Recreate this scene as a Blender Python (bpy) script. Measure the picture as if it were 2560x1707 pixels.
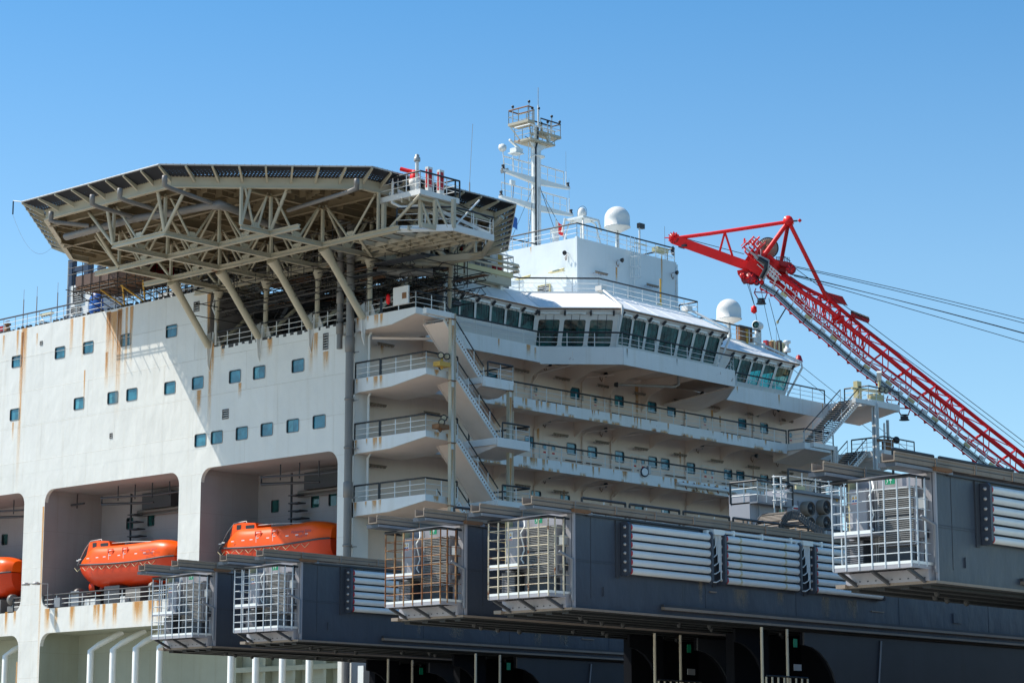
import bpy, math, random
from mathutils import Vector as V
rnd = random.Random(11)
S = bpy.context.scene
for o in list(bpy.data.objects): bpy.data.objects.remove(o)
# ---------------- camera
F = 5917.0; YAW = 0.74393; PIT = 0.18414; CZ = 6.0
_r = V((math.cos(YAW), math.sin(YAW), 0)); _w = V((-math.sin(YAW), math.cos(YAW), 0))
_f = _w*math.cos(PIT) + V((0, 0, 1))*math.sin(PIT)
_u = V((0, 0, 1))*math.cos(PIT) - _w*math.sin(PIT)
O = V((0, 0, CZ))
cd = bpy.data.cameras.new('camera'); cam = bpy.data.objects.new('camera', cd)
S.collection.objects.link(cam); S.camera = cam
cd.lens = F/2560*36; cd.sensor_width = 36; cd.clip_start = 1; cd.clip_end = 20000
cam.location = O
from mathutils import Matrix
cam.rotation_euler = Matrix((_r, _u, -_f)).transposed().to_euler()
S.render.resolution_x = 1024; S.render.resolution_y = 682
# ---------------- world and sun
SUN = V((1.8, 1.0, -2.5)).normalized()
W = bpy.data.worlds.new("World"); S.world = W; W.use_nodes = True
nt = W.node_tree; bg = nt.nodes['Background']
sky = nt.nodes.new('ShaderNodeTexSky'); sky.sky_type = 'NISHITA'; sky.sun_disc = False
sky.sun_elevation = math.asin(-SUN.z); sky.sun_rotation = math.atan2(-SUN.x, -SUN.y)
sky.altitude = 0; sky.air_density = 1.0; sky.dust_density = 0.2; sky.ozone_density = 3.0
tint = nt.nodes.new('ShaderNodeMix'); tint.data_type = 'RGBA'; tint.blend_type = 'MULTIPLY'; tint.inputs[0].default_value = 1
tg = nt.nodes.new('ShaderNodeTexCoord'); sz = nt.nodes.new('ShaderNodeSeparateXYZ'); nt.links.new(tg.outputs['Generated'], sz.inputs[0])
rp = nt.nodes.new('ShaderNodeValToRGB'); rp.color_ramp.elements[0].position = .05; rp.color_ramp.elements[1].position = .34
rp.color_ramp.elements[0].color = (.90, 1.0, .99, 1); rp.color_ramp.elements[1].color = (.42, .80, .96, 1); em = rp.color_ramp.elements.new(.21); em.color = (.76, .955, .98, 1)      # deeper blue with height
nt.links.new(sz.outputs[2], rp.inputs[0]); nt.links.new(rp.outputs[0], tint.inputs[7]); nt.links.new(sky.outputs[0], tint.inputs[6])
nt.links.new(tint.outputs[2], bg.inputs[0]); bg.inputs[1].default_value = 0.140
ld = bpy.data.lights.new('sun', 'SUN'); ld.energy = 5.0; ld.angle = math.radians(0.5); ld.color = (1, .945, .85)
sun = bpy.data.objects.new('sun', ld); S.collection.objects.link(sun)
sun.rotation_euler = SUN.to_track_quat('-Z', 'Y').to_euler(); sun.location = (-100, 0, 120)
S.view_settings.view_transform = 'Standard'; S.view_settings.look = 'None'
S.view_settings.exposure = 0.29; S.view_settings.gamma = 1

# ---------------- image measurements -> places on real planes
def ray(x, y): return _f*F + _r*(x-1280) - _u*(y-853.5)
def PX(x, y, X): d = ray(x, y); return O + d*(X/d.x)
def PY(x, y, Y): d = ray(x, y); return O + d*(Y/d.y)
def PZ(x, y, Z): d = ray(x, y); return O + d*((Z-CZ)/d.z)
def PD(x, y, D): return O + ray(x, y)*(D/F)

# ---------------- materials
MATS = {}
def N(t, ty, **kw):
    n = t.nodes.new(ty)
    for k, v in kw.items():
        if k in n.inputs: n.inputs[k].default_value = v
        else: setattr(n, k, v)
    return n
def ramp(t, src, a, b, ca=(0, 0, 0, 1), cb=(1, 1, 1, 1)):
    r = t.nodes.new('ShaderNodeValToRGB'); r.color_ramp.elements[0].position = a; r.color_ramp.elements[1].position = b
    r.color_ramp.elements[0].color = ca; r.color_ramp.elements[1].color = cb
    t.links.new(src, r.inputs[0]); return r.outputs[0]
def mixc(t, fac, a, b, blend='MIX'):
    m = t.nodes.new('ShaderNodeMix'); m.data_type = 'RGBA'; m.blend_type = blend
    for s, v in ((0, fac), (6, a), (7, b)):
        if hasattr(v, 'is_linked') or hasattr(v, 'links'): t.links.new(v, m.inputs[s])
        else: m.inputs[s].default_value = v
    return m.outputs[2]
RUST = (.22, .075, .018, 1)
def paint(name, col, rough=.5, metal=0.0, var=.1, rust=0.0, rs=1.5, streak=0.0, bump=0.0, seam=None, coat=0, spec=.5):
    """col: paint colour; rust: share of surface with rust spots; streak: vertical dirt runs; seam: (length, height) of welded plates"""
    m = bpy.data.materials.new(name); m.use_nodes = True; t = m.node_tree; b = t.nodes['Principled BSDF']
    tc = N(t, 'ShaderNodeTexCoord').outputs['Object']
    c = (*col, 1)
    n1 = N(t, 'ShaderNodeTexNoise', Scale=.35, Detail=6.0, Roughness=.6); t.links.new(tc, n1.inputs['Vector'])
    cur = mixc(t, ramp(t, n1.outputs[0], .3, .7), tuple(x*(1-var) for x in col)+(1,), tuple(min(1, x*(1+var*.5)) for x in col)+(1,))
    if streak:
        mp = N(t, 'ShaderNodeMapping'); mp.inputs['Scale'].default_value = (1.6, 1.6, .07); t.links.new(tc, mp.inputs[0])
        n2 = N(t, 'ShaderNodeTexNoise', Scale=1.0, Detail=5.0, Roughness=.65); t.links.new(mp.outputs[0], n2.inputs['Vector'])
        f = t.nodes.new('ShaderNodeMath'); f.operation = 'MULTIPLY'; f.inputs[1].default_value = streak
        t.links.new(ramp(t, n2.outputs[0], .52, .75), f.inputs[0])
        cur = mixc(t, f.outputs[0], cur, (col[0]*.62, col[1]*.52, col[2]*.36, 1))
    bumpsrc = None
    if seam:
        sx = N(t, 'ShaderNodeSeparateXYZ'); t.links.new(tc, sx.inputs[0])
        ad = t.nodes.new('ShaderNodeMath'); ad.operation = 'ADD'; t.links.new(sx.outputs[0], ad.inputs[0]); t.links.new(sx.outputs[1], ad.inputs[1])
        cb = N(t, 'ShaderNodeCombineXYZ'); t.links.new(ad.outputs[0], cb.inputs[0]); t.links.new(sx.outputs[2], cb.inputs[1])
        br = t.nodes.new('ShaderNodeTexBrick'); t.links.new(cb.outputs[0], br.inputs['Vector'])
        br.inputs['Scale'].default_value = 1; br.inputs['Brick Width'].default_value = seam[0]; br.inputs['Row Height'].default_value = seam[1]
        br.inputs['Mortar Size'].default_value = .02; br.inputs['Mortar Smooth'].default_value = .5
        br.inputs['Color1'].default_value = (1, 1, 1, 1); br.inputs['Color2'].default_value = (.955, .955, .95, 1); br.inputs['Mortar'].default_value = (.86, .84, .80, 1)
        br.offset = .37
        cur = mixc(t, 1.0, cur, br.outputs[0], 'MULTIPLY'); bumpsrc = br.outputs['Fac']
    rg = rough
    if rust:
        n3 = N(t, 'ShaderNodeTexNoise', Scale=rs, Detail=8.0, Roughness=.7); t.links.new(tc, n3.inputs['Vector'])
        th = .72-.3*rust
        k = ramp(t, n3.outputs[0], th, th+.07)
        cur = mixc(t, k, cur, RUST)
    t.links.new(cur, b.inputs['Base Color'])
    b.inputs['Roughness'].default_value = rg; b.inputs['Metallic'].default_value = metal
    b.inputs['Specular IOR Level'].default_value = spec
    if coat: b.inputs['Coat Weight'].default_value = coat; b.inputs['Coat Roughness'].default_value = .12
    if bump:
        mp = N(t, 'ShaderNodeMapping'); mp.inputs['Scale'].default_value = (1, 1, .6); t.links.new(tc, mp.inputs[0])
        nb = N(t, 'ShaderNodeTexNoise', Scale=.9, Detail=3.0, Roughness=.5); t.links.new(mp.outputs[0], nb.inputs['Vector'])
        bp = N(t, 'ShaderNodeBump', Strength=1.0, Distance=bump); t.links.new(nb.outputs[0], bp.inputs['Height'])
        last = bp
        if bumpsrc is not None:
            b2 = N(t, 'ShaderNodeBump', Strength=.6, Distance=.02); t.links.new(bumpsrc, b2.inputs['Height']); t.links.new(bp.outputs[0], b2.inputs['Normal']); last = b2
        t.links.new(last.outputs[0], b.inputs['Normal'])
    MATS[name] = m; return m
def glass(name, col, rough=.06, spec=.9, lo=.55, hi=1.35, sc=.9):
    m = bpy.data.materials.new(name); m.use_nodes = True; t = m.node_tree; b = t.nodes['Principled BSDF']
    tc = N(t, 'ShaderNodeTexCoord').outputs['Object']
    n1 = N(t, 'ShaderNodeTexNoise', Scale=sc, Detail=4.0, Distortion=.8); t.links.new(tc, n1.inputs['Vector'])
    t.links.new(mixc(t, ramp(t, n1.outputs[0], .35, .65), tuple(x*lo for x in col)+(1,), tuple(x*hi for x in col)+(1,)), b.inputs['Base Color'])  # uneven base colour stands in for broken reflections
    nb = N(t, 'ShaderNodeTexNoise', Scale=1.3, Detail=1.0); t.links.new(tc, nb.inputs['Vector'])
    bp = N(t, 'ShaderNodeBump', Strength=.5, Distance=.02); t.links.new(nb.outputs[0], bp.inputs['Height']); t.links.new(bp.outputs[0], b.inputs['Normal'])
    b.inputs['Roughness'].default_value = rough; b.inputs['Specular IOR Level'].default_value = spec
    MATS[name] = m; return m
def stain(name, c1, c2):
    m = bpy.data.materials.new(name); m.use_nodes = True; t = m.node_tree; b = t.nodes['Principled BSDF']
    uv = N(t, 'ShaderNodeUVMap').outputs[0]; sx = N(t, 'ShaderNodeSeparateXYZ'); t.links.new(uv, sx.inputs[0])
    tc = N(t, 'ShaderNodeTexCoord').outputs['Object']
    mp = N(t, 'ShaderNodeMapping'); mp.inputs['Scale'].default_value = (4.5, 4.5, .28); t.links.new(tc, mp.inputs[0])
    n = N(t, 'ShaderNodeTexNoise', Scale=1.0, Detail=6.0, Roughness=.7); t.links.new(mp.outputs[0], n.inputs['Vector'])
    def M(op, a, bb=None, cc=None):
        q = t.nodes.new('ShaderNodeMath'); q.operation = op; q.use_clamp = False
        for i, v in enumerate((a, bb, cc)):
            if v is None: continue
            if isinstance(v, (int, float)): q.inputs[i].default_value = v
            else: t.links.new(v, q.inputs[i])
        return q.outputs[0]
    u = M('SUBTRACT', 1.0, M('ABSOLUTE', M('MULTIPLY_ADD', sx.outputs[0], 2.0, -1.0)))      # 0 at the sides, 1 in the middle
    v = M('SUBTRACT', 1.0, sx.outputs[1])                                                      # 1 at the top
    a = M('MULTIPLY', M('POWER', M('MAXIMUM', v, 0.0), 1.2), M('MINIMUM', M('MULTIPLY', u, 1.6), 1.0))
    a = M('MULTIPLY', a, M('MULTIPLY', M('SUBTRACT', n.outputs[0], .28), 3.6))
    a = M('MINIMUM', M('MAXIMUM', M('MULTIPLY', a, 1.15), 0.0), .74)
    cr = mixc(t, ramp(t, a, .1, .9), c1, c2); t.links.new(cr, b.inputs['Base Color'])
    b.inputs['Roughness'].default_value = .8; t.links.new(a, b.inputs['Alpha'])
    MATS[name] = m; return m
def net(name, col, cell=.23, wire=.34):
    """woven rope net: square cells with gaps"""
    m = bpy.data.materials.new(name); m.use_nodes = True; t = m.node_tree; b = t.nodes['Principled BSDF']
    uv = N(t, 'ShaderNodeUVMap').outputs[0]
    br = t.nodes.new('ShaderNodeTexBrick'); br.offset = 0; br.inputs['Scale'].default_value = 1
    br.inputs['Brick Width'].default_value = cell; br.inputs['Row Height'].default_value = cell; br.inputs['Mortar Size'].default_value = cell*wire*.5; br.inputs['Mortar Smooth'].default_value = 0
    n = N(t, 'ShaderNodeTexNoise', Scale=3.0); t.links.new(uv, n.inputs['Vector'])
    ad = t.nodes.new('ShaderNodeVectorMath'); ad.operation = 'MULTIPLY_ADD'; t.links.new(n.outputs[1], ad.inputs[0]); ad.inputs[1].default_value = (.03, .03, 0); t.links.new(uv, ad.inputs[2])
    t.links.new(ad.outputs[0], br.inputs['Vector'])
    b.inputs['Base Color'].default_value = (*col, 1); b.inputs['Roughness'].default_value = .8
    t.links.new(br.outputs['Fac'], b.inputs['Alpha']); MATS[name] = m; return m

paint('hull_white', (.75, .74, .69), rough=.42, var=.06, streak=.2, bump=.07, seam=(9.0, 2.75))
paint('white', (.75, .745, .71), rough=.45, var=.07, streak=.15)
paint('cream', (.84, .69, .585), rough=.5, var=.06, streak=.15, bump=.04)
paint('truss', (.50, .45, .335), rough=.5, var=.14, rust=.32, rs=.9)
paint('fascia', (.74, .75, .73), rough=.45, var=.06, rust=.24, rs=1.1, streak=.25, bump=.05)
paint('roof', (.93, .92, .89), rough=.4, var=.04, streak=.1)
paint('tower', (.70, .755, .765), rough=.45, var=.05, streak=.12, bump=.06)
paint('bay', (.36, .335, .335), rough=.6, var=.1, streak=.2, seam=(4., 2.75))
paint('green_grey', (.36, .38, .30), rough=.6, var=.1, streak=.25, seam=(5., 2.6))
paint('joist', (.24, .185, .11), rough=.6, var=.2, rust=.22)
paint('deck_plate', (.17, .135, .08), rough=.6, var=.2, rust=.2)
paint('grey', (.22, .235, .26), rough=.5, var=.1, streak=.2, bump=.04)
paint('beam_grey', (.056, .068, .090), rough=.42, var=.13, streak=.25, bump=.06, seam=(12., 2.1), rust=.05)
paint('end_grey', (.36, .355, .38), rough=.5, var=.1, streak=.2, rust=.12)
paint('coping', (.28, .225, .175), rough=.55, var=.15, streak=.4, rust=.2, rs=2.5)
paint('dark_grey', (.05, .055, .065), rough=.55, var=.2, streak=.2)
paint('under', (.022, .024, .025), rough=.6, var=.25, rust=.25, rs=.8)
paint('bounce_concrete', (.50, .455, .385), rough=.8, var=.15)
paint('bounce_tan', (.50, .42, .32), rough=.8, var=.15)
paint('haunch_shade', (.010, .011, .014), rough=.95, spec=.05)  # near-black, the shade beneath the beams is put into the colour
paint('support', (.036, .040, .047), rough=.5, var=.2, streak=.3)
paint('black', (.012, .014, .018), rough=.4)
paint('galv', (.42, .42, .41), rough=.45, metal=.3, var=.15)
paint('pipe_grey', (.22, .205, .19), rough=.5, metal=.2, var=.15, streak=.3)
paint('tube_white', (.80, .82, .79), rough=.32, var=.05, streak=.12)
paint('rail_white', (.76, .78, .76), rough=.45, var=.06)
paint('cage_clean', (.54, .60, .64), rough=.45, var=.08, rust=.06, rs=2.)
paint('cage_rusty', (.42, .23, .10), rough=.7, var=.2, rust=.85, rs=1.3)
paint('cage_stained', (.62, .55, .40), rough=.6, var=.15, rust=.48, rs=1.3)
paint('orange', (1.0, .105, .0), rough=.40, var=.08, coat=.05, spec=.28)
paint('orange_red', (.66, .045, .004), rough=.38, var=.1, coat=.08, spec=.35)
paint('red', (.92, .014, .016), rough=.42, var=.10, coat=.05, spec=.3)
paint('red_dark', (.42, .008, .018), rough=.45, var=.2)
paint('red_sign', (.55, .012, .02), rough=.5)
paint('rope', (.025, .028, .032), rough=.7)
paint('net_grey', (.035, .04, .05), rough=.8)
paint('wood', (.20, .10, .05), rough=.8, var=.3)
paint('scaff_wrap', (.13, .075, .055), rough=.7, var=.3)
paint('scaff_pole', (.045, .042, .04), rough=.6, var=.3, rust=.3, rs=3)
paint('blue', (.005, .09, .36), rough=.4)
paint('navy', (.022, .035, .07), rough=.45)
paint('yellow', (.62, .36, .05), rough=.5)
paint('pale_yellow', (.62, .55, .30), rough=.5)
paint('green_sign', (.0, .26, .12), rough=.5)
paint('radome', (.80, .79, .74), rough=.35, var=.02)
paint('lens', (.40, .35, .24), rough=.2)
paint('drum', (.36, .30, .22), rough=.6, rust=.3)
paint('rusty', (.26, .13, .06), rough=.8, var=.3, rust=.6)
glass('hull_glass', (.028, .165, .225)); glass('dark_glass', (.010, .052, .048), rough=.05, spec=.6, lo=.25, hi=2.4, sc=1.1)
glass('pale_glass', (.07, .30, .36), rough=.15); glass('teal_glass', (.02, .60, .60), rough=.1); glass('facade_glass', (.018, .17, .25))
stain('stain', (.88, .58, .28, 1), (.60, .27, .07, 1))
stain('stain_strong', (.88, .50, .08, 1), (.50, .18, .02, 1))
stain('smear_stain', (.33, .30, .25, 1), (.20, .17, .13, 1))  # grey-brown smears
net('net', (.02, .022, .03), wire=.56)
wm = bpy.data.materials.new('sea'); wm.use_nodes = True; t = wm.node_tree; b = t.nodes['Principled BSDF']
b.inputs['Base Color'].default_value = (.02, .045, .05, 1); b.inputs['Roughness'].default_value = .12
nn = N(t, 'ShaderNodeTexNoise', Scale=.5, Detail=6.0); bb = N(t, 'ShaderNodeBump', Strength=.6, Distance=.3)
t.links.new(N(t, 'ShaderNodeTexCoord').outputs['Object'], nn.inputs['Vector']); t.links.new(nn.outputs[0], bb.inputs['Height']); t.links.new(bb.outputs[0], b.inputs['Normal'])
MATS['sea'] = wm

# ---------------- mesh builder
class MB:
    def __init__(s): s.v = []; s.f = []; s.m = []; s.uv = {}; s.mats = []; s.sm = []
    def mi(s, m):
        if m not in s.mats: s.mats.append(m)
        return s.mats.index(m)
    def face(s, pts, m, uv=None, smooth=False):
        i = len(s.v); s.v += [V(p) for p in pts]; s.f.append(tuple(range(i, i+len(pts)))); s.m.append(s.mi(m)); s.sm.append(smooth)
        if uv: s.uv[len(s.f)-1] = uv
        return s
    def grid(s, rows, m, smooth=True, close=False):
        i0 = len(s.v); n = len(rows[0])
        for r in rows: s.v += [V(p) for p in r]
        for i in range(len(rows)-1):
            for j in range(n if close else n-1):
                a = i0+i*n+j; b = i0+i*n+(j+1) % n
                s.f.append((a, b, b+n, a+n)); s.m.append(s.mi(m)); s.sm.append(smooth)
        return s
    def cell(s, c8, m):
        i = len(s.v); s.v += [V(p) for p in c8]
        for q in ((0, 3, 2, 1), (4, 5, 6, 7), (0, 1, 5, 4), (1, 2, 6, 5), (2, 3, 7, 6), (3, 0, 4, 7)):
            s.f.append(tuple(i+k for k in q)); s.m.append(s.mi(m)); s.sm.append(False)
        return s
    def box(s, x0, x1, y0, y1, z0, z1, m):
        if x0 > x1: x0, x1 = x1, x0
        if y0 > y1: y0, y1 = y1, y0
        if z0 > z1: z0, z1 = z1, z0
        return s.cell([(x0, y0, z0), (x1, y0, z0), (x1, y1, z0), (x0, y1, z0), (x0, y0, z1), (x1, y0, z1), (x1, y1, z1), (x0, y1, z1)], m)
    def prism(s, poly, ext, m):
        """poly: planar loop, ext: extrusion vector"""
        ext = V(ext); a = [V(p) for p in poly]; n = len(a); i = len(s.v); s.v += a+[p+ext for p in a]
        F_ = [tuple(range(i, i+n))[::-1], tuple(range(i+n, i+2*n))]+[(i+k, i+(k+1) % n, i+n+(k+1) % n, i+n+k) for k in range(n)]
        for q in F_: s.f.append(q); s.m.append(s.mi(m)); s.sm.append(False)
        return s
    def bar(s, a, b, w, h, m, up=(0, 0, 1)):
        """rectangular bar a->b, w sideways, h along up"""
        a = V(a); b = V(b); d = (b-a).normalized(); u = V(up)
        sd = d.cross(u)
        if sd.length < 1e-4: sd = d.cross(V((1, 0, 0)))
        sd.normalize(); u = sd.cross(d).normalized(); sd *= w/2; u *= h/2
        return s.cell([a-sd-u, b-sd-u, b+sd-u, a+sd-u, a-sd+u, b-sd+u, b+sd+u, a+sd+u], m)
    def ibeam(s, a, b, w, h, m, t=.08):
        a = V(a); b = V(b); z = V((0, 0, 1)); o = z*(h/2-t/2)
        s.bar(a+o, b+o, w, t, m); s.bar(a-o, b-o, w, t, m); s.bar(a, b, t, h-2*t, m); return s
    def tube(s, pts, r, m, n=6, r2=None, caps=True):
        pts = [V(p) for p in pts]; rows = []
        for k, p in enumerate(pts):
            d = (pts[min(k+1, len(pts)-1)]-pts[max(k-1, 0)]).normalized()
            if k == 0:
                x = d.cross(V((0, 0, 1)))
                if x.length < .05: x = d.cross(V((.3, 1, 0)))
            else: x = x-d*x.dot(d)
            x.normalize(); y = d.cross(x); rr = r if r2 is None else r+(r2-r)*k/(len(pts)-1)
            if k and 0 < k < len(pts)-1:
                c = (pts[k]-pts[k-1]).normalized().dot((pts[k+1]-pts[k]).normalized()); rr /= max(.6, math.sqrt((1+c)/2))
            rows.append([p+x*rr*math.cos(2*math.pi*q/n)+y*rr*math.sin(2*math.pi*q/n) for q in range(n)])
        s.grid(rows, m, n > 4, True)
        if caps:
            s.face(rows[0], m); s.face(rows[-1][::-1], m)
        return s
    def lathe(s, c, prof, m, n=24, axis=(0, 0, 1), smooth=True):
        c = V(c); ax = V(axis).normalized(); x = ax.orthogonal().normalized(); y = ax.cross(x)
        rows = [[c+ax*h+(x*math.cos(2*math.pi*q/n)+y*math.sin(2*math.pi*q/n))*max(r, 1e-3) for q in range(n)] for r, h in prof]
        s.grid(rows, m, smooth, True); return s
    def build(s, name, parent=None, loc=None):
        me = bpy.data.meshes.new(name); org = V(loc) if loc is not None else (parent_org(parent) if parent else V((0, 0, 0)))
        me.from_pydata([tuple(p-org) for p in s.v], [], s.f)
        for mm in s.mats: me.materials.append(MATS[mm])
        me.polygons.foreach_set('material_index', s.m); me.polygons.foreach_set('use_smooth', s.sm)
        if s.uv:
            ul = me.uv_layers.new(name='UVMap')
            for fi, uv in s.uv.items():
                for k, li in enumerate(me.polygons[fi].loop_indices): ul.data[li].uv = uv[k]
        me.update()
        o = bpy.data.objects.new(name, me); S.collection.objects.link(o)
        if parent: o.parent = parent
        if loc is not None: o.location = loc
        return o
ORG = {}
def parent_org(p):
    while p.parent: p = p.parent
    return ORG[p.name]
def thing(name, label, cat, loc, group=None):
    o = bpy.data.objects.new(name, None); S.collection.objects.link(o); o.location = loc; o.empty_display_size = .5
    ORG[o.name] = V(loc); o['label'] = label; o['category'] = cat
    if group: o['group'] = group
    return o
def tag(o, label, cat, group=None):
    o['label'] = label; o['category'] = cat
    if group: o['group'] = group
    return o
def structure(o): o['kind'] = 'structure'; return o
def copy_tree(src, delta, label=None, subst=None):
    """copy a thing with its parts and their sub-parts, moved by delta"""
    r = src.copy(); S.collection.objects.link(r); r.location = src.location+V(delta); ORG[r.name] = V(r.location)
    if label: r['label'] = label
    def rec(a, b):
        for ch in a.children:
            c = ch.copy(); S.collection.objects.link(c); c.parent = b
            if subst and c.data:
                c.data = ch.data.copy()
                for i, mm in enumerate(c.data.materials):
                    if mm.name in subst: c.data.materials[i] = MATS[subst[mm.name]]
            rec(ch, c)
    rec(src, r); return r
def lerp(a, b, t): return V(a)+(V(b)-V(a))*t
def rail(mb, pts, h=1.05, step=1.5, n=3, top='black', m='rail_white', r=.028, rt=.065):
    """guard rail along pts at deck level"""
    pts = [V(p) for p in pts]
    for a, b in zip(pts, pts[1:]):
        L = (b-a).length; k = max(1, round(L/step))
        for i in range(k+1):
            p = lerp(a, b, i/k); e_ = top == 'black' and ((i == 0 and a is pts[0]) or (i == k and b is pts[-1])); mb.tube([p, p+V((0, 0, h))], rt if e_ else r*1.25, top if e_ else m, 4, caps=False)
        for j in range(1, n): mb.tube([a+V((0, 0, h*j/n)), b+V((0, 0, h*j/n))], r*.8, m, 4, caps=False)
        mb.tube([a+V((0, 0, h)), b+V((0, 0, h))], rt, top, 5)
    return mb
def rrect(cu, cv, w, h, r, n=4):
    out = []
    for sx, sy, a0 in ((1, 1, 0), (-1, 1, 90), (-1, -1, 180), (1, -1, 270)):
        for k in range(n+1):
            a = math.radians(a0+90*k/n); out.append((cu+sx*(w/2-r)+r*math.cos(a), cv+sy*(h/2-r)+r*math.sin(a)))
    return out
class Plane:
    """a wall plane: u along the wall, v up, d out of it towards the viewer"""
    def __init__(s, o, u, n): s.o = V(o); s.u = V(u); s.n = V(n)
    def p(s, u, v, d=0): return s.o+s.u*u+V((0, 0, v))+s.n*d
HULL = Plane((0, 107.6, 0), (1, 0, 0), (0, -1, 0))
FAC = Plane((-114.3, 0, 0), (0, 1, 0), (1, 0, 0))
def wall_cut(mb, pl, u0, u1, v0, v1, holes, m, d=0):
    us = sorted(set([u0, u1]+[min(max(x, u0), u1) for h in holes for x in h[:2]]))
    vs = sorted(set([v0, v1]+[min(max(x, v0), v1) for h in holes for x in h[2:4]]))
    for a, b in zip(us, us[1:]):
        run = None
        for c, e in zip(vs, vs[1:]):
            mu, mv = (a+b)/2, (c+e)/2
            inside = any(h[0] < mu < h[1] and h[2] < mv < h[3] for h in holes)
            if not inside: mb.face([pl.p(a, c, d), pl.p(b, c, d), pl.p(b, e, d), pl.p(a, e, d)], m)
def window(pl, u, v, w, h, glassm, parent, frame='white', deep=.08, name='window', d=0, r=.13):
    """rounded frame around a recessed pane; the wall behind is cut open"""
    mb = MB(); a = rrect(u, v, w+.09, h+.09, r+.045); b = rrect(u, v, w, h, r); n = len(a)
    for k in range(n):
        q = (k+1) % n
        mb.face([pl.p(*a[k], d+.025), pl.p(*a[q], d+.025), pl.p(*b[q], d+.025), pl.p(*b[k], d+.025)], frame)
        mb.face([pl.p(*a[k], d+.025), pl.p(*a[q], d+.025), pl.p(*a[q], d-.02), pl.p(*a[k], d-.02)], frame)
        mb.face([pl.p(*b[k], d+.025), pl.p(*b[q], d+.025), pl.p(*b[q], d-deep), pl.p(*b[k], d-deep)], 'dark_grey')
    f = mb.build(name, parent)
    g = MB(); g.face([pl.p(*q, d-deep+.01) for q in rrect(u, v, w-.02, h-.02, r)], glassm)
    if rnd.random() < .45 and 'dark' not in glassm:      # paler panel on part of the glass, painted to vary its reflections
        k = rnd.uniform(.25, .6); s_ = rnd.choice((0, 1)); x0_, x1_, y0_, y1_ = (u-w*.42, u+w*.42, v+h*(.42-k*.84), v+h*.42) if s_ else (u-w*.42, u-w*.42+w*.84*k, v-h*.42, v+h*.42)
        g.face([pl.p(x0_, y0_, d-deep+.014), pl.p(x1_, y0_, d-deep+.014), pl.p(x1_, y1_, d-deep+.014), pl.p(x0_, y1_, d-deep+.014)], 'pale_glass')
    g.build('pane', f)
    return f
def louver(pl, u, v, w, h, parent, d=0, frame='pipe_grey', slat='white', name='louver'):
    mb = MB(); t = .045
    for (a, b, c, e) in ((u-w/2, u+w/2, v+h/2-t, v+h/2), (u-w/2, u+w/2, v-h/2, v-h/2+t), (u-w/2, u-w/2+t, v-h/2+t, v+h/2-t), (u+w/2-t, u+w/2, v-h/2+t, v+h/2-t)):
        mb.cell([pl.p(a, c, d-.1), pl.p(b, c, d-.1), pl.p(b, e, d-.1), pl.p(a, e, d-.1), pl.p(a, c, d+.04), pl.p(b, c, d+.04), pl.p(b, e, d+.04), pl.p(a, e, d+.04)], frame)
    mb.face([pl.p(u-w/2, v-h/2, d-.09), pl.p(u+w/2, v-h/2, d-.09), pl.p(u+w/2, v+h/2, d-.09), pl.p(u-w/2, v+h/2, d-.09)], 'black')
    k = max(2, int(h/.17))
    for i in range(k):
        z = v-h/2+t+(h-2*t)*(i+.5)/k
        mb.cell([pl.p(u-w/2+t, z-.03, d+.02), pl.p(u+w/2-t, z-.03, d+.02), pl.p(u+w/2-t, z+.03, d-.07), pl.p(u-w/2+t, z+.03, d-.07),
                 pl.p(u-w/2+t, z-.01, d+.03), pl.p(u+w/2-t, z-.01, d+.03), pl.p(u+w/2-t, z+.05, d-.06), pl.p(u-w/2+t, z+.05, d-.06)], slat)
    return mb.build(name, parent)
def stains(mb, pl, lst, m='stain', d=.006):
    for (u, v, w, L) in lst:
        mb.face([pl.p(u-w/2, v, d), pl.p(u+w/2, v, d), pl.p(u+w/2, v-L, d), pl.p(u-w/2, v-L, d)], m, uv=[(0, 0), (1, 0), (1, 1), (0, 1)])
def text(s, size, org, u, up, m, parent, name='lettering', spacing=1.0):
    """lettering as a flat mesh laid on a surface"""
    cu = bpy.data.curves.new(name, 'FONT'); cu.body = s; cu.size = size; cu.space_character = spacing; cu.resolution_u = 2
    tmp = bpy.data.objects.new('tmp', cu); S.collection.objects.link(tmp)
    dg = bpy.context.evaluated_depsgraph_get(); me = bpy.data.meshes.new_from_object(tmp.evaluated_get(dg))
    bpy.data.objects.remove(tmp); u = V(u).normalized(); up = V(up).normalized(); org = V(org); ro = parent_org(parent)
    for vtx in me.vertices: c = vtx.co.copy(); vtx.co = org+u*c.x+up*c.y-ro
    me.materials.clear(); me.materials.append(MATS[m]); o = bpy.data.objects.new(name, me); S.collection.objects.link(o); o.parent = parent
    return o
# ---------------- water
mb = MB(); mb.face([(-6000, -6000, 0), (6000, -6000, 0), (6000, 6000, 0), (-6000, 6000, 0)], 'sea'); structure(mb.build('water'))
mb = MB(); mb.box(-300, 110, -80, 82, -3, 2.6, 'bounce_concrete'); mb.box(-300, -108, 82.01, 104, -3, 2.6, 'bounce_concrete'); structure(mb.build('bounce_quay'))  # unseen quay slabs, added to bounce sunlight onto the hull and facade
mb = MB(); mb.box(-112.0, -20, 109, 175, 6.6, 7.0, 'bounce_tan'); structure(mb.build('bounce_deck'))  # unseen deck, added to bounce warm light up to the soffits
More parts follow.
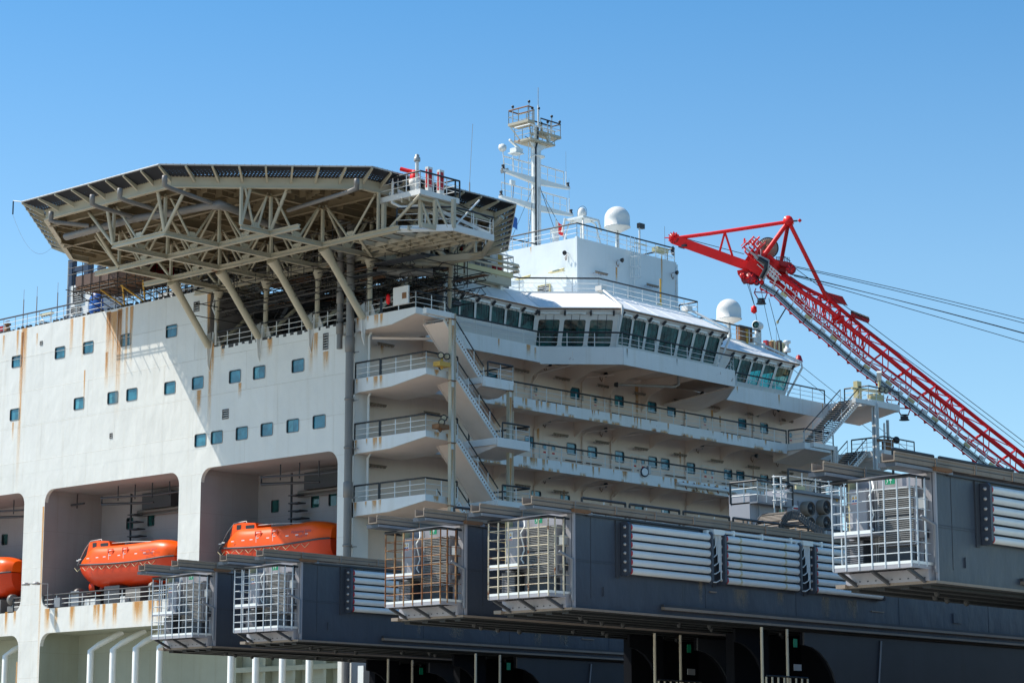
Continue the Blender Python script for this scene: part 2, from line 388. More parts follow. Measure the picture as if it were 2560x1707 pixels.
# ================= ship hull side
HY = 107.6
ship = thing('ship_hull', 'white rust-streaked hull side of the ship with square windows and open lifeboat bays', 'ship hull', (-130, HY, 0))
wins = [(41.7, 903.5), (150, 881.5), (220.5, 868.6), (314.5, 850), (428.8, 827.8), (37, 1036), (197.4, 1008.5), (282, 994), (329.6, 986), (424.7, 969.3), (494.4, 957), (587.5, 941), (648, 931), (745, 914), (501, 1100), (542, 1093), (604.6, 1083), (667, 1073.5), (732, 1064), (797.8, 1054)]
XE = -113.3; XC = -128.64; ZT = 40.8; ZC = 36.45
holes = []; wl = []
for x, y in wins:
    p = PY(x, y, HY); wl.append((p.x, p.z)); holes.append((p.x-.6, p.x+.6, p.z-.43, p.z+.43))
vents = [(103.4, 857.7, .33, .33), (491.6, 766.6, .62, .75), (564, 1035, .68, .72), (277.8, 1089, .32, .40), (814.5, 853.5, .52, 1.15), (880, 852, .55, .48)]
vl = [(PY(x, y, HY).x, PY(x, y, HY).z, w, h) for x, y, w, h in vents]
for u, v, w, h in vl: holes.append((u-w/2, u+w/2, v-h/2, v+h/2))
bays = [(-165.0, -149.82, 18.75, 27.9), (-147.22, -131.35, 18.85, 27.85), (-128.95, -114.85, 18.85, 27.85)]
low = [(-165.0, -149.9, 3, 17.0), (-147.2, -114.6, 3, 17.02)]
H2 = holes+bays+low
mb = MB()
wall_cut(mb, HULL, -235, XC, 0, ZT, H2, 'hull_white')
wall_cut(mb, HULL, XC, XE, 0, ZC, H2, 'hull_white')
T = .3
def corner(mb, pl, u, v, su, sv, r, m, depth, n=6):
    """fills the square corner of an opening so that it reads as rounded"""
    loop = [pl.p(u, v, 0)]+[pl.p(u+su*r*(1-math.sin(math.radians(90*k/n))), v+sv*r*(1-math.cos(math.radians(90*k/n))), 0) for k in range(n+1)]
    mb.prism(loop, -pl.n*depth, m)
for b in bays+low:
    for su, uu in ((1, b[0]), (-1, b[1])):
        for sv, vv in ((1, b[2]), (-1, b[3])):
            if uu < -160 or (b in low and sv > 0): continue
            corner(mb, HULL, uu, vv, su, sv, .95, 'hull_white', T)
corner(mb, HULL, XC, ZC, 1, 1, 1.1, 'hull_white', T)
# plate thickness: top edge, openings' edges
mb.box(-235, XC, HY+.002, HY+.5, ZT-.25, ZT-.003, 'hull_white'); mb.box(XC, XE, HY+.002, HY+.5, ZC-.25, ZC-.003, 'hull_white')
st = []; st2 = []
def sp(x, y, w, L): p = PY(x, y, HY); st.append((p.x, p.z, w, L))
for a in ((62, 820, .85, 5.5), (45, 826, .35, 2.4), (57, 830, .5, 13), (180, 797, .5, 3.0), (210, 792, .4, 3.6), (289, 778, 2.3, 5.5), (300, 772, .7, 8.5), (272, 779, .6, 5), (318, 768, .4, 6), (330, 765, .5, 5), (268, 880, .5, 3),
          (33, 1055, .3, 1.6), (527, 852, .5, 7.0), (533, 858, .3, 3.2), (497, 975, .7, 2.0), (600, 957, .4, 1.2), (675, 845, .7, 1.4), (778, 836, .5, 3.0), (790, 832, .5, 2.0), (870, 806, .5, 1.8),
          (523, 735, .5, 3), (557, 862, .5, 1.2), (212, 925, .2, 3.4), (815, 878, .7, 1.4), (93, 833, .25, 1.2), (10, 838, .3, 1.8)): sp(*a)
for x, L, w in ((119, 2.6, .5), (141, 2.3, .3), (181, 2.5, .5), (238, 1.5, .35), (246, 2.3, .3), (260, 2.2, .3), (287, 2.2, .45), (345, 2.2, .9), (378, 2.3, .6), (398, 2.1, .5), (17, 2, .3), (38, 1.2, .25), (440, 2.0, .5)):
    p = PY(x, 1510, HY); st2.append((p.x, 18.84, w*1.5, min(L, 1.85)))
for x, z, w, L in ((-147.35, 26.6, .28, 15), (-150.0, 15, .2, 9)): st.append((x, z, w, L))
for z in (36.3, 31.0, 26.0): st.append((-113.62, z, .35, 5.5))
stains(mb, HULL, st); stains(mb, HULL, st2, 'stain_strong', d=.008)
mb.build('hull_plating', ship)
for u, v in wl: window(HULL, u, v, 1.2, .86, 'hull_glass', ship, frame='pipe_grey', r=.10)
for u, v, w, h in vl: louver(HULL, u, v, w, h, ship)
# horizontal weld ridges
mb = MB()
for z in (38.45, 33.1, 29.3): mb.box(-235, (XC if z > ZC else XE), HY-.006, HY-.001, z-.012, z+.012, 'hull_white')
mb.build('weld_seam', ship)
# bay interiors
D = 5.4
mb = MB()
for k, b in enumerate(bays):
    u0, u1, v0, v1 = b; ye = HY+D
    mb.face([(u0, HY+.01, v0), (u0, ye, v0), (u0, ye, v1), (u0, HY+.01, v1)], 'bay')
    mb.face([(u1, HY+.01, v0), (u1, ye, v0), (u1, ye, v1), (u1, HY+.01, v1)], 'bay')
    mb.face([(u0, HY+.01, v0), (u1, HY+.01, v0), (u1, ye, v0), (u0, ye, v0)], 'dark_grey')
    mb.face([(u0, HY+.01, v1), (u1, HY+.01, v1), (u1, ye, v1), (u0, ye, v1)], 'bay')
    hs = {1: [(325, 1308), (378, 1300)], 2: [(688, 1265), (788, 1253), (832, 1248)], 0: [(12, 1348)]}[k]
    PB = Plane((0, ye, 0), (1, 0, 0), (0, -1, 0)); hh = []
    for x, y in hs: p = PY(x, y, ye); hh.append((p.x-.42, p.x+.42, p.z-.45, p.z+.45))
    wall_cut(mb, PB, u0, u1, v0, v1, hh, 'bay')
    for q in hh: window(PB, (q[0]+q[1])/2, (q[2]+q[3])/2, .84, .9, 'dark_glass', ship, frame='bay', name='bay_window', deep=.1)
mb.build('bay_lining', ship)
mb = MB()
for (u0, u1, v0, v1) in low:
    ye = HY+3.6
    mb.face([(u0, ye, v0), (u1, ye, v0), (u1, ye, v1), (u0, ye, v1)], 'green_grey')
    mb.face([(u0, HY+.01, v1), (u1, HY+.01, v1), (u1, ye, v1), (u0, ye, v1)], 'green_grey')
    for u in (u0, u1): mb.face([(u, HY+.01, v0), (u, ye, v0), (u, ye, v1), (u, HY+.01, v1)], 'green_grey')
for u in (-128.5, -125.4, -122.3, -119.2, -116.3): mb.box(u, u+.28, HY+3.0, HY+3.58, 3, 17, 'green_grey')
mb.box(-128.2, -116.0, HY+2.9, HY+3.1, 13.6, 13.95, 'green_grey')
mb.build('lower_recess', ship)
# bent pipes in the lower openings
for x in (12, 225, 281, 338, 398, 577, 639, 706, 773):
    mb = MB(); p = PY(x, 1690, HY+.9); zt = 15.6
    mb.tube([(p.x, p.y, 2), (p.x, p.y, zt), (p.x+.35, p.y+.5, zt+.45), (p.x+1.3, p.y+1.9, 17.0)], .22, 'tube_white', 10)
    mb.build('drain_pipe', ship)
# bay details: rails, pipes, davit machinery
for k, (a, b) in enumerate(((-150.9, -149.9), (-147.1, -131.4), (-128.9, -114.9))):
    mb = MB(); rail(mb, [(a, HY+.15, 18.85), (b, HY+.15, 18.85)], h=1.0, step=1.6); mb.build('bay_railing', ship)
mb = MB()
for k, (u0, u1) in enumerate(((-146.9, -131.5), (-128.8, -115), (-160, -150))):
    ye = HY+D-.3
    for z, r in ((22.6, .09), (22.2, .07), (26.2, .13), (25.9, .06)): mb.tube([(u0+4.5 if z > 25 else u0, ye, z), (u1, ye, z)], r, 'pipe_grey', 8)
    mb.tube([(u0+5.2, ye-.3, 22.9), (u0+8.6, ye-.3, 22.9), (u0+9.0, ye-.3, 22.6), (u0+9.0, ye-.3, 19)], .33, 'pipe_grey', 12)
    mb.tube([(u0+5.0, HY+1.2, 26.9), (u0+9.5, HY+2.6, 26.9), (u0+14.5, HY+2.4, 26.9)], .08, 'dark_grey', 6)
    mb.tube([(u0+3.8, HY+2.2, 27.2), (u0+3.8, HY+2.2, 26.6), (u0+8.5, HY+3.4, 26.5)], .08, 'dark_grey', 6)
    for i in range(5): mb.tube([(u0+6+i*1.7, HY+2+i*.25, 27.8), (u0+6+i*1.7, HY+2+i*.25, 26.7)], .05, 'dark_grey', 5)
mb.build('bay_pipework', ship)
for u0 in (-146.9, -128.8):
    mb = MB()
    for i in range(7):      # dark stairway and cable ladders in the back corner
        z = 22.6+i*.55; mb.box(u0+4.4, u0+6.4-i*.2, HY+4.2, HY+5.0, z, z+.08, 'dark_grey')
    mb.bar((u0+4.3, HY+4.6, 19), (u0+4.3, HY+4.6, 27.6), .12, .12, 'dark_grey')
    mb.box(u0+5.6, u0+9.0, HY+4.6, HY+5.35, 26.3, 27.5, 'dark_grey'); mb.build('bay_stairway', ship)
for u0 in (-146.9, -128.8, -164):
    mb = MB()
    for q in (2.2, 11.0):
        x = u0+q+1.4
        mb.prism([(x, HY+.5, 18.87), (x, HY+2.4, 18.87), (x, HY+4.6, 22.0), (x, HY+4.6, 23.5), (x, HY+2.6, 20.2), (x, HY+.5, 19.7)], (.35, 0, 0), 'pipe_grey')
        mb.box(x-.5, x+.9, HY+.4, HY+1.0, 18.87, 19.3, 'pipe_grey')
        mb.lathe((x-.3, HY+.6, 19.8), [(0, 0), (.42, 0), (.42, .35), (0, .35)], 'pipe_grey', 12, (1, 0, 0))
    mb.box(u0+6.5, u0+8.3, HY+.6, HY+1.8, 18.87, 20.2, 'dark_grey'); mb.box(u0+8.9, u0+10.6, HY+.7, HY+2.0, 18.87, 19.9, 'pipe_grey')
    for q in (4.6, 5.3, 8.8): mb.box(u0+q, u0+q+.55, HY+.3, HY+.8, 18.87, 19.35, 'white')
    mb.build('davit_cradle', ship)
# boat-deck equipment box left in bay 2: stretcher cover and lamp
mb = MB(); mb.box(-145.6, -144.9, HY-.02, HY+.5, 18.9, 19.6, 'grey'); mb.build('deck_locker', ship); mb = MB(); mb.box(-143.9, -142.9, HY+.2, HY+.9, 18.9, 20.0, 'grey'); mb.build('deck_locker', ship)
mb = MB()
mb.tube([(-146.3, HY-.1, 18.9), (-146.3, HY-.1, 20.7), (-147.4, HY-1.1, 20.7)], .04, 'galv', 5)
mb.lathe((-147.6, HY-1.2, 20.55), [(0, 0), (.3, .02), (.34, .12), (.1, .25), (0, .25)], 'galv', 10); mb.lathe((-147.0, HY-.7, 20.6), [(0, 0), (.3, .02), (.34, .12), (.1, .25), (0, .25)], 'galv', 10)
mb.build('deck_lamp', ship)
mb = MB(); mb.box(-144.6, -142.4, HY+4.9, HY+5.2, 21.2, 21.35, 'rail_white'); mb.build('strip_light', ship)
# upper deck behind the cut-out, and the recess under the helideck
mb = MB()
mb.box(-235, XC-.02, HY+.5, 150, ZT-.4, ZT-.01, 'grey')
mb.box(XC, -114.32, HY+.5, 118, ZC-.4, ZC-.01, 'grey')
mb.face([(XC+.01, HY+.01, ZC), (XC+.01, 118, ZC), (XC+.01, 118, ZT-.3), (XC+.01, HY+.01, ZT-.3)], 'bay')
mb.box(-235, -118, 150, 150.3, 0, 40.3, 'white'); mb.box(XE-.3, XE-.004, HY+.004, HY+1.4, 3, ZC-.3, 'white')
mb.build('upper_deck', ship)
# rails on the hull top
mb = MB(); rail(mb, [(-163, HY+.15, ZT), (-128.8, HY+.15, ZT)], h=1.15, step=1.55)
for k in range(60): x = -163+k*.56+rnd.random()*.3; mb.box(x, x+.1+rnd.random()*.14, HY-.01, HY+.2, ZT+.0, ZT+.1+rnd.random()*.1, 'scaff_pole')
mb.build('deck_railing', ship)
mb = MB(); rail(mb, [(-127.9, HY+.15, ZC), (-113.6, HY+.15, ZC)], h=1.1, step=1.35, n=3)
for k in range(18): x = -127+k*.72; mb.box(x, x+.15+rnd.random()*.4, HY-.015, HY+.1, ZC-.12-rnd.random()*.12, ZC+.03, 'scaff_pole')
mb.build('deck_railing', ship)
# down pipes at the hull's forward edge
for x, r, z1 in ((-113.35, .27, 43), (-114.35, .20, 43)):
    mb = MB(); z0 = 4 if x > -114 else 34.6
    mb.tube([(x, HY-.45, z0), (x, HY-.45, z1)], r, 'pipe_grey', 12)
    for k in range(12):
        z = z0+1+k*(z1-z0)/12; mb.lathe((x, HY-.45, z), [(r+.02, 0), (r+.05, .02), (r+.05, .14 if k % 3 else 1.0), (r+.02, .16 if k % 3 else 1.05)], 'pipe_grey', 12)
        mb.bar((x-.6, HY-.15, z), (x+.6, HY-.15, z), .04, .08, 'galv')
    mb.build('down_pipe', ship)
mb = MB(); mb.tube([(-128.2, HY+.3, 40.2), (-128.2, HY+.1, 39.4), (-127.8, HY+.1, 38.7), (-127.8, HY+.1, 36.6)], .09, 'white', 8); mb.build('drain_pipe', ship)
# stair in the cut-out
mb = MB()
a0, a1 = V((-125.8, 110.6, ZC)), V((-121.9, 110.6, 41.0))
for w in (0, 1.5): mb.bar(a0+V((0, w, 0)), a1+V((0, w, 0)), .12, .35, 'dark_grey')
for k in range(13): p = lerp(a0, a1, (k+.5)/13); mb.box(p.x-.2, p.x+.2, 110.6, 112.1, p.z, p.z+.06, 'dark_grey')
for w in (0, 1.5): mb.tube([a0+V((0, w, 1)), a1+V((0, w, 1))], .04, 'black', 5)
mb.build('stairway', ship)

# ================= lifeboats
def lifeboat(x0, L, label):
    yc = HY+1.9; z0 = 20.12; t = thing('lifeboat', label, 'lifeboat', (x0+L/2, yc, z0), 'orange lifeboats in the hull bays'); hw = 1.55
    N_ = 26; sec = []; can = []
    zg = lambda s: 1.55+.30*abs(2*s-1)**2.2+(.18*(1-s))
    for i in range(N_+1):
        s = i/N_; bow = max(0, 1-s/.33); st_ = max(0, (s-.86)/.14)
        w = hw*max(.0, 1-bow**2.0)*math.sqrt(max(0, 1-(st_*.86)**3)); w = max(w, .03)
        keel = .02+1.85*bow**1.9+.5*st_**2; g = zg(s)
        row = []
        for q in range(13):
            a = math.pi*q/12; cx_ = math.cos(a); sx_ = math.sin(a)
            row.append((x0+s*L, yc+w*math.copysign(abs(cx_)**.75, cx_), z0+g-(g-keel)*sx_**.85))
        sec.append(row)
        bs = max(0, 1-s/.25); ss = max(0, (s-.78)/.22)
        top = (1.50-1.45*max(0, 1-s/.22))*(1-.42*ss**2.2)*(.93+.08*s); cw = w*(.95-.15*bs)
        row = []
        for q in range(13):
            a = math.pi*q/12; cx_ = math.cos(a); sx_ = math.sin(a)
            row.append((x0+s*L+.25*bs*sx_, yc+cw*math.copysign(abs(cx_)**.62, cx_), z0+g+.06+max(top, .05)*sx_**.72))
        can.append(row)
    mb = MB(); mb.grid(sec, 'orange_red'); mb.face(sec[-1][::-1], 'orange_red'); mb.face(sec[0], 'orange_red'); hull = mb.build('boat_hull', t)
    mb = MB(); mb.grid(can, 'orange'); mb.face(can[-1], 'orange'); mb.face(can[0][::-1], 'orange'); can_o = mb.build('canopy', t)
    mb = MB()
    for sd in (0, -1): mb.tube([V(r[sd])+V((0, (.05 if sd == 0 else -.05), .03)) for r in sec], .065, 'dark_grey', 6)
    mb.build('fender', t)
    mb = MB(); xa = x0+.155*L; zt = z0+2.72
    prof = [(xa-.25, zt-.3), (xa+.15, zt+.83), (xa+1.15, zt+.90), (xa+2.5, zt+.78), (xa+2.75, zt+.2), (xa+2.75, zt-.3)]
    mb.prism([(x, yc-.72, z) for x, z in prof], (0, 1.44, 0), 'orange'); cu = mb.build('cupola', t)
    mb = MB(); mb.box(xa+.55, xa+1.0, yc-.735, yc-.722, zt+.42, zt+.76, 'black'); mb.build('cupola_window', cu); mb = MB(); mb.box(xa+1.5, xa+2.4, yc-.735, yc-.722, zt+.34, zt+.66, 'black'); mb.build('cupola_window', cu)
    ys = yc-hw-.005
    for q in (.42, .56):
        mb = MB(); u = x0+q*L
        for a, b_, c, e in ((u, u+.62, 1.0, 1.05), (u, u+.62, .05, .1), (u, u+.05, .1, 1.0), (u+.57, u+.62, .1, 1.0)): mb.box(a, b_, ys+.14, ys+.20, z0+1.75+c, z0+1.75+e, 'orange_red')
        mb.build('side_hatch', t)
    mb = MB()
    for q in (.06, .13, .22, .31, .38, .52, .68, .76, .84):
        mb.box(x0+q*L, x0+q*L+.30, ys+.11+(.55 if q < .1 else .1 if q < .2 else 0), ys+.135+(.55 if q < .1 else .1 if q < .2 else 0), z0+2.22, z0+2.29, 'white')
    for q in (.435, .575):
        for z in (1.92, 2.3, 2.66): mb.box(x0+q*L, x0+q*L+.26, ys+.10, ys+.12, z0+z, z0+z+.05, 'white')
        mb.box(x0+q*L-.02, x0+q*L+.02, ys+.10, ys+.12, z0+2.0, z0+2.5, 'white')
    mb.build('reflective_tape', t)
    mb = MB(); mb.tube([(xa+2.6, yc-.5, zt+.62), (x0+.55*L, yc-.7, z0+3.28), (x0+.86*L, yc-.7, z0+3.05), (x0+.95*L, yc-.7, z0+2.3)], .035, 'galv', 5)
    mb.tube([(x0+.1, yc-.3, z0+2.0), (x0+.1*L, yc-.5, z0+3.1), (xa, yc-.5, zt+.95), (xa+1.3, yc-.5, zt+1.0), (xa+1.6, yc-.5, zt+.5)], .035, 'galv', 5)
    for k in range(10):
        u = x0+L*(.12+.078*k); mb.tube([(u, ys-.03, z0+1.6), (u+.4, ys-.06, z0+1.32), (u+.8, ys-.03, z0+1.6)], .018, 'pale_yellow', 4)
    mb.build('grab_rail', t)
    mb = MB(); mb.lathe((x0+.17*L, yc, z0+.25), [(.42, -.3), (.5, -.25), (.5, .25), (.42, .3)], 'orange_red', 16, (1, 0, 0)); mb.lathe((x0+.17*L-.1, yc, z0+.25), [(0, 0), (.12, 0), (.4, .05), (.12, .12), (0, .12)], 'dark_grey', 8, (1, 0, 0)); mb.build('rudder_nozzle', t)
    ca = V((1, 0, 0)); up = V((0, .25, 1))
    text('Pioneering Spirit', .30, (x0+.735*L, ys+.0, z0+2.36), ca, up, 'navy', t, 'ship_name', 1.0)
    text('VALLETTA', .24, (x0+.775*L, ys-.02, z0+2.06), ca, up, 'navy', t, 'home_port', 1.0)
    return t
def bow_x(x, y): return PY(x, y, HY+1.9).x
xb = bow_x(199, 1425)
LB = lifeboat(xb, 12.3, 'glossy orange lifeboat in the middle bay of the hull, seen almost whole')
sp_ = bow_x(553, 1392)-xb
copy_tree(LB, (sp_, 0, .15), 'glossy orange lifeboat in the bay behind the grey beams, its lower hull hidden')
copy_tree(LB, (bow_x(54, 1430)-12.3-xb, 0, 0), 'orange lifeboat cut by the left edge of the picture, only its stern showing')

# ================= scaffold, antennas and cabins on the upper deck, left
def bxp(mb, x0, y0, x1, y1, Y, dep, m):
    a = PY(x0, y1, Y); b = PY(x1, y0, Y); mb.box(a.x, b.x, Y, Y+dep, a.z, b.z, m)
sc = thing('scaffold_platform', 'brown boarded scaffold hanging over the hull edge under the helideck', 'scaffold', (-137, 107, ZT))
mb = MB(); mb.box(-141.7, -133.5, 105.7, 109.5, 42.30, 42.48, 'wood'); mb.box(-141.7, -133.5, 105.65, 105.75, 42.5, 43.3, 'scaff_wrap'); mb.build('planking', sc)
mb = MB()
for k in range(9):
    x = -141.9+k*1.06
    for y in (105.6, 107.4, 109.6): mb.tube([(x, y, ZT+(.1 if y > 107.6 else .9)), (x, y, 44.6)], .035, 'scaff_pole', 4)
    mb.tube([(x, 104.9, 42.2), (x, 110.4, 42.2)], .035, 'scaff_pole', 4); mb.tube([(x, 105.6, 42.2), (x+.9, 107.8, 40.9)], .035, 'scaff_pole', 4)
for z in (41.9, 42.15, 43.5, 44.0, 44.5): mb.tube([(-142.6, 105.6, z), (-133, 105.6, z)], .035, 'scaff_pole', 4); mb.tube([(-142.6, 109.6, z), (-133, 109.6, z)], .035, 'scaff_pole', 4)
mb.build('scaffold_tubes', sc)
mb = MB(); mb.box(-140, -134.5, 107.6, 109.2, 42.5, 43.6, 'red_dark'); mb.box(-139.6, -135.5, 107.4, 107.6, 43.0, 43.5, 'white'); mb.box(-138.8, -136.8, 107.35, 107.4, 43.3, 43.9, 'red_sign'); mb.build('wrapped_machine', sc)
sc2 = thing('scaffold_tower', 'low dark tube scaffold along the hull top below the helideck truss', 'scaffold', (-131, 109, ZT))
mb = MB()
for k in range(13):
    x = -136.6+k*.68
    for y in (108.2, 109.8): mb.tube([(x, y, ZT), (x, y, ZT+1.3+rnd.random()*1.2)], .035, 'scaff_pole', 4)
    mb.tube([(x, 108.2, ZT+rnd.random()*1.6), (x+rnd.uniform(.5, 1.3), 108.2, ZT+rnd.random()*1.8)], .03, 'scaff_pole', 4)
for z in (.35, .8, 1.25, 1.7): mb.tube([(-137, 108.2, ZT+z), (-128.2, 108.2, ZT+z)], .03, 'scaff_pole', 4)
for x in (-138.6, -136.2):
    for sx in (-1, 1): mb.tube([(x, 107.9, ZT+.1), (x+sx*1.3, 106.6, 42.2)], .07, 'yellow', 5)
mb.build('scaffold_tubes', sc2)
ac = thing('ventilation_cabin', 'white louvred ventilation cabin beside a blue oval tank on the hull top', 'cabin', (-143, 109.5, ZT))
CB = Plane((0, 110.2, 0), (1, 0, 0), (0, -1, 0)); p0 = PY(172, 780, 110.2); p1 = PY(218, 712, 110.2)
mb = MB(); mb.box(p0.x, p1.x+1.0, 110.2, 113, ZT, PY(172, 717, 110.2).z, 'white'); mb.tube([(p0.x-.1, 110.1, ZT), (p0.x-.1, 110.1, 46.2)], .06, 'galv', 5); mb.build('cabin_wall', ac)
louver(CB, (p0.x+p1.x)/2+.1, PY(190, 740, 110.2).z, 1.15, 1.25, ac, d=.11); louver(CB, (p0.x+p1.x)/2-.1, PY(190, 776, 110.2).z, 1.15, .55, ac, d=.11)
mb = MB(); mb.box(p1.x+.3, p1.x+.75, 109.8, 110.19, PY(205, 735, 110.2).z, PY(205, 716, 110.2).z, 'tube_white'); mb.build('pipe_box', ac)
tk = MB(); c = PY(236, 760, 110.0); tk.lathe((c.x, 110.0, c.z-.1), [(0, -.25), (.55, -.2), (.72, 0), (.72, .3), (.55, .5), (0, .5)], 'blue', 20, (0, 1, 0))
for v_ in tk.v: v_.z = c.z+(v_.z-c.z)*1.55
tag(tk.build('tank', loc=(c.x, 110, ZT)), 'blue upright oval tank behind the hull railing', 'tank')
ac2 = thing('deck_cabin', 'low white cabin with slatted vents behind the scaffold', 'cabin', (-136, 112, ZT))
mb = MB(); mb.box(-139.8, -130.8, 112, 114.5, ZT, ZT+1.9, 'white'); mb.build('cabin_wall', ac2)
for x in (-138.9, -136.4, -134.2): louver(Plane((0, 112, 0), (1, 0, 0), (0, -1, 0)), x, ZT+.9, .9, .9, ac2, d=.11)
fr = thing('steel_tower', 'dark blue open steel tower rising behind the helideck edge', 'steel tower', (-146, 116, ZT))
mb = MB(); xa = PY(176, 640, 116).x; xb2 = PY(216, 640, 116).x
for x in (xa, xb2): mb.box(x-.28, x+.28, 116, 116.5, ZT, 48.5, 'navy')
for x in (xa, xb2): mb.box(x-.28, x+.28, 119, 119.5, ZT, 48.5, 'navy')
for z in (43.6, 45.6, 47.6): mb.box(xa, xb2, 116.05, 116.45, z-.18, z+.18, 'navy'); mb.box(xa, xb2+3, 119.05, 119.45, z-.18, z+.18, 'navy')
mb.bar((xa, 116.2, 44), (xb2, 116.2, 45.4), .2, .2, 'navy'); rail(mb, [(xa-.2, 115.8, ZT+1.6), (xb2+2, 115.8, ZT+1.6)], h=1.3, step=.9, n=4, top='black', m='navy')
mb.build('tower_frame', fr)
for k, (x, yb, yt) in enumerate(((57, 815, 725), (90, 810, 717), (142, 800, 707))):
    p = PY(x, yb, HY+.4); q = PY(x, yt, HY+.4); mb = MB(); mb.tube([(p.x, p.y, ZT), (p.x, p.y, q.z-.8)], .045, 'galv', 6); mb.tube([(p.x, p.y, q.z-.8), (p.x, p.y, q.z)], .02, 'galv', 5)
    tag(mb.build('whip_antenna', loc=(p.x, p.y, ZT)), ('thin whip antenna on the hull top nearest the left picture edge', 'middle one of the three thin whip antennas on the hull top', 'tallest thin whip antenna on the hull top, nearest the white ventilation cabin')[k], 'antenna', 'whip antennas on the hull top')
p = PY(12, 818, HY+1.2); mb = MB(); mb.box(p.x-.6, p.x, HY+1, HY+1.6, ZT, ZT+.9, 'red_dark'); mb.lathe((p.x+.35, HY+1.2, ZT), [(.25, 0), (.25, .8), (.12, .85), (.3, .95), (.3, 1.05), (0, 1.1)], 'rusty', 10); mb.tube([(p.x+.1, HY+1.2, ZT+1.25), (p.x+.6, HY+1.2, ZT+1.25)], .04, 'rusty', 5)
tag(mb.build('fire_hydrant', loc=(p.x, HY+1.2, ZT)), 'rusty red fire hydrant behind the hull railing at the left picture edge', 'fire hydrant')
p = PY(119, 785, HY+.8); mb = MB(); mb.box(p.x-.8, p.x+.8, HY+.6, HY+.85, p.z-.08, p.z+.06, 'pale_yellow'); mb.tube([(p.x-.5, HY+.7, ZT), (p.x-.5, HY+.7, p.z)], .03, 'rail_white', 5); mb.tube([(p.x+.5, HY+.7, ZT), (p.x+.5, HY+.7, p.z)], .03, 'rail_white', 5)
for k in range(5): mb.lathe((p.x-.6+k*.3, HY+.72, p.z-.2), [(0, 0), (.09, .02), (.05, .12)], 'lens', 8)
tag(mb.build('strip_light', loc=(p.x, HY+.7, ZT)), 'pale strip light on two posts behind the hull railing between the whip antennas', 'light')
p = PY(108, 806, HY+.7); mb = MB(); mb.tube([(p.x+.22*math.cos(a), HY+.6, ZT+.28+.28*math.sin(a)) for a in [math.radians(-60+30*k) for k in range(11)]], .06, 'rail_white', 8); tag(mb.build('mooring_ring', loc=(p.x, HY+.6, ZT)), 'small white mooring ring standing on the hull edge', 'mooring ring')
# ================= helideck
heli = thing('helideck', 'octagonal helicopter deck on a cream lattice truss overhanging the hull', 'helideck', (-122, 107.6, 36.4))
X0, X1, Y0, Y1, CH = -137.0, -106.6, 93.1, 122.5, 8.6
def octo(e, z): 
    c = CH+e*.59
    return [V(q+(z,)) for q in ((X0-e+c, Y0-e), (X1+e-c, Y0-e), (X1+e, Y0-e+c), (X1+e, Y1+e-c), (X1+e-c, Y1+e), (X0-e+c, Y1+e), (X0-e, Y1+e-c), (X0-e, Y0-e+c))]
ZD = 44.0
mb = MB(); mb.prism(octo(-.15, ZD-.12), (0, 0, .12), 'deck_plate'); mb.build('deck_plate', heli)
mb = MB(); o = octo(0, ZD-.36)
for a, b in zip(o, o[1:]+o[:1]): mb.ibeam(a, b, .32, .78, 'truss', .07)
mb.build('rim_girder', heli)
# joists under the plate
def clip(axis, c):
    """deck extent along the other axis at coordinate c"""
    if axis == 'x':
        k = max(0, (X0+CH)-c, c-(X1-CH)); return Y0+k, Y1-k
    k = max(0, (Y0+CH)-c, c-(Y1-CH)); return X0+k, X1-k
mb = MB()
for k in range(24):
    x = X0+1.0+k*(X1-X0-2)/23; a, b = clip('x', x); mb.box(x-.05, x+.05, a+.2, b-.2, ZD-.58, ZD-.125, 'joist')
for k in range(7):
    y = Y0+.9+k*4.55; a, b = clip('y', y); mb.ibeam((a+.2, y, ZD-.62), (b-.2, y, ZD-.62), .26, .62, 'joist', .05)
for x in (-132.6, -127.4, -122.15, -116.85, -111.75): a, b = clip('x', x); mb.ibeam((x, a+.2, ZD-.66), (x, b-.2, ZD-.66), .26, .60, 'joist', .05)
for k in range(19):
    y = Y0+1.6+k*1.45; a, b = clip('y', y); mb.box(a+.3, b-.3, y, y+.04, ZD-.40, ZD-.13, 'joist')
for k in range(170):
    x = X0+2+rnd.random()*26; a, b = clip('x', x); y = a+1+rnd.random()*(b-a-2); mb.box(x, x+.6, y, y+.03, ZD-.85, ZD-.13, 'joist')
mb.build('joist', heli)
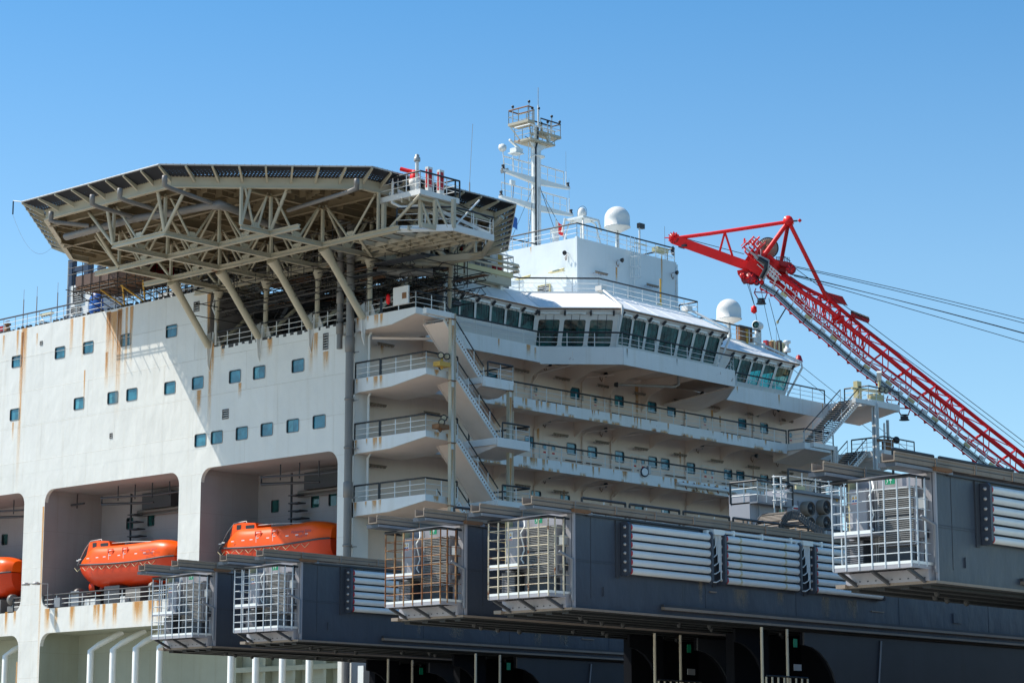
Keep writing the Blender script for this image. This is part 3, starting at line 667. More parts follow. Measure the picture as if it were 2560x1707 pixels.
# truss
ZB = 40.65; ZTp = 43.25; tr = MB(); TX = [-127.3, -122.15, -116.85, -111.75]; TY = [98.55, 103.05, 107.5, 112.1, 116.6]
tb = []
def chord(a, b): tr.ibeam(a, b, .26, .32, 'truss', .06)
rowsY = [(93.95, -122.1, -116.7), (98.5, -129.9, -109.0), (103.05, -130.2, -104.6), (107.5, -130.0, -104.2), (112.1, -130, -104.2), (116.6, -127.3, -111.7)]
for y, a, b in rowsY: chord((a, y, ZB), (b, y, ZB))
colsX = [(-127.3, 98.4, 116.6), (-122.1, 93.9, 119), (-116.8, 93.9, 119), (-111.75, 96.0, 116.6)]
for x, a, b in colsX: chord((x, a, ZB+.003), (x, b, ZB+.003))
tr.build('bottom_chord', heli)
tr = MB(); NODE = set()
def dia(a, b, r=.08): tr.tube([a, b], r, 'truss', 8)
for y, a, b in rowsY:
    xs = [x for x in (-132.4, -127.3, -122.1, -116.8, -111.75, -106.5) if a-.3 <= x <= b+.3]
    for x in xs: NODE.add((round(x, 1), y)); tr.bar((x, y, ZB+.19), (x, y, ZTp), .17, .17, 'truss')
    for p, q in zip(xs, xs[1:]):
        m_ = (p+q)/2; dia((m_-.15, y, ZB+.1), (p+.3, y, ZTp)); dia((m_+.15, y, ZB+.1), (q-.3, y, ZTp))
        tr.prism([(m_-.5, y-.02, ZB+.17), (m_+.5, y-.02, ZB+.17), (m_+.25, y-.02, ZB+.5), (m_-.25, y-.02, ZB+.5)], (0, .05, 0), 'truss')
    lo, hi = clip('y', y)
    for x, s_, lim in ((xs[0], -1, lo), (xs[-1], 1, hi)):
        reach = min(2.7, abs(lim-x)-.4)
        if reach > .6 and not (s_ > 0 and y > 102): dia((x, y, ZB+.1), (x+s_*reach, y, ZTp+.1), .12)
for x, a, b in colsX:
    ys = [y for y in (93.95, 98.5, 103.05, 107.5, 112.1, 116.6) if a-.3 <= y <= b+.3]
    if x == -111.75: ys = [96.0]+ys
    for y in ys:
        if not any(abs(x-a_) < .6 and abs(y-b_) < .3 for a_, b_ in NODE): tr.bar((x, y, ZB+.19), (x, y, ZTp), .17, .17, 'truss')
    for p, q in zip(ys, ys[1:]):
        m_ = (p+q)/2; dia((x, m_-.15, ZB+.1), (x, p+.3, ZTp)); dia((x, m_+.15, ZB+.1), (x, q-.3, ZTp))
        tr.prism([(x-.02, m_-.45, ZB+.17), (x-.02, m_+.45, ZB+.17), (x-.02, m_+.22, ZB+.5), (x-.02, m_-.22, ZB+.5)], (.05, 0, 0), 'truss')
    dia((x, ys[0], ZB+.1), (x, max(clip('x', x)[0]+.2, ys[0]-2.4), ZTp+.1), .12)
tr.build('truss_web', heli)
# outrigger tubes down to the hull
for k, (x, xt) in enumerate(((-128.35, -128.3), (-123.0, -122.9), (-117.7, -117.6), (-112.5, -112.5))):
    xn = TX[k]; f_ = V((x, 107.45, 36.6)); tp = V((xn-.1, 103.3, ZB-.15)); mb = MB()
    tk = lerp(f_, tp, .78); mb.tube([f_+(f_-tp)*.02, tk], .25, 'truss', 14); mb.tube([tk, lerp(tk, tp, 1.0)], .25, 'truss', 14, r2=.42)
    mb.prism([(x+.02, 107.62, 37.6), (x+.02, 107.2, 37.3), (x+.02, 107.4, 35.2), (x+.02, 107.62, 34.7)], (.06, 0, 0), 'white')
    mb.prism([(x-.32, 107.56, 36.9), (x+.36, 107.56, 36.9), (x+.05, 107.56, 34.9)], (0, .06, 0), 'white')
    mb.build('strut', heli)
    mb = MB(); b_ = V((x+.15, 108.0, 36.5)); tp2 = V((xn-.1, 107.5, ZB-.2)); mb.tube([b_, lerp(b_, tp2, .82)], .17, 'truss', 12); mb.tube([lerp(b_, tp2, .82), tp2], .17, 'truss', 12, r2=.42)
    mb.tube([b_, V((xn, 111.9, ZB-.3))], .15, 'truss', 10)
    mb.prism([(x-.3, 107.9, 36.45), (x+.9, 107.9, 36.45), (x+.45, 107.9, 37.4), (x-.1, 107.9, 37.7)], (0, .08, 0), 'white'); mb.build('strut', heli)
# safety net round the edge: brackets and mesh
inn = octo(.16, ZD+.02); out = octo(1.55, ZD+.36)
sides = list(zip(range(8), list(range(1, 8))+[0]))
for i, j in sides:
    a, b, c, d = inn[i], inn[j], out[j], out[i]; L = (b-a).length; wd = (d-a).length
    mb = MB(); mb.face([a, b, c, d], 'net', uv=[(0, 0), (L, 0), (L, wd), (0, wd)])
    mb.face([a-V((0, 0, .09)), b-V((0, 0, .09)), c-V((0, 0, .03)), d-V((0, 0, .03))], 'net', uv=[(.02, .03), (L+.02, .03), (L+.02, wd+.03), (.02, wd+.03)])
    mb.tube([d, c], .055, 'galv', 6); mb.tube([a, b], .05, 'net_grey', 6)
    for q in range(1, 30):
        mb.tube([lerp(d, c, q/30)-V((0, 0, .05)), lerp(d, c, q/30)+V((0, 0, .07))], .03, 'net_grey', 4)
    mb.build('safety_net', heli)
    k = max(4, round(L/1.62))
    for q in range(k+1):
        if i in (5, 4) and q % 2: continue
        mb = MB(); p = lerp(a, b, q/k); e = lerp(d, c, q/k); mb.cell([p+(b-a).normalized()*s_*.06+V((0, 0, z)) if w_ == 0 else e+(b-a).normalized()*s_*.06+V((0, 0, z*.35)) for z in (-.44, -.12) for (w_, s_) in ((0, -1), (1, -1), (1, 1), (0, 1))], 'truss'); mb.build('net_bracket', heli)
# drain pipe run beneath the deck
mb = MB(); mb.tube([PZ(x_, y_, 42.35) for x_, y_ in ((165, 592), (230, 575), (330, 548), (430, 532), (520, 515), (548, 512), (575, 520), (640, 548), (700, 572), (770, 596))], .25, 'pipe_grey', 12); mb.build('drain_main', heli)
for a, b in (((231, 488), (338, 548)), ((300, 472), (412, 534)), ((412, 440), (530, 512)), ((892, 448), (720, 530)), ((128, 530), (222, 568))):
    A3 = PZ(*a, 43.3); B3 = PZ(*b, 42.35); C3 = PZ(a[0]+8, a[1]+22, 42.75); mb = MB(); mb.tube([A3, A3-V((0, 0, .6)), lerp(A3-V((0, 0, .65)), B3, .12), B3+V((0, 0, .1))], .14, 'pipe_grey', 10); a = (A3.x, A3.y); mb.lathe((a[0], a[1], 42.85), [(.145, 0), (.175, .02), (.175, .45), (.145, .47)], 'pipe_grey', 10); mb.build('drain_branch', heli)
mb = MB(); mb.tube([(-111.9, 108.3, 39.8), (-110.6, 109.0, 39.6), (-109.0, 110.6, 39.6)], .28, 'pipe_grey', 12); mb.build('exhaust_duct', heli)
# side platform with fire monitor
def px2(x, y, Z): return PZ(860+x/5.227, 400+y/5.227, Z)
UZ = 43.0; a = px2(458, 500, UZ); b = px2(1060, 390, UZ); c = px2(1330, 480, UZ); b = V((b.x, a.y, UZ)); c = V((b.x+.02, c.y, UZ)); d = V((a.x, c.y, UZ))
plat = [a, b, V((b.x, a.y+3.6, UZ)), V((a.x, a.y+3.6, UZ))]
mb = MB(); mb.prism([p-V((0, 0, .35)) for p in plat], (0, 0, .35), 'fascia')
for k in range(5): x = a.x+.6+k*(b.x-a.x-1)/4; mb.box(x-.06, x+.06, a.y+.1, a.y+3.5, UZ-.6, UZ-.36, 'truss')
mb.build('monitor_platform', heli)
mb = MB(); rail(mb, [plat[0], plat[1], plat[2]], h=1.15, step=1.1); rail(mb, [plat[0]+V((.3, 3.2, 0)), plat[2]+V((0, -.4, 0))], h=1.15, step=1.1); mb.tube([plat[1]+V((-2.6, .1, .9)), plat[1]+V((-2.6, .1, -.5)), plat[1]+V((-1.8, .1, -.9)), plat[1]+V((-.6, 1, -.8))], .09, 'white', 8); mb.build('platform_railing', heli)
fm = thing('fire_monitor', 'red fire-fighting water cannon on the platform at the helideck edge', 'fire monitor', (b.x-1.3, a.y+.8, UZ))
mb = MB(); c0 = V((b.x-1.3, a.y+.8, UZ)); mb.lathe(c0, [(.3, 0), (.3, .5), (.38, .55), (.38, .95), (.25, 1.0), (0, 1.0)], 'white', 14); mb.build('pedestal', fm)
mb = MB(); mb.lathe(c0+V((0, 0, 1.0)), [(.3, 0), (.3, .35), (.2, .4), (.2, .55), (0, .55)], 'red', 12); mb.tube([c0+V((0, 0, 1.45)), c0+V((-.5, -.2, 1.6)), c0+V((-.9, -.4, 1.75))], .13, 'red', 8); mb.build('nozzle', fm)
for k, off in enumerate((.15, .95)):
    mb = MB(); q = V((b.x-.2+.02*k, b.y+.7+off*1.3, UZ)); mb.box(q.x-.26, q.x, q.y, q.y+.42, UZ+.1, UZ+1.65, 'white'); mb.box(q.x-.20, q.x-.06, q.y-.012, q.y-.002, UZ+.3, UZ+1.5, 'red_sign'); mb.box(q.x+.001, q.x+.012, q.y+.08, q.y+.34, UZ+.35, UZ+1.5, 'red_sign')
    tag(mb.build('foam_cabinet', loc=q), ('white upright cabinet with a red panel right beside the fire cannon', 'white upright cabinet with a red panel at the outer end of the helideck platform')[k], 'cabinet', 'white and red cabinets on the helideck platform')
mb = MB(); q = V((b.x-.5, b.y+.2, UZ)); mb.tube([q, q+V((0, 0, 1.9))], .12, 'white', 8); mb.lathe(q+V((0, 0, 1.9)), [(.2, 0), (.22, .1), (.2, .25), (.12, .3), (.16, .4), (0, .5)], 'galv', 10); tag(mb.build('deck_light', loc=q), 'round-topped white lamp post at the corner of the fire cannon platform', 'light')
# lower walkway platform under it
LZ = ZB; A_ = px2(690, 905, LZ); B_ = px2(1430, 885, LZ); C_ = px2(1950, 1020, LZ); D_ = px2(370, 1245, LZ)
pts = [V((-107.4, 100.9, LZ)), V((-106.4, 103.3, LZ)), V((-102.2, 103.3, LZ)), V((-102.2, 110.4, LZ)), V((-107.3, 113.0, LZ)), V((-112.0, 112.0, LZ)), V((-112.0, 104.0, LZ))]
pts[0] = V((A_.x-3.4, A_.y+.0, LZ)); pts[1] = A_; pts[2] = V((B_.x, B_.y, LZ)); pts[3] = C_; pts[4] = V((C_.x-4, C_.y+3.2, LZ)); pts[5] = V((D_.x, D_.y+3, LZ)); pts[6] = D_
mb = MB()
for p, q in zip(pts, pts[1:]+pts[:1]): mb.bar(p, q, .16, .42, 'fascia' if p in (pts[1], pts[2]) else 'truss')
for k in range(9):
    y = B_.y+.8*k; 
    if y < C_.y: mb.bar((D_.x+1.2, y, LZ-.02), (B_.x-.1, y, LZ-.02), .08, .28, 'truss')
for k in range(6): x = B_.x-.9-k*1.25; mb.bar((x, A_.y+.2, LZ), (x, C_.y, LZ), .1, .3, 'truss'); 
for k in range(5): x = B_.x-.9-k*1.9; mb.bar((x, B_.y+.2, LZ-.05), (x-1.8, C_.y-.3, LZ-.05), .07, .2, 'truss')
mb.face([(B_.x-.2, B_.y+.1, LZ+.12), (B_.x-.2, C_.y, LZ+.12), (D_.x+1, C_.y, LZ+.12), (D_.x+1, B_.y+.1, LZ+.12)], 'dark_grey')
mb.build('walkway', heli)
mb = MB(); z_ = V((0, 0, .2)); rail(mb, [pts[1]+z_, pts[2]+z_, pts[3]+z_, pts[4]+z_], h=1.15, step=1.7, n=3); mb.build('walkway_railing', heli)
mb = MB()
up = V((0, 0, UZ-LZ-.5))
for p in (A_+V((-1.2, 0, 0)), lerp(A_, B_, .42), lerp(A_, B_, .68), B_): mb.bar(p, p+up, .24, .24, 'truss')
P_ = [A_+V((-.6, 0, .2)), lerp(A_, B_, .28)+up, lerp(A_, B_, .62), lerp(A_, B_, .42)+up, lerp(A_, B_, .9), lerp(A_, B_, .7)+up]
mb.tube([P_[0], plat[1]-V((0, 0, .4))], .10, 'truss', 8); mb.tube([P_[0]+V((.2, 0, 0)), P_[1]], .09, 'truss', 8); mb.tube([P_[2], P_[3]], .09, 'truss', 8); mb.tube([P_[4], P_[5]], .09, 'truss', 8)
mb.tube([A_+V((.3, 0, 0)), lerp(A_, B_, .6)-V((0, 0, .1))], .1, 'fascia', 8)
mb.tube([B_+V((0, .2, .2)), B_+V((-.2, 2.6, 2.3))], .06, 'rail_white', 6)
s0 = lerp(pts[2], pts[3], .92)+z_; s1 = V((-105.6, 103.9, 43.4))
for w in (0, .8): mb.bar(s0+V((-w, 0, 0)), s1+V((-w, 0, 0)), .06, .22, 'rail_white'); mb.tube([s0+V((-w, 0, 1)), s1+V((-w, 0, 1))], .04, 'black', 5)
for k in range(12): p = lerp(s0, s1, (k+.5)/12); mb.box(p.x-.8, p.x, p.y-.12, p.y+.12, p.z, p.z+.04, 'rail_white')
for k in range(6): p = lerp(s0, s1, k/5.0); mb.tube([p, p+V((0, 0, 1))], .03, 'rail_white', 4)
mb.build('platform_truss', heli)
# rear lower truss legs seen under the deck, right
mb = MB()
for p, q in (((-108.9, 112.3, LZ-.2), (-104.2, 112.3, LZ+2.3)), ((-108.9, 112.3, LZ-.2), (-108.9, 108, LZ+2.3)), ((-108.9, 112.3, LZ-.1), (-108.9, 112.3, LZ+2.5)), ((-108.9, 112.3, LZ), (-110.6, 113.8, 37.9)), ((-114, 111.6, LZ-.1), (-106, 112.4, LZ-.1)), ((-112.8, 107.6, LZ-.25), (-108.9, 112.3, LZ-.25))): mb.tube([p, q], .17, 'truss', 8)
mb.build('rear_brace', heli)
mb = MB(); q = V((X0-1.9, Y0+CH-.4, ZD+.6)); mb.tube([octo(1.55, ZD+.36)[0]+V((0, 0, 0)), octo(1.55, ZD+.4)[0]+V((-1.0, 0, .2))], .03, 'galv', 4)
p0 = octo(1.55, ZD+.36)[0]+V((-1.0, 0, .2)); p1 = octo(1.55, ZD+.36)[7]+V((1.5, -1.2, -.6)); mb.tube([p0, p0-V((0, 0, .9))], .05, 'black', 5)
mb.tube([lerp(p0-V((0, 0, .9)), p1, t_)-V((0, 0, 2.6*4*t_*(1-t_)*.5)) for t_ in [k/10 for k in range(11)]], .008, 'galv', 4); mb.build('wire_aerial', heli)

# scaffold hung under the deck
hs = thing('hanging_scaffold', 'dark tube and board scaffold crowded beneath the helideck', 'scaffold', (-117, 112, 38))
mb = MB()
for z in (42.4, 41.6, 40.9, 40.1, 39.2, 38.3):
    for y in (105.6, 107.3, 109.8, 111.6, 114.0, 115.4): 
        a = -128+rnd.random()*4 if z < 41 else -121+rnd.random()*3
        mb.tube([(a, y, z+rnd.uniform(-.1, .1)), (-109-rnd.random()*2, y, z+rnd.uniform(-.1, .1))], .035, 'scaff_pole', 4)
    for k in range(9):
        x = -127.5+k*2.4
        if z > 41 and x < -120: continue
        mb.tube([(x, 105.5, z+.1), (x, 115.5, z+.1)], .035, 'scaff_pole', 4)
for k in range(80):
    x = -128+rnd.random()*18.5; y = 105.8+rnd.random()*9.5; zt = 43.0; zb = 37.6+rnd.random()*2.6 if x > -127 and y > 108.5 else 40.2
    mb.tube([(x, y, zb), (x, y, zt)], .035, 'scaff_pole', 4)
for k in range(130):
    x = -128+rnd.random()*18.5; y = 107.5+rnd.random()*8; z = 39.2+rnd.random()*3; mb.tube([(x, y, z), (x+rnd.uniform(-1.4, 1.4), y+rnd.uniform(-1, 1), z+rnd.uniform(-1, 1))], .03, 'scaff_pole', 4)
# lattice girders of the scaffold
for y in (108.9, 112.9, 115.8):
    for z0 in (39.9, 38.9):
        mb.tube([(-130, y, z0), (-109, y, z0)], .04, 'scaff_pole', 4); mb.tube([(-130, y, z0+.55), (-109, y, z0+.55)], .04, 'scaff_pole', 4)
        for k in range(42): x = -130+k*.5; mb.tube([(x, y, z0+(.55 if k % 2 else 0)), (x+.5, y, z0+(0 if k % 2 else .55))], .025, 'scaff_pole', 4)
mb.build('scaffold_tubes', hs)
mb = MB()
for k in range(26):
    x = -127+rnd.random()*16; y = 106.5+rnd.random()*8; z = rnd.choice((42.3, 41.4, 40.7, 39.9, 39.3)); L = 2+rnd.random()*3.5
    if z > 41 and x < -120: x += 7
    mb.box(x, x+L, y, y+.28+rnd.random()*.9, z, z+.06, rnd.choice(('wood', 'dark_grey', 'scaff_wrap', 'dark_grey')))
mb.box(-116.6, -109.0, 108.4, 110.6, 42.1, 42.25, 'scaff_wrap'); mb.box(-118, -110.5, 111, 113.5, 41.2, 41.35, 'dark_grey'); mb.box(-126, -112, 114, 116.5, 38.6, 38.9, 'dark_grey'); mb.box(-128.4, -121, 110, 112.5, 39.2, 40.0, 'dark_grey')
mb.build('planking', hs)
mb = MB(); mb.tube([(-127.5, 110.2, 41.9), (-118, 110.4, 41.8), (-112.2, 110.6, 41.6)], .3, 'pipe_grey', 10); mb.tube([(-127.0, 113, 40.6), (-110.2, 113, 40.6)], .2, 'dark_grey', 8); mb.tube([(-114.1, 109.6, 42), (-114.1, 109.6, 36.6)], .22, 'pipe_grey', 10); mb.build('service_pipe', hs)
# ================= accommodation block facing the beams
acc = thing('accommodation_block', 'cream and white accommodation front with long rust-streaked balconies and small blue windows', 'ship superstructure', (-114.3, 134, 12))
XW = -114.3; XF = -110.3; XP = -106.6; YE = PX(2060, 1060, XW).y
LV = [36.6, 32.45, 28.35, 24.2, 20.1]
w1 = [(1230, 944), (1437, 983), (1547.6, 1002.7), (1630, 1018), (1678.5, 1027), (1855.6, 1059), (1910, 1070)]
w2 = [(1323.8, 1105), (1428.6, 1121.7), (1480.7, 1130), (1548.8, 1141.6), (1631.4, 1155), (1663, 1160), (1727, 1170), (1820, 1185), (1850.6, 1189), (1910.7, 1199), (1938.6, 1205)]
w3 = [(1340, 1241), (1412.6, 1251), (1598, 1275), (1663.6, 1284), (1270, 1228)]
fw = [(PX(x, y, XW).y, PX(x, y, XW).z) for x, y in w1+w2+w3]
hl = [(u-.5, u+.5, v-.40, v+.40) for u, v in fw]
mb = MB(); wall_cut(mb, FAC, HY+.2, YE, 0, 36.35, hl, 'cream')
mb.face([(XW, YE, 0), (-134, YE, 0), (-134, YE, 36.35), (XW, YE, 36.35)], 'cream')
wst = []
for x, y, w, L in ((1592, 960, .6, 2.0), (1592, 1000, .4, 1.4), (1780, 1025, .4, 1.2), (1410, 1225, .3, 1.4), (1800, 1040, .3, 1.2), (1700, 1130, .3, 1.5), (955, 860, .4, .8), (1345, 1070, .4, 1.2)): p = PX(x, y, XW); wst.append((p.y, p.z, w, L))
stains(mb, FAC, wst); mb.build('front_wall', acc)
for u, v in fw: window(FAC, u, v, 1.0, .80, 'facade_glass', acc, frame='pipe_grey', r=.11)
# doors with portholes
for x, y, dbl, rowz in ((1337, 975, 0, 32.45), (1487, 1002, 0, 32.45), (1760.7, 1051, 0, 32.45), (1360, 1122, 0, 28.35), (1382, 1125, 0, 28.35), (1586, 1156, 0, 28.35), (1606, 1160, 0, 28.35), (1762, 1184, 0, 28.35), (1780, 1187, 0, 28.35), (1975, 1090, 0, 32.45), (1965, 1215, 0, 28.35)):
    u = PX(x, y, XW).y; mb = MB(); lo = rrect(u, rowz+1.15, .92, 2.0, .16); mb.prism([FAC.p(a, b, .003) for a, b in lo], (.05, 0, 0), 'cream')
    li = rrect(u, rowz+1.15, 1.06, 2.14, .2)
    mb.prism([FAC.p(a, b, .002) for a, b in li], (.02, 0, 0), 'fascia'); dr = mb.build('door', acc)
    mb = MB(); mb.lathe(FAC.p(u, rowz+1.75, .055), [(.24, 0), (.24, .02), (.17, .02)], 'galv', 16, (1, 0, 0)); mb.lathe(FAC.p(u, rowz+1.75, .06), [(.17, 0), (0, .002)], 'facade_glass', 16, (1, 0, 0), False); mb.build('porthole', dr)
    mb = MB(); mb.box(FAC.p(u, 0, .056).x, FAC.p(u, 0, .066).x, u-.14, u+.14, rowz+1.28, rowz+1.4, 'red_sign'); mb.box(FAC.p(u, 0, .056).x, FAC.p(u, 0, .12).x, u+.25, u+.4, rowz+1.0, rowz+1.05, 'dark_grey'); mb.build('door_plate', dr)
# balconies: slab, fascia, brackets
def slab(mb, poly, zt, h=.95, lip=.16, m='fascia', under='cream'):
    """deck plate with a deep edge beam along the open polygon poly"""
    poly = [V((x, y, zt)) for x, y in poly]
    mb.prism([p-V((0, 0, .22)) for p in poly], (0, 0, .2), under)
    for a, b in zip(poly, poly[1:]):
        if a in NOF or b in NOF: pass
        mb.bar(a-V((0, 0, h/2)), b-V((0, 0, h/2)), lip, h, m)
NOF = []
def balcony(zt, y0, y1, xf, name='balcony', h=.76, rst=()):
    mb = MB(); mb.box(XW+.01, xf-.12, y0, y1, zt-.2, zt, 'cream')
    mb.box(xf-.12, xf, y0, y1, zt-h, zt+.03, 'fascia')
    pl = Plane((xf, 0, 0), (0, 1, 0), (1, 0, 0)); L = []
    for k in range(26):
        y = y0+rnd.random()*(y1-y0); L.append((y, zt+.02, .12+rnd.random()*.2, .3+rnd.random()*.65))
    for y, w, ln in rst: L.append((y*110.3/106.6, zt+.02, w, ln*.8))
    stains(mb, pl, L)
    L = []
    for k in range(30): y = y0+rnd.random()*(y1-y0); w = .3+rnd.random()*.9; mb.face([pl.p(y-w/2, zt-h, .006), pl.p(y+w/2, zt-h, .006), pl.p(y+w/2, zt-h+.28, .006), pl.p(y-w/2, zt-h+.28, .006)], 'stain', uv=[(0, 0), (1, 0), (1, 1), (0, 1)])
    y = y0+2.2
    while y < y1-1:
        mb.prism([(XW+.01, y, zt-.2), (xf-.12, y, zt-.2), (xf-.12, y, zt-h+.1), (XW+2.2, y, zt-.62), (XW+.8, y, zt-.85), (XW+.01, y, zt-1.3)], (0, .06, 0), 'cream'); y += 4.4
    b = mb.build(name, acc)
    mb = MB(); rail(mb, [(xf-.08, y0, zt+.03), (xf-.08, y1, zt+.03)], h=1.05, step=1.6); mb.build('railing', b)
    return b
YR0, YR1 = 115.6, PX(1968, 1114, XF).y
balcony(LV[1], YR0, YR1, XF, rst=((119.5, .6, .9), (121.4, .4, .95)))
balcony(LV[2], YR0, YR1, XF, rst=((117.9, .7, .95), (119.0, .4, .95), (122, .3, .8), (127.6, .8, .9), (134.7, .3, .9), (136, .4, .95), (137.2, .4, .95), (138.2, .4, .95)))
balcony(LV[3], YR0, YR1, XF)
# rusty pipe end on the second balcony
mb = MB(); mb.tube([(XF+.15, 138.0, LV[2]-.35), (XF+.15, 145.0, LV[2]-.35), (XF+.12, 145.4, LV[2]-.5)], .14, 'fascia', 8)
for k in range(5): mb.tube([(XF+.05, 138.8+k*1.3, LV[2]-.1), (XF+.3, 138.9+k*1.3, LV[2]-.7)], .05, 'rusty', 5)
mb.build('drain_box', acc)
# narrow walkways behind the stairs, both ends
for z in LV[1:4]:
    for y0, y1 in ((HY+.3, YR0), (YR1, YE)):
        mb = MB(); mb.box(XW+.01, -111.2, y0, y1, z-.2, z, 'cream'); mb.box(-111.2, -111.05, y0, y1, z-.55, z+.02, 'fascia'); mb.build('walkway', acc)
# end platforms
def platform(zt, x0, x1, y0, y1, side, gate=True):
    mb = MB(); mb.box(x0, x1-.12, y0+.12, y1, zt-.2, zt, 'cream')
    h = .9; ht = .38
    if side == 'left':      # the front edge beam tapers towards the free corner
        mb.prism([(x0-.6, y0, zt-1.5), (x0-.3, y0, zt-1.05), (x0+.3, y0, zt-h), (x0+3.4, y0, zt-h+.05), (x1, y0, zt-ht), (x1, y0, zt+.03), (x0-.6, y0, zt+.03)], (0, .12, 0), 'fascia')
        mb.prism([(x1, y0+.121, zt-ht), (x1, y1, zt-ht-.1), (x1, y1, zt+.03), (x1, y0+.121, zt+.03)], (-.12, 0, 0), 'fascia')
        mb.face([(x0+3.2, y0+.1, zt-h+.06), (x1-.1, y0+.1, zt-ht), (x1-.1, y1, zt-ht), (x0+3.0, y1+1.4, zt-h+.06)], 'cream')
        mb.face([(x0+3.2, y0+.1, zt-h+.06), (x0, y0+.1, zt-h), (x0, y1+1.4, zt-h), (x0+3.0, y1+1.4, zt-h+.06)], 'cream')
        pl = Plane((0, y0, 0), (1, 0, 0), (0, -1, 0)); stains(mb, pl, [(x0+2.0, zt, .5, .9), (x0+2.5, zt, .35, .9), (x0+.2, zt, .3, .9), (x0+1.2, zt, .2, .5)])
        pl = Plane((x1, 0, 0), (0, 1, 0), (1, 0, 0)); stains(mb, pl, [(y0+1.0, zt, .6, .5), (y0+2.2, zt, .8, .55)])
    else:
        mb.box(x0, x1, y0, y0+.12, zt-.5, zt+.03, 'fascia'); mb.box(x1-.12, x1, y0+.12, y1, zt-.5, zt+.03, 'fascia')
        mb.prism([(x0, y0+.13, zt-.21), (x1-.12, y0+.13, zt-.21), (x1-.12, y0+.13, zt-.5), (x0, y0+.13, zt-1.3)], (0, y1-y0-.2, 0), 'cream')
    b = mb.build('platform', acc)
    mb = MB()
    if side == 'left': rail(mb, [(x0, y0+.06, zt), (x0+2.35, y0+.06, zt)], h=1.1, step=1.2); rail(mb, [(x0+2.45, y0+.06, zt), (x1-.06, y0+.06, zt), (x1-.06, y1, zt)], h=1.1, step=1.3)
    else: rail(mb, [(x0+1.6, y0+.06, zt), (x1-.06, y0+.06, zt), (x1-.06, y1, zt)], h=1.1, step=1.2)
    mb.build('railing', b)
    return b
for i, z in enumerate(LV[:4]):
    platform(z, XE, -107.6 if i == 0 else XP, HY, 110.6, 'left')
# white wall pipe beside the hull edge and inner wall bits at the left
for z in LV[1:4]:
    mb = MB(); p = V((-112.9, HY+.9, z)); mb.tube([p, p+V((0, 0, 3.0)), p+V((.25, 0, 3.3))], .09, 'tube_white', 8); mb.build('down_pipe', acc)
mb = MB(); mb.tube([(-112.6, HY+.9, 35.3), (-109.9, 111, 35.25), (-109.2, 112.4, 35.6)], .1, 'cream', 8); mb.build('soffit_pipe', acc)
# stairs
def stair(a, b, w, m='cream', parent=acc, name='stairway', under=True, rl=(0, 1), nst=15, dirw=(-1, 0, 0)):
    a = V(a); b = V(b); dw = V(dirw)*w; mb = MB()
    for k in (0, 1): mb.bar(a+dw*k, b+dw*k, .09, .36, 'fascia' if k == 0 else m)
    if under: mb.prism([a+V((0, 0, -.20))+dw*.04, b+V((0, 0, -.20))+dw*.04, b+V((0, 0, -.20))+dw*.96, a+V((0, 0, -.20))+dw*.96], (0, 0, .03), 'cream')
    n = nst; st_ = (b-a); hd = V((st_.x, st_.y, 0)).normalized()*.26
    for k in range(n):
        p = lerp(a, b, (k+.5)/n)+V((0, 0, .12)); mb.cell([p, p+hd, p+hd+dw, p+dw, p+V((0, 0, .05)), p+hd+V((0, 0, .05)), p+hd+dw+V((0, 0, .05)), p+dw+V((0, 0, .05))], 'galv' if under else 'dark_grey')
    for k in range(24): p = lerp(a, b, (k+.5)/24); mb.box(p.x+.046, p.x+.055, p.y-.05, p.y+.05, p.z-.05, p.z+.05, 'rusty')
    s = mb.build(name, parent)
    mb = MB()
    for k in rl:
        p, q = a+dw*k+V((0, 0, .1)), b+dw*k+V((0, 0, .1))
        mb.tube([p+V((0, 0, 1.0)), q+V((0, 0, 1.0))], .045, 'black', 5); mb.tube([p+V((0, 0, .5)), q+V((0, 0, .5))], .025, 'rail_white', 4)
        for i in range(5): c = lerp(p, q, i/4); mb.tube([c, c+V((0, 0, 1))], .035, 'rail_white', 4)
    mb.build('stair_railing', s); return s
SX = -106.45
for i in range(4):
    top = LV[i]; bot = LV[i+1]; ya = PX(*((1112, 797), (1144, 944), (1144, 1101), (1144, 1258))[i], SX); yb = PX(*((1209, 957), (1251, 1108), (1245, 1262), (1245, 1415))[i], SX)
    stair(ya, yb, 1.9)
# landings
for i, z in enumerate(LV[1:4]):
    x1 = -105.4 if i else -106.2; y0 = PX(1205 if i == 0 else 1242, 1000, x1).y; y1 = PX(1281 if i == 0 else 1322, 1000, x1).y; mb = MB()
    mb.box(-108.4, x1, y0, y1, z-.18, z-.02, 'cream'); mb.box(-110.2, -108.4, y0+1.1, y1, z-.18, z-.02, 'cream'); mb.box(x1, x1+.12, y0, y1, z-.6, z+.02, 'fascia'); mb.box(-108.4, x1-.002, y0-.1, y0, z-.45, z+.0, 'fascia'); mb.box(XF+.15, x1, y1-.12, y1+.002, z-.6, z+.018, 'fascia')
    mb.prism([(-108.3, y0+.02, z-.19), (x1-.05, y0+.02, z-.19), (x1-.05, y0+.02, z-.58), (-107.4, y0+.02, z-1.0), (-108.3, y0+.02, z-1.0)], (0, y1-y0-.15, 0), 'cream')
    b = mb.build('landing', acc); mb = MB(); rail(mb, [(x1+.05, y0+.5, z), (x1+.05, y1, z), (XF+.2, y1, z)], h=1.05, step=1.2); mb.build('railing', b)
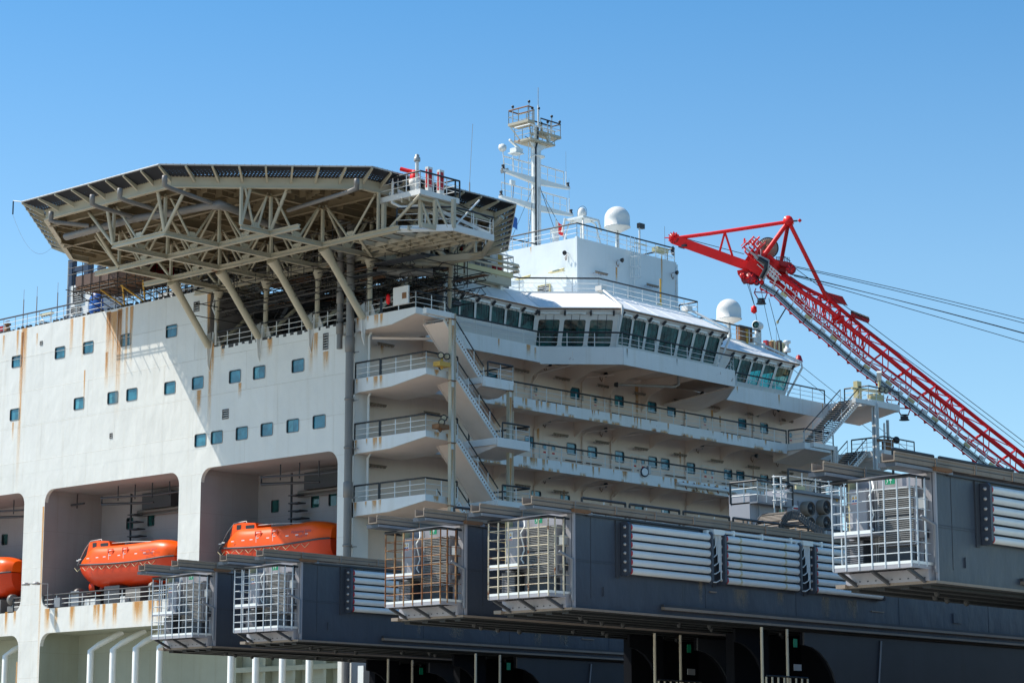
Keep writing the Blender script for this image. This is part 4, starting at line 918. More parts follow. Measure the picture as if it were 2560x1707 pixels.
# steel posts of the stair tower
for x, y, yb in ((1131, 783, 4), (1275, 963, 4)):
    q = PX(x, y, -106.2); mb = MB(); mb.box(q.x-.03, q.x+.03, q.y-.18, q.y+.18, 4, q.z, 'fascia')
    for s_ in (-.22, .18): mb.box(q.x-.13, q.x+.13, q.y+s_, q.y+s_+.04, 4, q.z, 'truss')
    for k in range(6): z = q.z-.4-k*4.1; mb.box(q.x-.15, q.x+.15, q.y-.24, q.y+.24, z-.03, z+.03, 'rusty')
    mb.box(q.x-.17, q.x+.17, q.y-2.6, q.y-.245, q.z-.38, q.z-.02, 'fascia')
    pl = Plane((q.x+.032, 0, 0), (0, 1, 0), (1, 0, 0)); stains(mb, pl, [(q.y, q.z-.6-4.1*k-.2, .40, 3.4) for k in range(5)], d=.004)
    mb.build('stair_post', acc)
# right-hand stairs and platforms
for i, z in enumerate(LV[:3]):
    zt = z
    if i < 2:
        s1 = PX(2150, 1005, -108.0) if i == 0 else PX(2178, 1130, -107.6)
        s0 = PX(2058, 1108, -108.0) if i == 0 else PX(2085, 1225, -107.6)
        stair((-108.0, s1.y, z-.05), (-108.0, s0.y, LV[i+1]+.05), 1.9, under=False, nst=20)
    platform(z, -111.2, -107.2 if i == 0 else -106.4, s1.y+.1 if i < 2 else 161, (s1.y+.1 if i < 2 else 161)+4.5, 'right')
for i, z in enumerate(LV[1:3]):
    platform(z, -111.8, -108.6, YR1+.02, YR1+4.0, 'right')
q1 = PX(2187, 1005, -107.0); q2 = PX(2085, 1115, -107.0)
for q in (q1, q2):
    mb = MB(); mb.box(q.x-.03, q.x+.03, q.y-.22, q.y+.22, 4, q.z, 'fascia')
    for s_ in (-.22, .18): mb.box(q.x-.2, q.x+.2, q.y+s_, q.y+s_+.04, 4, q.z, 'fascia')
    mb.box(q.x-.18, q.x+.18, q.y-3.0, q.y-.23, q.z-.36, q.z-.02, 'fascia'); mb.build('stair_post', acc)
# light fixtures on the wall
def strip(parent, pl, u, v, L=1.6, out=.5):
    mb = MB()
    for s_ in (-.5, .5): mb.tube([pl.p(u+s_*L*.6, v, 0), pl.p(u+s_*L*.6, v+.02, out)], .025, 'galv', 4)
    mb.tube([pl.p(u-L/2, v+.05, out), pl.p(u+L/2, v+.05, out)], .05, 'coping', 5)
    for k in range(5): mb.lathe(pl.p(u+(k-2)*L/5.2, v-.1, out), [(0, 0), (.10, .0), (.12, .08), (.05, .16), (0, .16)], 'coping', 8)
    return mb.build('strip_light', parent)
def spot(parent, pl, u, v):
    mb = MB(); mb.tube([pl.p(u, v, 0), pl.p(u, v, .35)], .03, 'galv', 4); mb.lathe(pl.p(u, v, .35), [(0, 0), (.12, .02), (.19, .2), (.15, .24), (0, .2)], 'black', 12, pl.n+pl.u*.3-V((0, 0, .3)))
    mb.tube([pl.p(u-.1, v-.1, .05), pl.p(u-.25, v-.35, .15), pl.p(u-.1, v-.55, .2), pl.p(u, v-.3, .2)], .025, 'rusty', 4); return mb.build('spot_lamp', parent)
Zs = lambda x, y: (1250+x/2.614, 650+y/2.614)
for x, y in ((145, 722), (410, 775), (685, 825), (925, 875), (1180, 922), (1420, 965), (1655, 1010), (1880, 1050), (135, 1100), (400, 1143), (670, 1190), (925, 1232), (1180, 1272), (1420, 1312), (1660, 1352), (1880, 1390), (150, 1475), (400, 1515)):
    p = PX(*Zs(x, y), XW+.5); strip(acc, FAC, p.y, p.z)
for x, y in ((965, 862), (1060, 845), (945, 1012), (1080, 1033), (945, 1165)): p = PX(x, y, XW+.5); strip(acc, FAC, p.y, p.z)
for x, y in ((315, 680), (680, 745), (1310, 870), (1665, 945), (1810, 975), (310, 1045), (680, 1105), (1310, 1215), (1665, 1275), (1830, 1305), (310, 1410), (680, 1465)):
    p = PX(*Zs(x, y), XW+.35); spot(acc, FAC, p.y, p.z)
# hand rails and wall pipes
for z, segs in ((LV[1]+1.0, ((1352, 1445), (1525, 1640), (1700, 1745), (1800, 1950))), (LV[2]+1.0, ((1410, 1450), (1462, 1500), (1535, 1575), (1660, 1710), (1800, 1870)))):
    for a, b in segs:
        mb = MB(); ya = PX(a, 1000+(a-1300)*.18, XW).y; yb = PX(b, 1000+(b-1300)*.18, XW).y; mb.tube([(XW+.12, ya, z), (XW+.12, yb, z)], .035, 'black', 5); mb.build('hand_rail', acc)
for x in (1453, 1525, 1710, 1880, 1333):
    u = PX(x, 1050, XW).y; mb = MB()
    for z in LV[1:4]: mb.tube([(XW+.1, u, z), (XW+.1, u, z+2.9), (XW+.3, u+.3, z+3.3), (XW+2.0, u+1.4, z+3.45)], .06, 'cream', 6); mb.box(XW+.1, XW+.2, u-.06, u+.06, z+1.5, z+1.9, 'galv')
    mb.build('wall_pipe', acc)
# twin floodlights and equipment on the left platforms
for k, (x, y) in enumerate(((1110, 905), (1107, 1078))):
    q = PX(x, y, -106.0); mb = MB(); fl = thing('twin_floodlight', ('pair of round floodlights on a yellow bracket at the upper left balcony corner', 'pair of round floodlights on a rusty bracket at the balcony corner one deck lower')[k], 'floodlight', (q.x, q.y, LV[1+k]), 'twin floodlights on the left balcony corners')
    mb.box(q.x-.5, q.x+.1, q.y-.5, q.y+.5, LV[1+k]+.15, LV[1+k]+.45, 'yellow' if k == 0 else 'rusty'); mb.tube([(q.x-.2, q.y, LV[1+k]), (q.x-.2, q.y, LV[1+k]+.8)], .09, 'yellow' if k == 0 else 'rusty', 8); mb.build('bracket', fl)
    for s_ in ((-.28, 0, .28), (.28, 0, .28)) if k == 0 else ((-.1, 0, .0), (.1, .4, .3)):
        c0 = V((q.x, q.y+s_[0], LV[1+k]+.85+(s_[2]-.28 if k else 0))); ax = V((.45, -.6, -.1)); mb = MB(); mb.lathe(c0, [(0, -.22), (.13, -.18), (.21, 0), (.23, .05), (.20, .06)], 'dark_grey', 14, ax); mb.lathe(c0+ax.normalized()*.05, [(.16, .012), (0, .02)], 'lens', 14, ax); mb.build('lamp', fl)
# white box with dark square on the top platform railing
q = PX(1060, 760, -107.4); mb = MB(); mb.box(-109.6, -108.2, HY-.12, HY+.0, LV[0]+.35, LV[0]+1.55, 'white'); mb.box(-108.75, -108.4+.05, HY-.14, HY-.121, LV[0]+.7, LV[0]+1.1, 'rusty'); bxx = tag(mb.build('control_panel', loc=(-109, HY, LV[0])), 'white square panel with a dark opening hung on the top-left balcony railing', 'panel')
mb = MB(); mb.lathe((-110.1, HY-.08, LV[0]+.5), [(0, 0), (.13, .1), (.15, .5), (.08, .7), (0, .72)], 'red', 8); tag(mb.build('fire_extinguisher', loc=(-110.1, HY, LV[0])), 'small red bottle hanging on the top-left balcony railing beside the white panel', 'fire extinguisher')
# clock-like round gauge on the second balcony
q = PX(1612, 1179, XF+.2); mb = MB(); mb.lathe(q, [(0, -.08), (.36, -.06), (.38, .0), (.3, .02)], 'navy', 18, (1, -.3, 0)); mb.lathe(q+V((.02, 0, 0)), [(.28, 0), (0, .01)], 'rail_white', 18, (1, -.3, 0)); mb.box(q.x-.2, q.x, q.y+.45, q.y+.75, q.z-.1, q.z+.5, 'galv')
tag(mb.build('searchlight', loc=q), 'round white-faced searchlight clipped to the rusty balcony edge', 'searchlight')
# floodlights and water cannon at the far right platform
q = PX(2190, 965, -107.6); ar = thing('deck_water_cannon', 'cream water cannon with two round lamps and a camera on the far right top platform', 'water cannon', (q.x, q.y, LV[0]))
mb = MB(); b0 = V((q.x, q.y, LV[0])); mb.box(b0.x-.4, b0.x+.3, b0.y-.7, b0.y+.7, b0.z, b0.z+.6, 'pale_yellow'); mb.tube([b0+V((0, .4, .9)), b0+V((-.6, -2.6, .9))], .15, 'pale_yellow', 8, r2=.1); mb.box(b0.x-1.0, b0.x-.6, b0.y-1.8, b0.y-1.2, b0.z, b0.z+1.6, 'pale_yellow'); mb.tube([b0+V((0, .5, 0)), b0+V((0, .5, 1.9))], .12, 'pale_yellow', 8); mb.build('cannon', ar)
for s_ in (-.3, .3):
    c0 = b0+V((.35, .6+s_, 1.05)); mb = MB(); mb.lathe(c0, [(0, -.3), (.2, -.25), (.3, 0), (.28, .06), (.22, .07)], 'black', 14, (.7, -.6, 0)); mb.lathe(c0+V((.04, -.035, 0)), [(.22, 0), (0, .01)], 'lens', 14, (.7, -.6, 0)); mb.build('lamp', ar)
mb = MB(); mb.bar(b0+V((0, .5, 1.9)), b0+V((.2, .2, 2.5)), .4, .35, 'rail_white'); mb.build('camera_head', ar)
q = PX(2225, 1085, -106.6); mb = MB(); b0 = V((q.x, q.y, LV[1])); mb.box(b0.x-.5, b0.x, b0.y-.5, b0.y+.5, b0.z, b0.z+.8, 'rusty'); mb.tube([b0+V((-.2, 0, 0)), b0+V((-.2, 0, 2.6))], .12, 'galv', 8); mb.tube([b0+V((-.2, -.5, 0)), b0+V((-.2, -.5, 2.3))], .08, 'fascia', 8); mb.lathe(b0+V((.1, .7, 1.0)), [(0, -.3), (.3, 0), (.3, .1), (0, .1)], 'black', 12, (.7, -.6, 0)); mb.tube([b0+V((-.3, -1.6, .8)), b0+V((0, .4, .9))], .12, 'rusty', 8)
tag(mb.build('deck_winch', loc=b0), 'rusty equipment with a black round lamp on the far right platform one deck below', 'deck equipment')
# ================= wheelhouse (bridge)
wh = thing('wheelhouse', 'long white faceted wheelhouse with slanted dark green windows under a pale sloping roof', 'wheelhouse', (-114, 134, 36.6))
def offs(pts, d):
    """move an open polyline to its right-hand side (outwards) by d"""
    P_ = [V((x, y, 0)) for x, y in pts]; out = []
    for i, p in enumerate(P_):
        nn_ = []
        for a, b in ((i-1, i), (i, i+1)):
            if 0 <= a and b < len(P_): t_ = (P_[b]-P_[a]).normalized(); nn_.append(V((t_.y, -t_.x, 0)))
        n_ = sum(nn_, V()).normalized(); out.append(p+n_*(d/n_.dot(nn_[0])))
    return out
WL = [(-126.5, 114.7), (-112.0, 114.7), (-112.0, 124.4), (-107.8, 128.5), (-107.8, 140.8), (-112.0, 145.0), (-112.0, 155.7), (-126, 159.5)]
def ln(d, z): return [p+V((0, 0, z)) for p in offs(WL, d)]
ZTW = 39.22
sill = {0: 37.75, 1: 37.95, 2: 36.95, 3: 37.15, 4: 37.2, 5: 37.35, 6: 37.5}; wtop = {0: 39.0, 1: 39.08, 2: 38.80, 3: 39.08, 4: 39.0, 5: 39.05, 6: 39.0}
L0 = ln(-.62, 36.6); L3 = ln(-.0, ZTW); L4 = ln(.38, 39.45); L5 = ln(.40, 39.62); L6 = ln(-2.6, 41.3)
wcount = {0: [(.12, .30), (.38, .55), (.62, .78), (.82, .97)], 1: None, 2: None, 3: None, 4: [(.1, .48), (.54, .93)], 5: None, 6: [(.1, .3), (.4, .6)]}
# window edges read off along each facet: sill-side pixel columns
def fr_on(i, xs):
    a, b = ln(-.3, 38.2)[i], ln(-.3, 38.2)[i+1]; out = []
    for x in xs:
        lo, hi = 0.0, 1.0
        for _ in range(40):
            m_ = (lo+hi)/2; p = lerp(a, b, m_)-O; px_ = 1280+F*p.dot(_r)/p.dot(_f)
            if px_ < x: lo = m_
            else: hi = m_
        out.append(lo)
    return out
q = fr_on(1, [1104, 1147, 1151, 1185, 1190, 1223, 1228, 1260, 1265, 1296, 1301, 1333]); wcount[1] = list(zip(q[::2], q[1::2]))
q = fr_on(2, [1344, 1397, 1408, 1462, 1473, 1530]); wcount[2] = list(zip(q[::2], q[1::2]))
q = fr_on(3, [1549, 1576, 1581, 1610, 1616, 1642, 1650, 1691, 1698, 1727, 1733, 1759, 1765, 1792]); wcount[3] = list(zip(q[::2], q[1::2]))
q = fr_on(5, [1818, 1842, 1846, 1871, 1875, 1900, 1905, 1930, 1936, 1968]); wcount[5] = list(zip(q[::2], q[1::2]))
wall = MB()
for i in range(7):
    a0, b0, a3, b3 = L0[i], L0[i+1], L3[i], L3[i+1]; zs = sill[i]; zt = wtop[i]
    def at_(s, z):
        k = (z-36.6)/(ZTW-36.6) if z < ZTW else 1
        lo_ = lerp(a0, b0, s); hi_ = lerp(a3, b3, s); kk = max(0, (z-36.95)/(ZTW-36.95)); p = lerp(V((lo_.x, lo_.y, z)), V((hi_.x, hi_.y, z)), kk); return p
    n_ = (b0-a0).normalized().cross(V((0, 0, 1))); c = 'white'
    wall.face([at_(0, 36.6), at_(1, 36.6), at_(1, 36.95), at_(0, 36.95)], c)
    wall.face([at_(0, 36.95), at_(1, 36.95), at_(1, zs), at_(0, zs)], c); wall.face([at_(0, zt), at_(1, zt), at_(1, ZTW), at_(0, ZTW)], c)
    ed = [0]+[v for w in wcount[i] for v in w]+[1]
    for s0, s1 in zip(ed[::2], ed[1::2]): wall.face([at_(s0, zs), at_(s1, zs), at_(s1, zt), at_(s0, zt)], c)
    for s0, s1 in wcount[i]:
        cor = [at_(s0, zs), at_(s1, zs), at_(s1, zt), at_(s0, zt)]; inn_ = [p-n_*.07 for p in cor]; mb = MB(); g = MB()
        for k in range(4): j = (k+1) % 4; mb.face([cor[k], cor[j], inn_[j], inn_[k]], 'dark_grey')
        # rounded corner pieces
        ux = (cor[1]-cor[0]); uy = (cor[3]-cor[0]); lx = ux.length; ly = uy.length; ux = ux.normalized(); uy = uy.normalized()
        for cx_, cy_, sx_, sy_ in ((0, 0, 1, 1), (1, 0, -1, 1), (1, 1, -1, -1), (0, 1, 1, -1)):
            bs = cor[0]+ux*lx*cx_+uy*ly*cy_; r_ = .13
            mb.face([bs-n_*.004]+[bs-n_*.004+ux*sx_*r_*(1-math.sin(math.radians(30*k)))+uy*sy_*r_*(1-math.cos(math.radians(30*k))) for k in range(4)], 'white')
        f_ = mb.build('window', wh)
        gm = 'teal_glass' if i == 5 and s0 > .42 else 'dark_glass'
        if i == 5 and s0 > .42:
            mid = [lerp(inn_[0], inn_[3], .55), lerp(inn_[1], inn_[2], .72)]
            g.face([inn_[0], inn_[1], mid[1], mid[0]], 'teal_glass'); g.face([mid[0], mid[1], inn_[2], inn_[3]], 'dark_glass')
        else: g.face(inn_, gm)
        g.build('pane', f_)
        w_ = MB(); mx = (s0+s1)/2-.002; off_ = n_*.03
        for dx in (-.18, .2): w_.tube([at_(mx+dx*(s1-s0), ZTW-.05)+n_*.1, at_(mx+(dx+.05)*(s1-s0), zs+(.35 if i != 2 else .2))+off_], .016, 'dark_grey', 4)
        w_.build('wiper', f_)
    # sun-screen boxes and brackets above the windows
for i in range(7):
    a, b = L3[i], L3[i+1]; n_ = (b-a).normalized().cross(V((0, 0, 1))); ws = wcount[i]
    for s0, s1 in ws:
        p, q_ = lerp(a, b, s0+.01), lerp(a, b, s1-.01); k = 7; wv = [V((0, 0, -.02-.04*rnd.random())) for _ in range(k+1)]
        for j in range(k):
            c0, c1 = lerp(p, q_, j/k), lerp(p, q_, (j+1)/k); z1 = V((0, 0, .16)); o_ = n_*.13
            wall.face([c0+o_+wv[j], c1+o_+wv[j+1], c1+o_+z1, c0+o_+z1], 'tube_white'); wall.face([c0+wv[j], c1+wv[j+1], c1+o_+wv[j+1], c0+o_+wv[j]], 'tube_white')
    for s in [w[0] for w in ws]+[ws[-1][1]]:
        p = lerp(a, b, s-.004); wall.bar(p+n_*.05-V((0, 0, .1)), p+n_*.36+V((0, 0, .16)), .12, .16, 'dark_grey')
wall.build('cabin_wall', wh)
mb = MB()
for i in range(7):
    mb.face([L4[i], L4[i+1], L3[i+1]+V((0, 0, .02)), L3[i]+V((0, 0, .02))], 'roof')
    mb.face([L4[i]-V((0, 0, .0)), L4[i+1], L5[i+1]-V((0, 0, .06)), L5[i]-V((0, 0, .06))], 'rusty'); mb.face([L5[i]-V((0, 0, .06)), L5[i+1]-V((0, 0, .06)), L5[i+1], L5[i]], 'roof')
    mb.face([L5[i], L5[i+1], L6[i+1], L6[i]], 'roof')
    # raised lip along the top and rolled seams across the slope
    mb.bar(L6[i], L6[i+1], .12, .14, 'roof')
    L = (L5[i+1]-L5[i]).length; k = max(1, int(L/2.0))
    if i != 2:
        for j in range(1, k): mb.tube([lerp(L5[i], L5[i+1], j/k), lerp(L6[i], L6[i+1], j/k)], .022, 'roof', 4)
    for e in (L5[i], ): mb.tube([e, L6[i]], .05, 'roof', 5)
mb.face(L6+[V((-134, 156, 41.3)), V((-134, 118, 41.3))], 'roof'); mb.build('roof', wh)
# bridge deck with deep edge beam
DK = [(-111.3, 112.3), (-111.3, 123.9), (-107.1, 128.1), (-107.1, 141.2), (-111.3, 145.6), (-111.3, 161.5)]
mb = MB(); top = [V((x, y, 36.6)) for x, y in DK]
mb.prism([p-V((0, 0, .22)) for p in top]+[V((XW+.01, 161.5, 36.38)), V((XW+.01, 112.3, 36.38))], (0, 0, .2), 'cream')
for k, (a, b) in enumerate(zip(top, top[1:])):
    h = 1.25 if k else 1.15; mb.bar(a-V((0, 0, h/2-.03)), b-V((0, 0, h/2-.03)), .12, h, 'fascia')
mb.prism([top[3]+V((-.1, .1, -1.2)), top[4]+V((-.1, 0, -1.2)), top[4]+V((-3, 0, -1.9)), top[3]+V((-7, 0, -1.9))], (0, 0, .1), 'cream')
pl = Plane((-107.035, 0, 0), (0, 1, 0), (1, 0, 0)); stains(mb, pl, [(128.5, 36.6, .2, .8), (134.2, 36.6, .15, .6)], 'smear_stain')
pl = Plane((-111.235, 0, 0), (0, 1, 0), (1, 0, 0)); stains(mb, pl, [(122.6, 36.6, .5, .9), (123.3, 36.5, .3, 1.0), (119.5, 36.6, .2, .8), (152.5, 36.6, .25, 1.0), (158.5, 36.6, .15, 1.1), (147, 36.6, .2, .6)])
mb.build('bridge_deck', wh)
for y in (125.5, 130, 134.4, 138.8):
    xf = -107.3 if y > 128 else -109.6; mb = MB()
    mb.prism([(XW+.01, y, 36.37), (xf, y, 36.37), (xf, y, 35.95), (XW+2.6, y, 35.7), (XW+.9, y, 35.1), (XW+.01, y, 33.9)], (0, .06, 0), 'cream'); mb.build('bracket', wh)
for y in (115, 119.5, 148, 152.4, 156.8): mb = MB(); mb.prism([(XW+.01, y, 36.37), (-111.4, y, 36.37), (-111.4, y, 35.6), (XW+.01, y, 34.9)], (0, .06, 0), 'cream'); mb.build('bracket', wh)
mb = MB()
mb.tube([(-111.9, 133.2, 35.1), (-109.2, 136.6, 35.05), (-109.0, 136.8, 35.2), (-109.0, 136.8, 36.2)], .1, 'galv', 6); mb.build('soffit_pipe', wh); mb = MB(); mb.lathe((-112.1, 133.0, 35.1), [(0, 0), (.16, .05), (.2, .3), (0, .34)], 'black', 10, (.6, .7, 0)); mb.build('soffit_lamp', wh); mb = MB()
mb.tube([(XW+.2, 126.2, 33.4), (XW+.2, 126.2, 34.6), (XW+.6, 126.4, 35.3), (-109.8, 128.2, 36.1)], .07, 'cream', 6)
mb.build('soffit_pipe', wh)
mb = MB(); rail(mb, [p+V((-.06, 0, .03)) for p in top[0:5]], h=1.08, step=1.75, n=3); rail(mb, [top[4]+V((-.06, -.2, .03)), top[5]+V((-.06, -2.5, .03))], h=1.08, step=1.75, n=3); mb.build('railing', wh)
# rails on the roof
R6 = offs(WL, -2.9); mb = MB(); rail(mb, [R6[0]+V((6, 0, 41.3)), R6[1]+V((0, 0, 41.3)), R6[2]+V((0, 0, 41.3)), R6[3]+V((0, 0, 41.3)), R6[3]+V((0, 11.7, 41.3)), R6[3]+V((-1.8, 11.7, 41.3))], h=1.15, step=1.75, n=3); mb.build('railing', wh)
mb = MB(); rail(mb, [V((-116.2, 146.5, 41.3)), V((-114.2, 146.5, 41.3)), V((-114.2, 154.2, 41.3)), V((-117, 154.8, 41.3))], h=1.1, step=1.5, n=3); mb.build('railing', wh)
# gutters pipes at the facet corners
for i, dx in ((3, 0), (4, 0), (6, 0)):
    a, b, c = L6[i], L5[i], L4[i]; d_ = L0[i]; n_ = (V((b.x, b.y, 0))-V((a.x, a.y, 0))).normalized(); mb = MB()
    mb.tube([a+V((0, 0, .25)), a+n_*.4+V((0, 0, .12)), b+n_*.12+V((0, 0, .1)), b+n_*.16-V((0, 0, .35)), V((d_.x, d_.y, 37.1))+n_*.25, V((d_.x, d_.y, 36.7))+n_*.2], .085, 'white', 8); mb.box(a.x-.3, a.x+.3, a.y-.3, a.y+.3, a.z+.15, a.z+.5, 'white'); mb.build('gutter_pipe', wh)
mb = MB(); p = L6[1]; mb.tube([p+V((.1, .2, .3)), p+V((.5, .3, .2)), L5[1]+V((.05, -.0, .0)), L5[1]+V((0, .05, -.6)), V((L0[1].x+.1, L0[1].y, 36.7))], .09, 'white', 8); mb.build('gutter_pipe', wh)
spot(wh, Plane(V((-112.4, 0, 0)), (0, 1, 0), (1, 0, 0)), 116.2, 40.35)
# fog horn and small deck machinery on the far wing roof
q = PX(1895, 823, -114.6); bs = V((q.x, q.y, 40.95)); mb = MB(); mb.tube([bs, bs+V((0, 0, 1.6))], .28, 'tube_white', 10); mb.lathe(bs+V((0, 0, 2.0)), [(0, -.5), (.3, -.45), (.36, 0), (.36, .4), (.30, .42)], 'rail_white', 18, (.2, -1, 0)); mb.lathe(bs+V((.06, -.32, 2.0)), [(.29, 0), (.1, .02), (0, .1)], 'dark_glass', 18, (.2, -1, 0))
tag(mb.build('searchlight', loc=bs), 'drum-shaped searchlight on a post on the far wheelhouse roof', 'searchlight')
mb = MB()
q = PX(1861, 812, -114.6); mb.box(q.x-.2, q.x+.2, q.y-.9, q.y+.8, 41.4, 42.6, 'rusty'); mb.box(q.x+.2, q.x+.3, q.y-.1, q.y+.1, 40.9, 42.4, 'yellow'); tag(mb.build('notice_board', loc=(q.x, q.y, 40.95)), 'brown board with a yellow post on the far wheelhouse roof beside the drum searchlight', 'board')
mb = MB()
for k in range(14):
    q = PX(1905+k*4.2, 848+k*2.4, -114.8); mb.box(q.x-.15, q.x+.2, q.y-.12, q.y+.2, 40.95, 41.2+rnd.random()*1.1, rnd.choice(('rusty', 'dark_grey', 'pale_yellow', 'rail_white', 'red_dark')))
q = PX(1940, 800, -114.5); mb.tube([(q.x, q.y, 40.95), (q.x, q.y, 43.6)], .02, 'galv', 4)
tag(mb.build('deck_machinery', loc=(-114.8, 154, 40.95)), 'cluster of small rusty machinery at the outer end of the wheelhouse roof', 'deck machinery')
q = PX(1968, 871, -113.6); mb = MB()
mb.lathe((q.x, q.y, 40.95), [(.3, 0), (.3, .3), (.15, .35), (.15, .7), (.3, .75), (.3, .95), (0, 1.0)], 'rail_white', 10); mb.lathe((q.x+.5, q.y+.9, 40.2), [(.35, 0), (.2, .5), (0, .6)], 'red_dark', 8); tag(mb.build('mooring_bollard', loc=(q.x, q.y, 40.95)), 'white bollard with a red shackle at the far corner of the wheelhouse roof', 'bollard')
# antennas
for k, (x, yb, yt, X_, lb) in enumerate(((1652, 772, 697, -113.2, 'rusty short pole at the wheelhouse roof railing in front of the white deckhouse'), )):
    p = PX(x, yb, X_); t_ = PX(x, yt, X_); mb = MB(); mb.tube([(p.x, p.y, 40.95), (p.x, p.y, t_.z)], .07, 'yellow', 6); mb.box(p.x-.15, p.x+.15, p.y-.3, p.y, 42.0, 42.4, 'pale_yellow'); tag(mb.build('signal_pole', loc=(p.x, p.y, 40.95)), lb, 'pole')

# ================= deckhouse tower behind the bridge
dh = thing('upper_deckhouse', 'tall plain white deckhouse block above the wheelhouse, its left face in sun', 'deckhouse', (-120, 140, 41))
TXF = -116.5; TYF = 133.97; TZ = 47.2; TYE = 146.15; TXB = -124.7
mb = MB(); mb.box(TXB, TXF, TYF, TYE, 40.96, TZ, 'tower'); mb.box(TXF-.1, TXF+.12, TYF-.14, TYF+.1, 41, TZ+.05, 'tower'); mb.box(TXF-.1, TXF+.08, TYE-.1, TYE+.08, 41, TZ-.2, 'tower'); mb.box(-131, TXB-.01, TYF+1, TYE-1, 40.96, TZ-.8, 'tower')
TL = Plane((0, TYF, 0), (1, 0, 0), (0, -1, 0)); TR = Plane((TXF, 0, 0), (0, 1, 0), (1, 0, 0))
ls = []
for x, y, w, L in ((1327, 618, .2, .7), (1541, 668, .3, 1.5), (1654, 640, .22, 3.0), (1689, 700, .12, 2)):
    (stains(mb, TL, [(PY(x, y, TYF).x, PY(x, y, TYF).z, w, L)]) if x < 1443 else stains(mb, TR, [(PX(x, y, TXF).y, PX(x, y, TXF).z, w, L)]))
mb.build('deckhouse_wall', dh)
mb = MB(); rail(mb, [(TXB, TYF+.1, TZ), (TXF-.1, TYF+.1, TZ), (TXF-.1, TYE-.1, TZ), (TXB, TYE-.1, TZ)], h=1.15, step=1.25, n=3); mb.build('railing', dh)
c = PY(1362, 724, TYF); louver(TL, c.x, c.z, 1.25, .72, dh, d=.12, frame='pale_yellow')
for x, y in ((1308, 695), (1392, 678)):     # lights on hinged frames throwing long shadows
    c = PY(x, y, TYF-.6); mb = MB(); mb.tube([(c.x-.75, c.y, c.z), (c.x+.75, c.y, c.z+.1)], .07, 'pale_yellow', 6)
    for s_ in (-.6, -.1, .55): mb.tube([(c.x+s_, c.y, c.z), (c.x+s_, TYF, c.z-.55)], .022, 'rail_white', 4)
    mb.box(c.x-.75, c.x+.75, c.y-.22, c.y+.15, c.z-.08, c.z-.02, 'pale_yellow')
    mb.build('strip_light', dh)
for x, y in ((1504, 683), (1632, 714)): p = PX(x, y, TXF+.5); strip(dh, TR, p.y, p.z, L=1.5)
for x, y in ((1550, 650), (1687, 681)): p = PX(x, y, TXF+.3); spot(dh, TR, p.y, p.z)
c = PY(1415, 632, TYF-.3); spot(dh, TL, c.x, c.z)
mb = MB(); u = PX(1577, 690, TXF).y
for s_ in (-.25, .25): mb.tube([(TXF+.2, u+s_, 41.2), (TXF+.2, u+s_, TZ+1.1)], .03, 'rail_white', 4)
for k in range(26): mb.tube([(TXF+.2, u-.25, 41.3+k*.27), (TXF+.2, u+.25, 41.3+k*.27)], .018, 'rail_white', 4)
for k in range(4):
    z = 45.0+k*.8; mb.tube([(TXF+.2+.75*math.sin(a), u-.42*math.cos(a), z) for a in [math.pi*j/8 for j in range(9)]], .022, 'rail_white', 4)
for j in range(1, 8, 2): a = math.pi*j/8; mb.tube([(TXF+.2+.75*math.sin(a), u-.42*math.cos(a), 45), (TXF+.2+.75*math.sin(a), u-.42*math.cos(a), 47.9)], .018, 'rail_white', 4)
mb.build('caged_ladder', dh)
mb = MB(); mb.tube([(TXF+.15, PX(1460, 720, TXF).y, 42.3), (TXF+.15, PX(1500, 730, TXF).y, 42.25)], .035, 'black', 5); mb.box(PY(1395, 718, TYF).x-.5, PY(1395, 718, TYF).x+.5, TYF-.12, TYF-.06, 42.4, 42.45, 'black'); mb.build('hand_rail', dh)

def dome(name, label, x, yc, r_px, X_, zb, post=.16, grp=None):
    c = PX(x, yc, X_); d_ = (c-O).dot(_f); r = r_px*d_/F; t = thing(name, label, 'radome', (c.x, c.y, zb), grp)
    mb = MB(); prof = [(0, -1.12*r), (r*.22, -1.08*r), (r*.6, -.88*r), (r*.98, -.68*r), (r*1.05, -.64*r), (r*1.04, -.58*r), (r, -.56*r), (r, .0*r)]+[(r*math.cos(math.radians(a)), .05*r+r*.98*math.sin(math.radians(a))) for a in range(8, 91, 8)]+[(0, 1.03*r)]
    mb.lathe(c, prof, 'radome', 36); mb.build('dome', t)
    mb = MB(); mb.tube([(c.x, c.y, zb), (c.x, c.y, c.z-.9*r)], post, 'tube_white', 12); mb.box(c.x-.3, c.x+.3, c.y-.3, c.y+.3, zb, zb+.1, 'tube_white'); mb.tube([(c.x+.3, c.y-.3, zb), (c.x+.3, c.y-.3, c.z-.5*r)], .03, 'black', 4); mb.build('post', t); return t, c, r
dome('radome', 'large white satellite dome on the white deckhouse roof, left of the red crane tip', 1543, 549, 32, -118.0, TZ, grp='large satellite domes')
dome('radome', 'large white satellite dome on the far wheelhouse roof, below the red crane jib', 1822, 779, 31, -116.0, 40.95, grp='large satellite domes')
c = PX(1455, 534, -119.0); t = thing('small_radome', 'small white capsule antenna on a square frame near the deckhouse corner', 'radome', (c.x, c.y, TZ)); r = .34
mb = MB(); mb.lathe(c, [(0, -.45), (r, -.42), (r, .1), (r*.8, .33), (r*.4, .46), (0, .5)], 'radome', 18); mb.tube([c+V((.5*math.cos(a), 0, .05+.55*math.sin(a))) for a in [2*math.pi*k/16 for k in range(17)]], .02, 'dark_grey', 4); mb.build('dome', t)
mb = MB(); z1 = c.z-.5
for sx, sy in ((-1, -1), (-1, 1), (1, -1), (1, 1)): mb.tube([(c.x+sx*1.1, c.y+sy*1.1, TZ), (c.x+sx*.75, c.y+sy*.75, z1-.35), (c.x+sx*.3, c.y+sy*.3, z1)], .07, 'tube_white', 6)
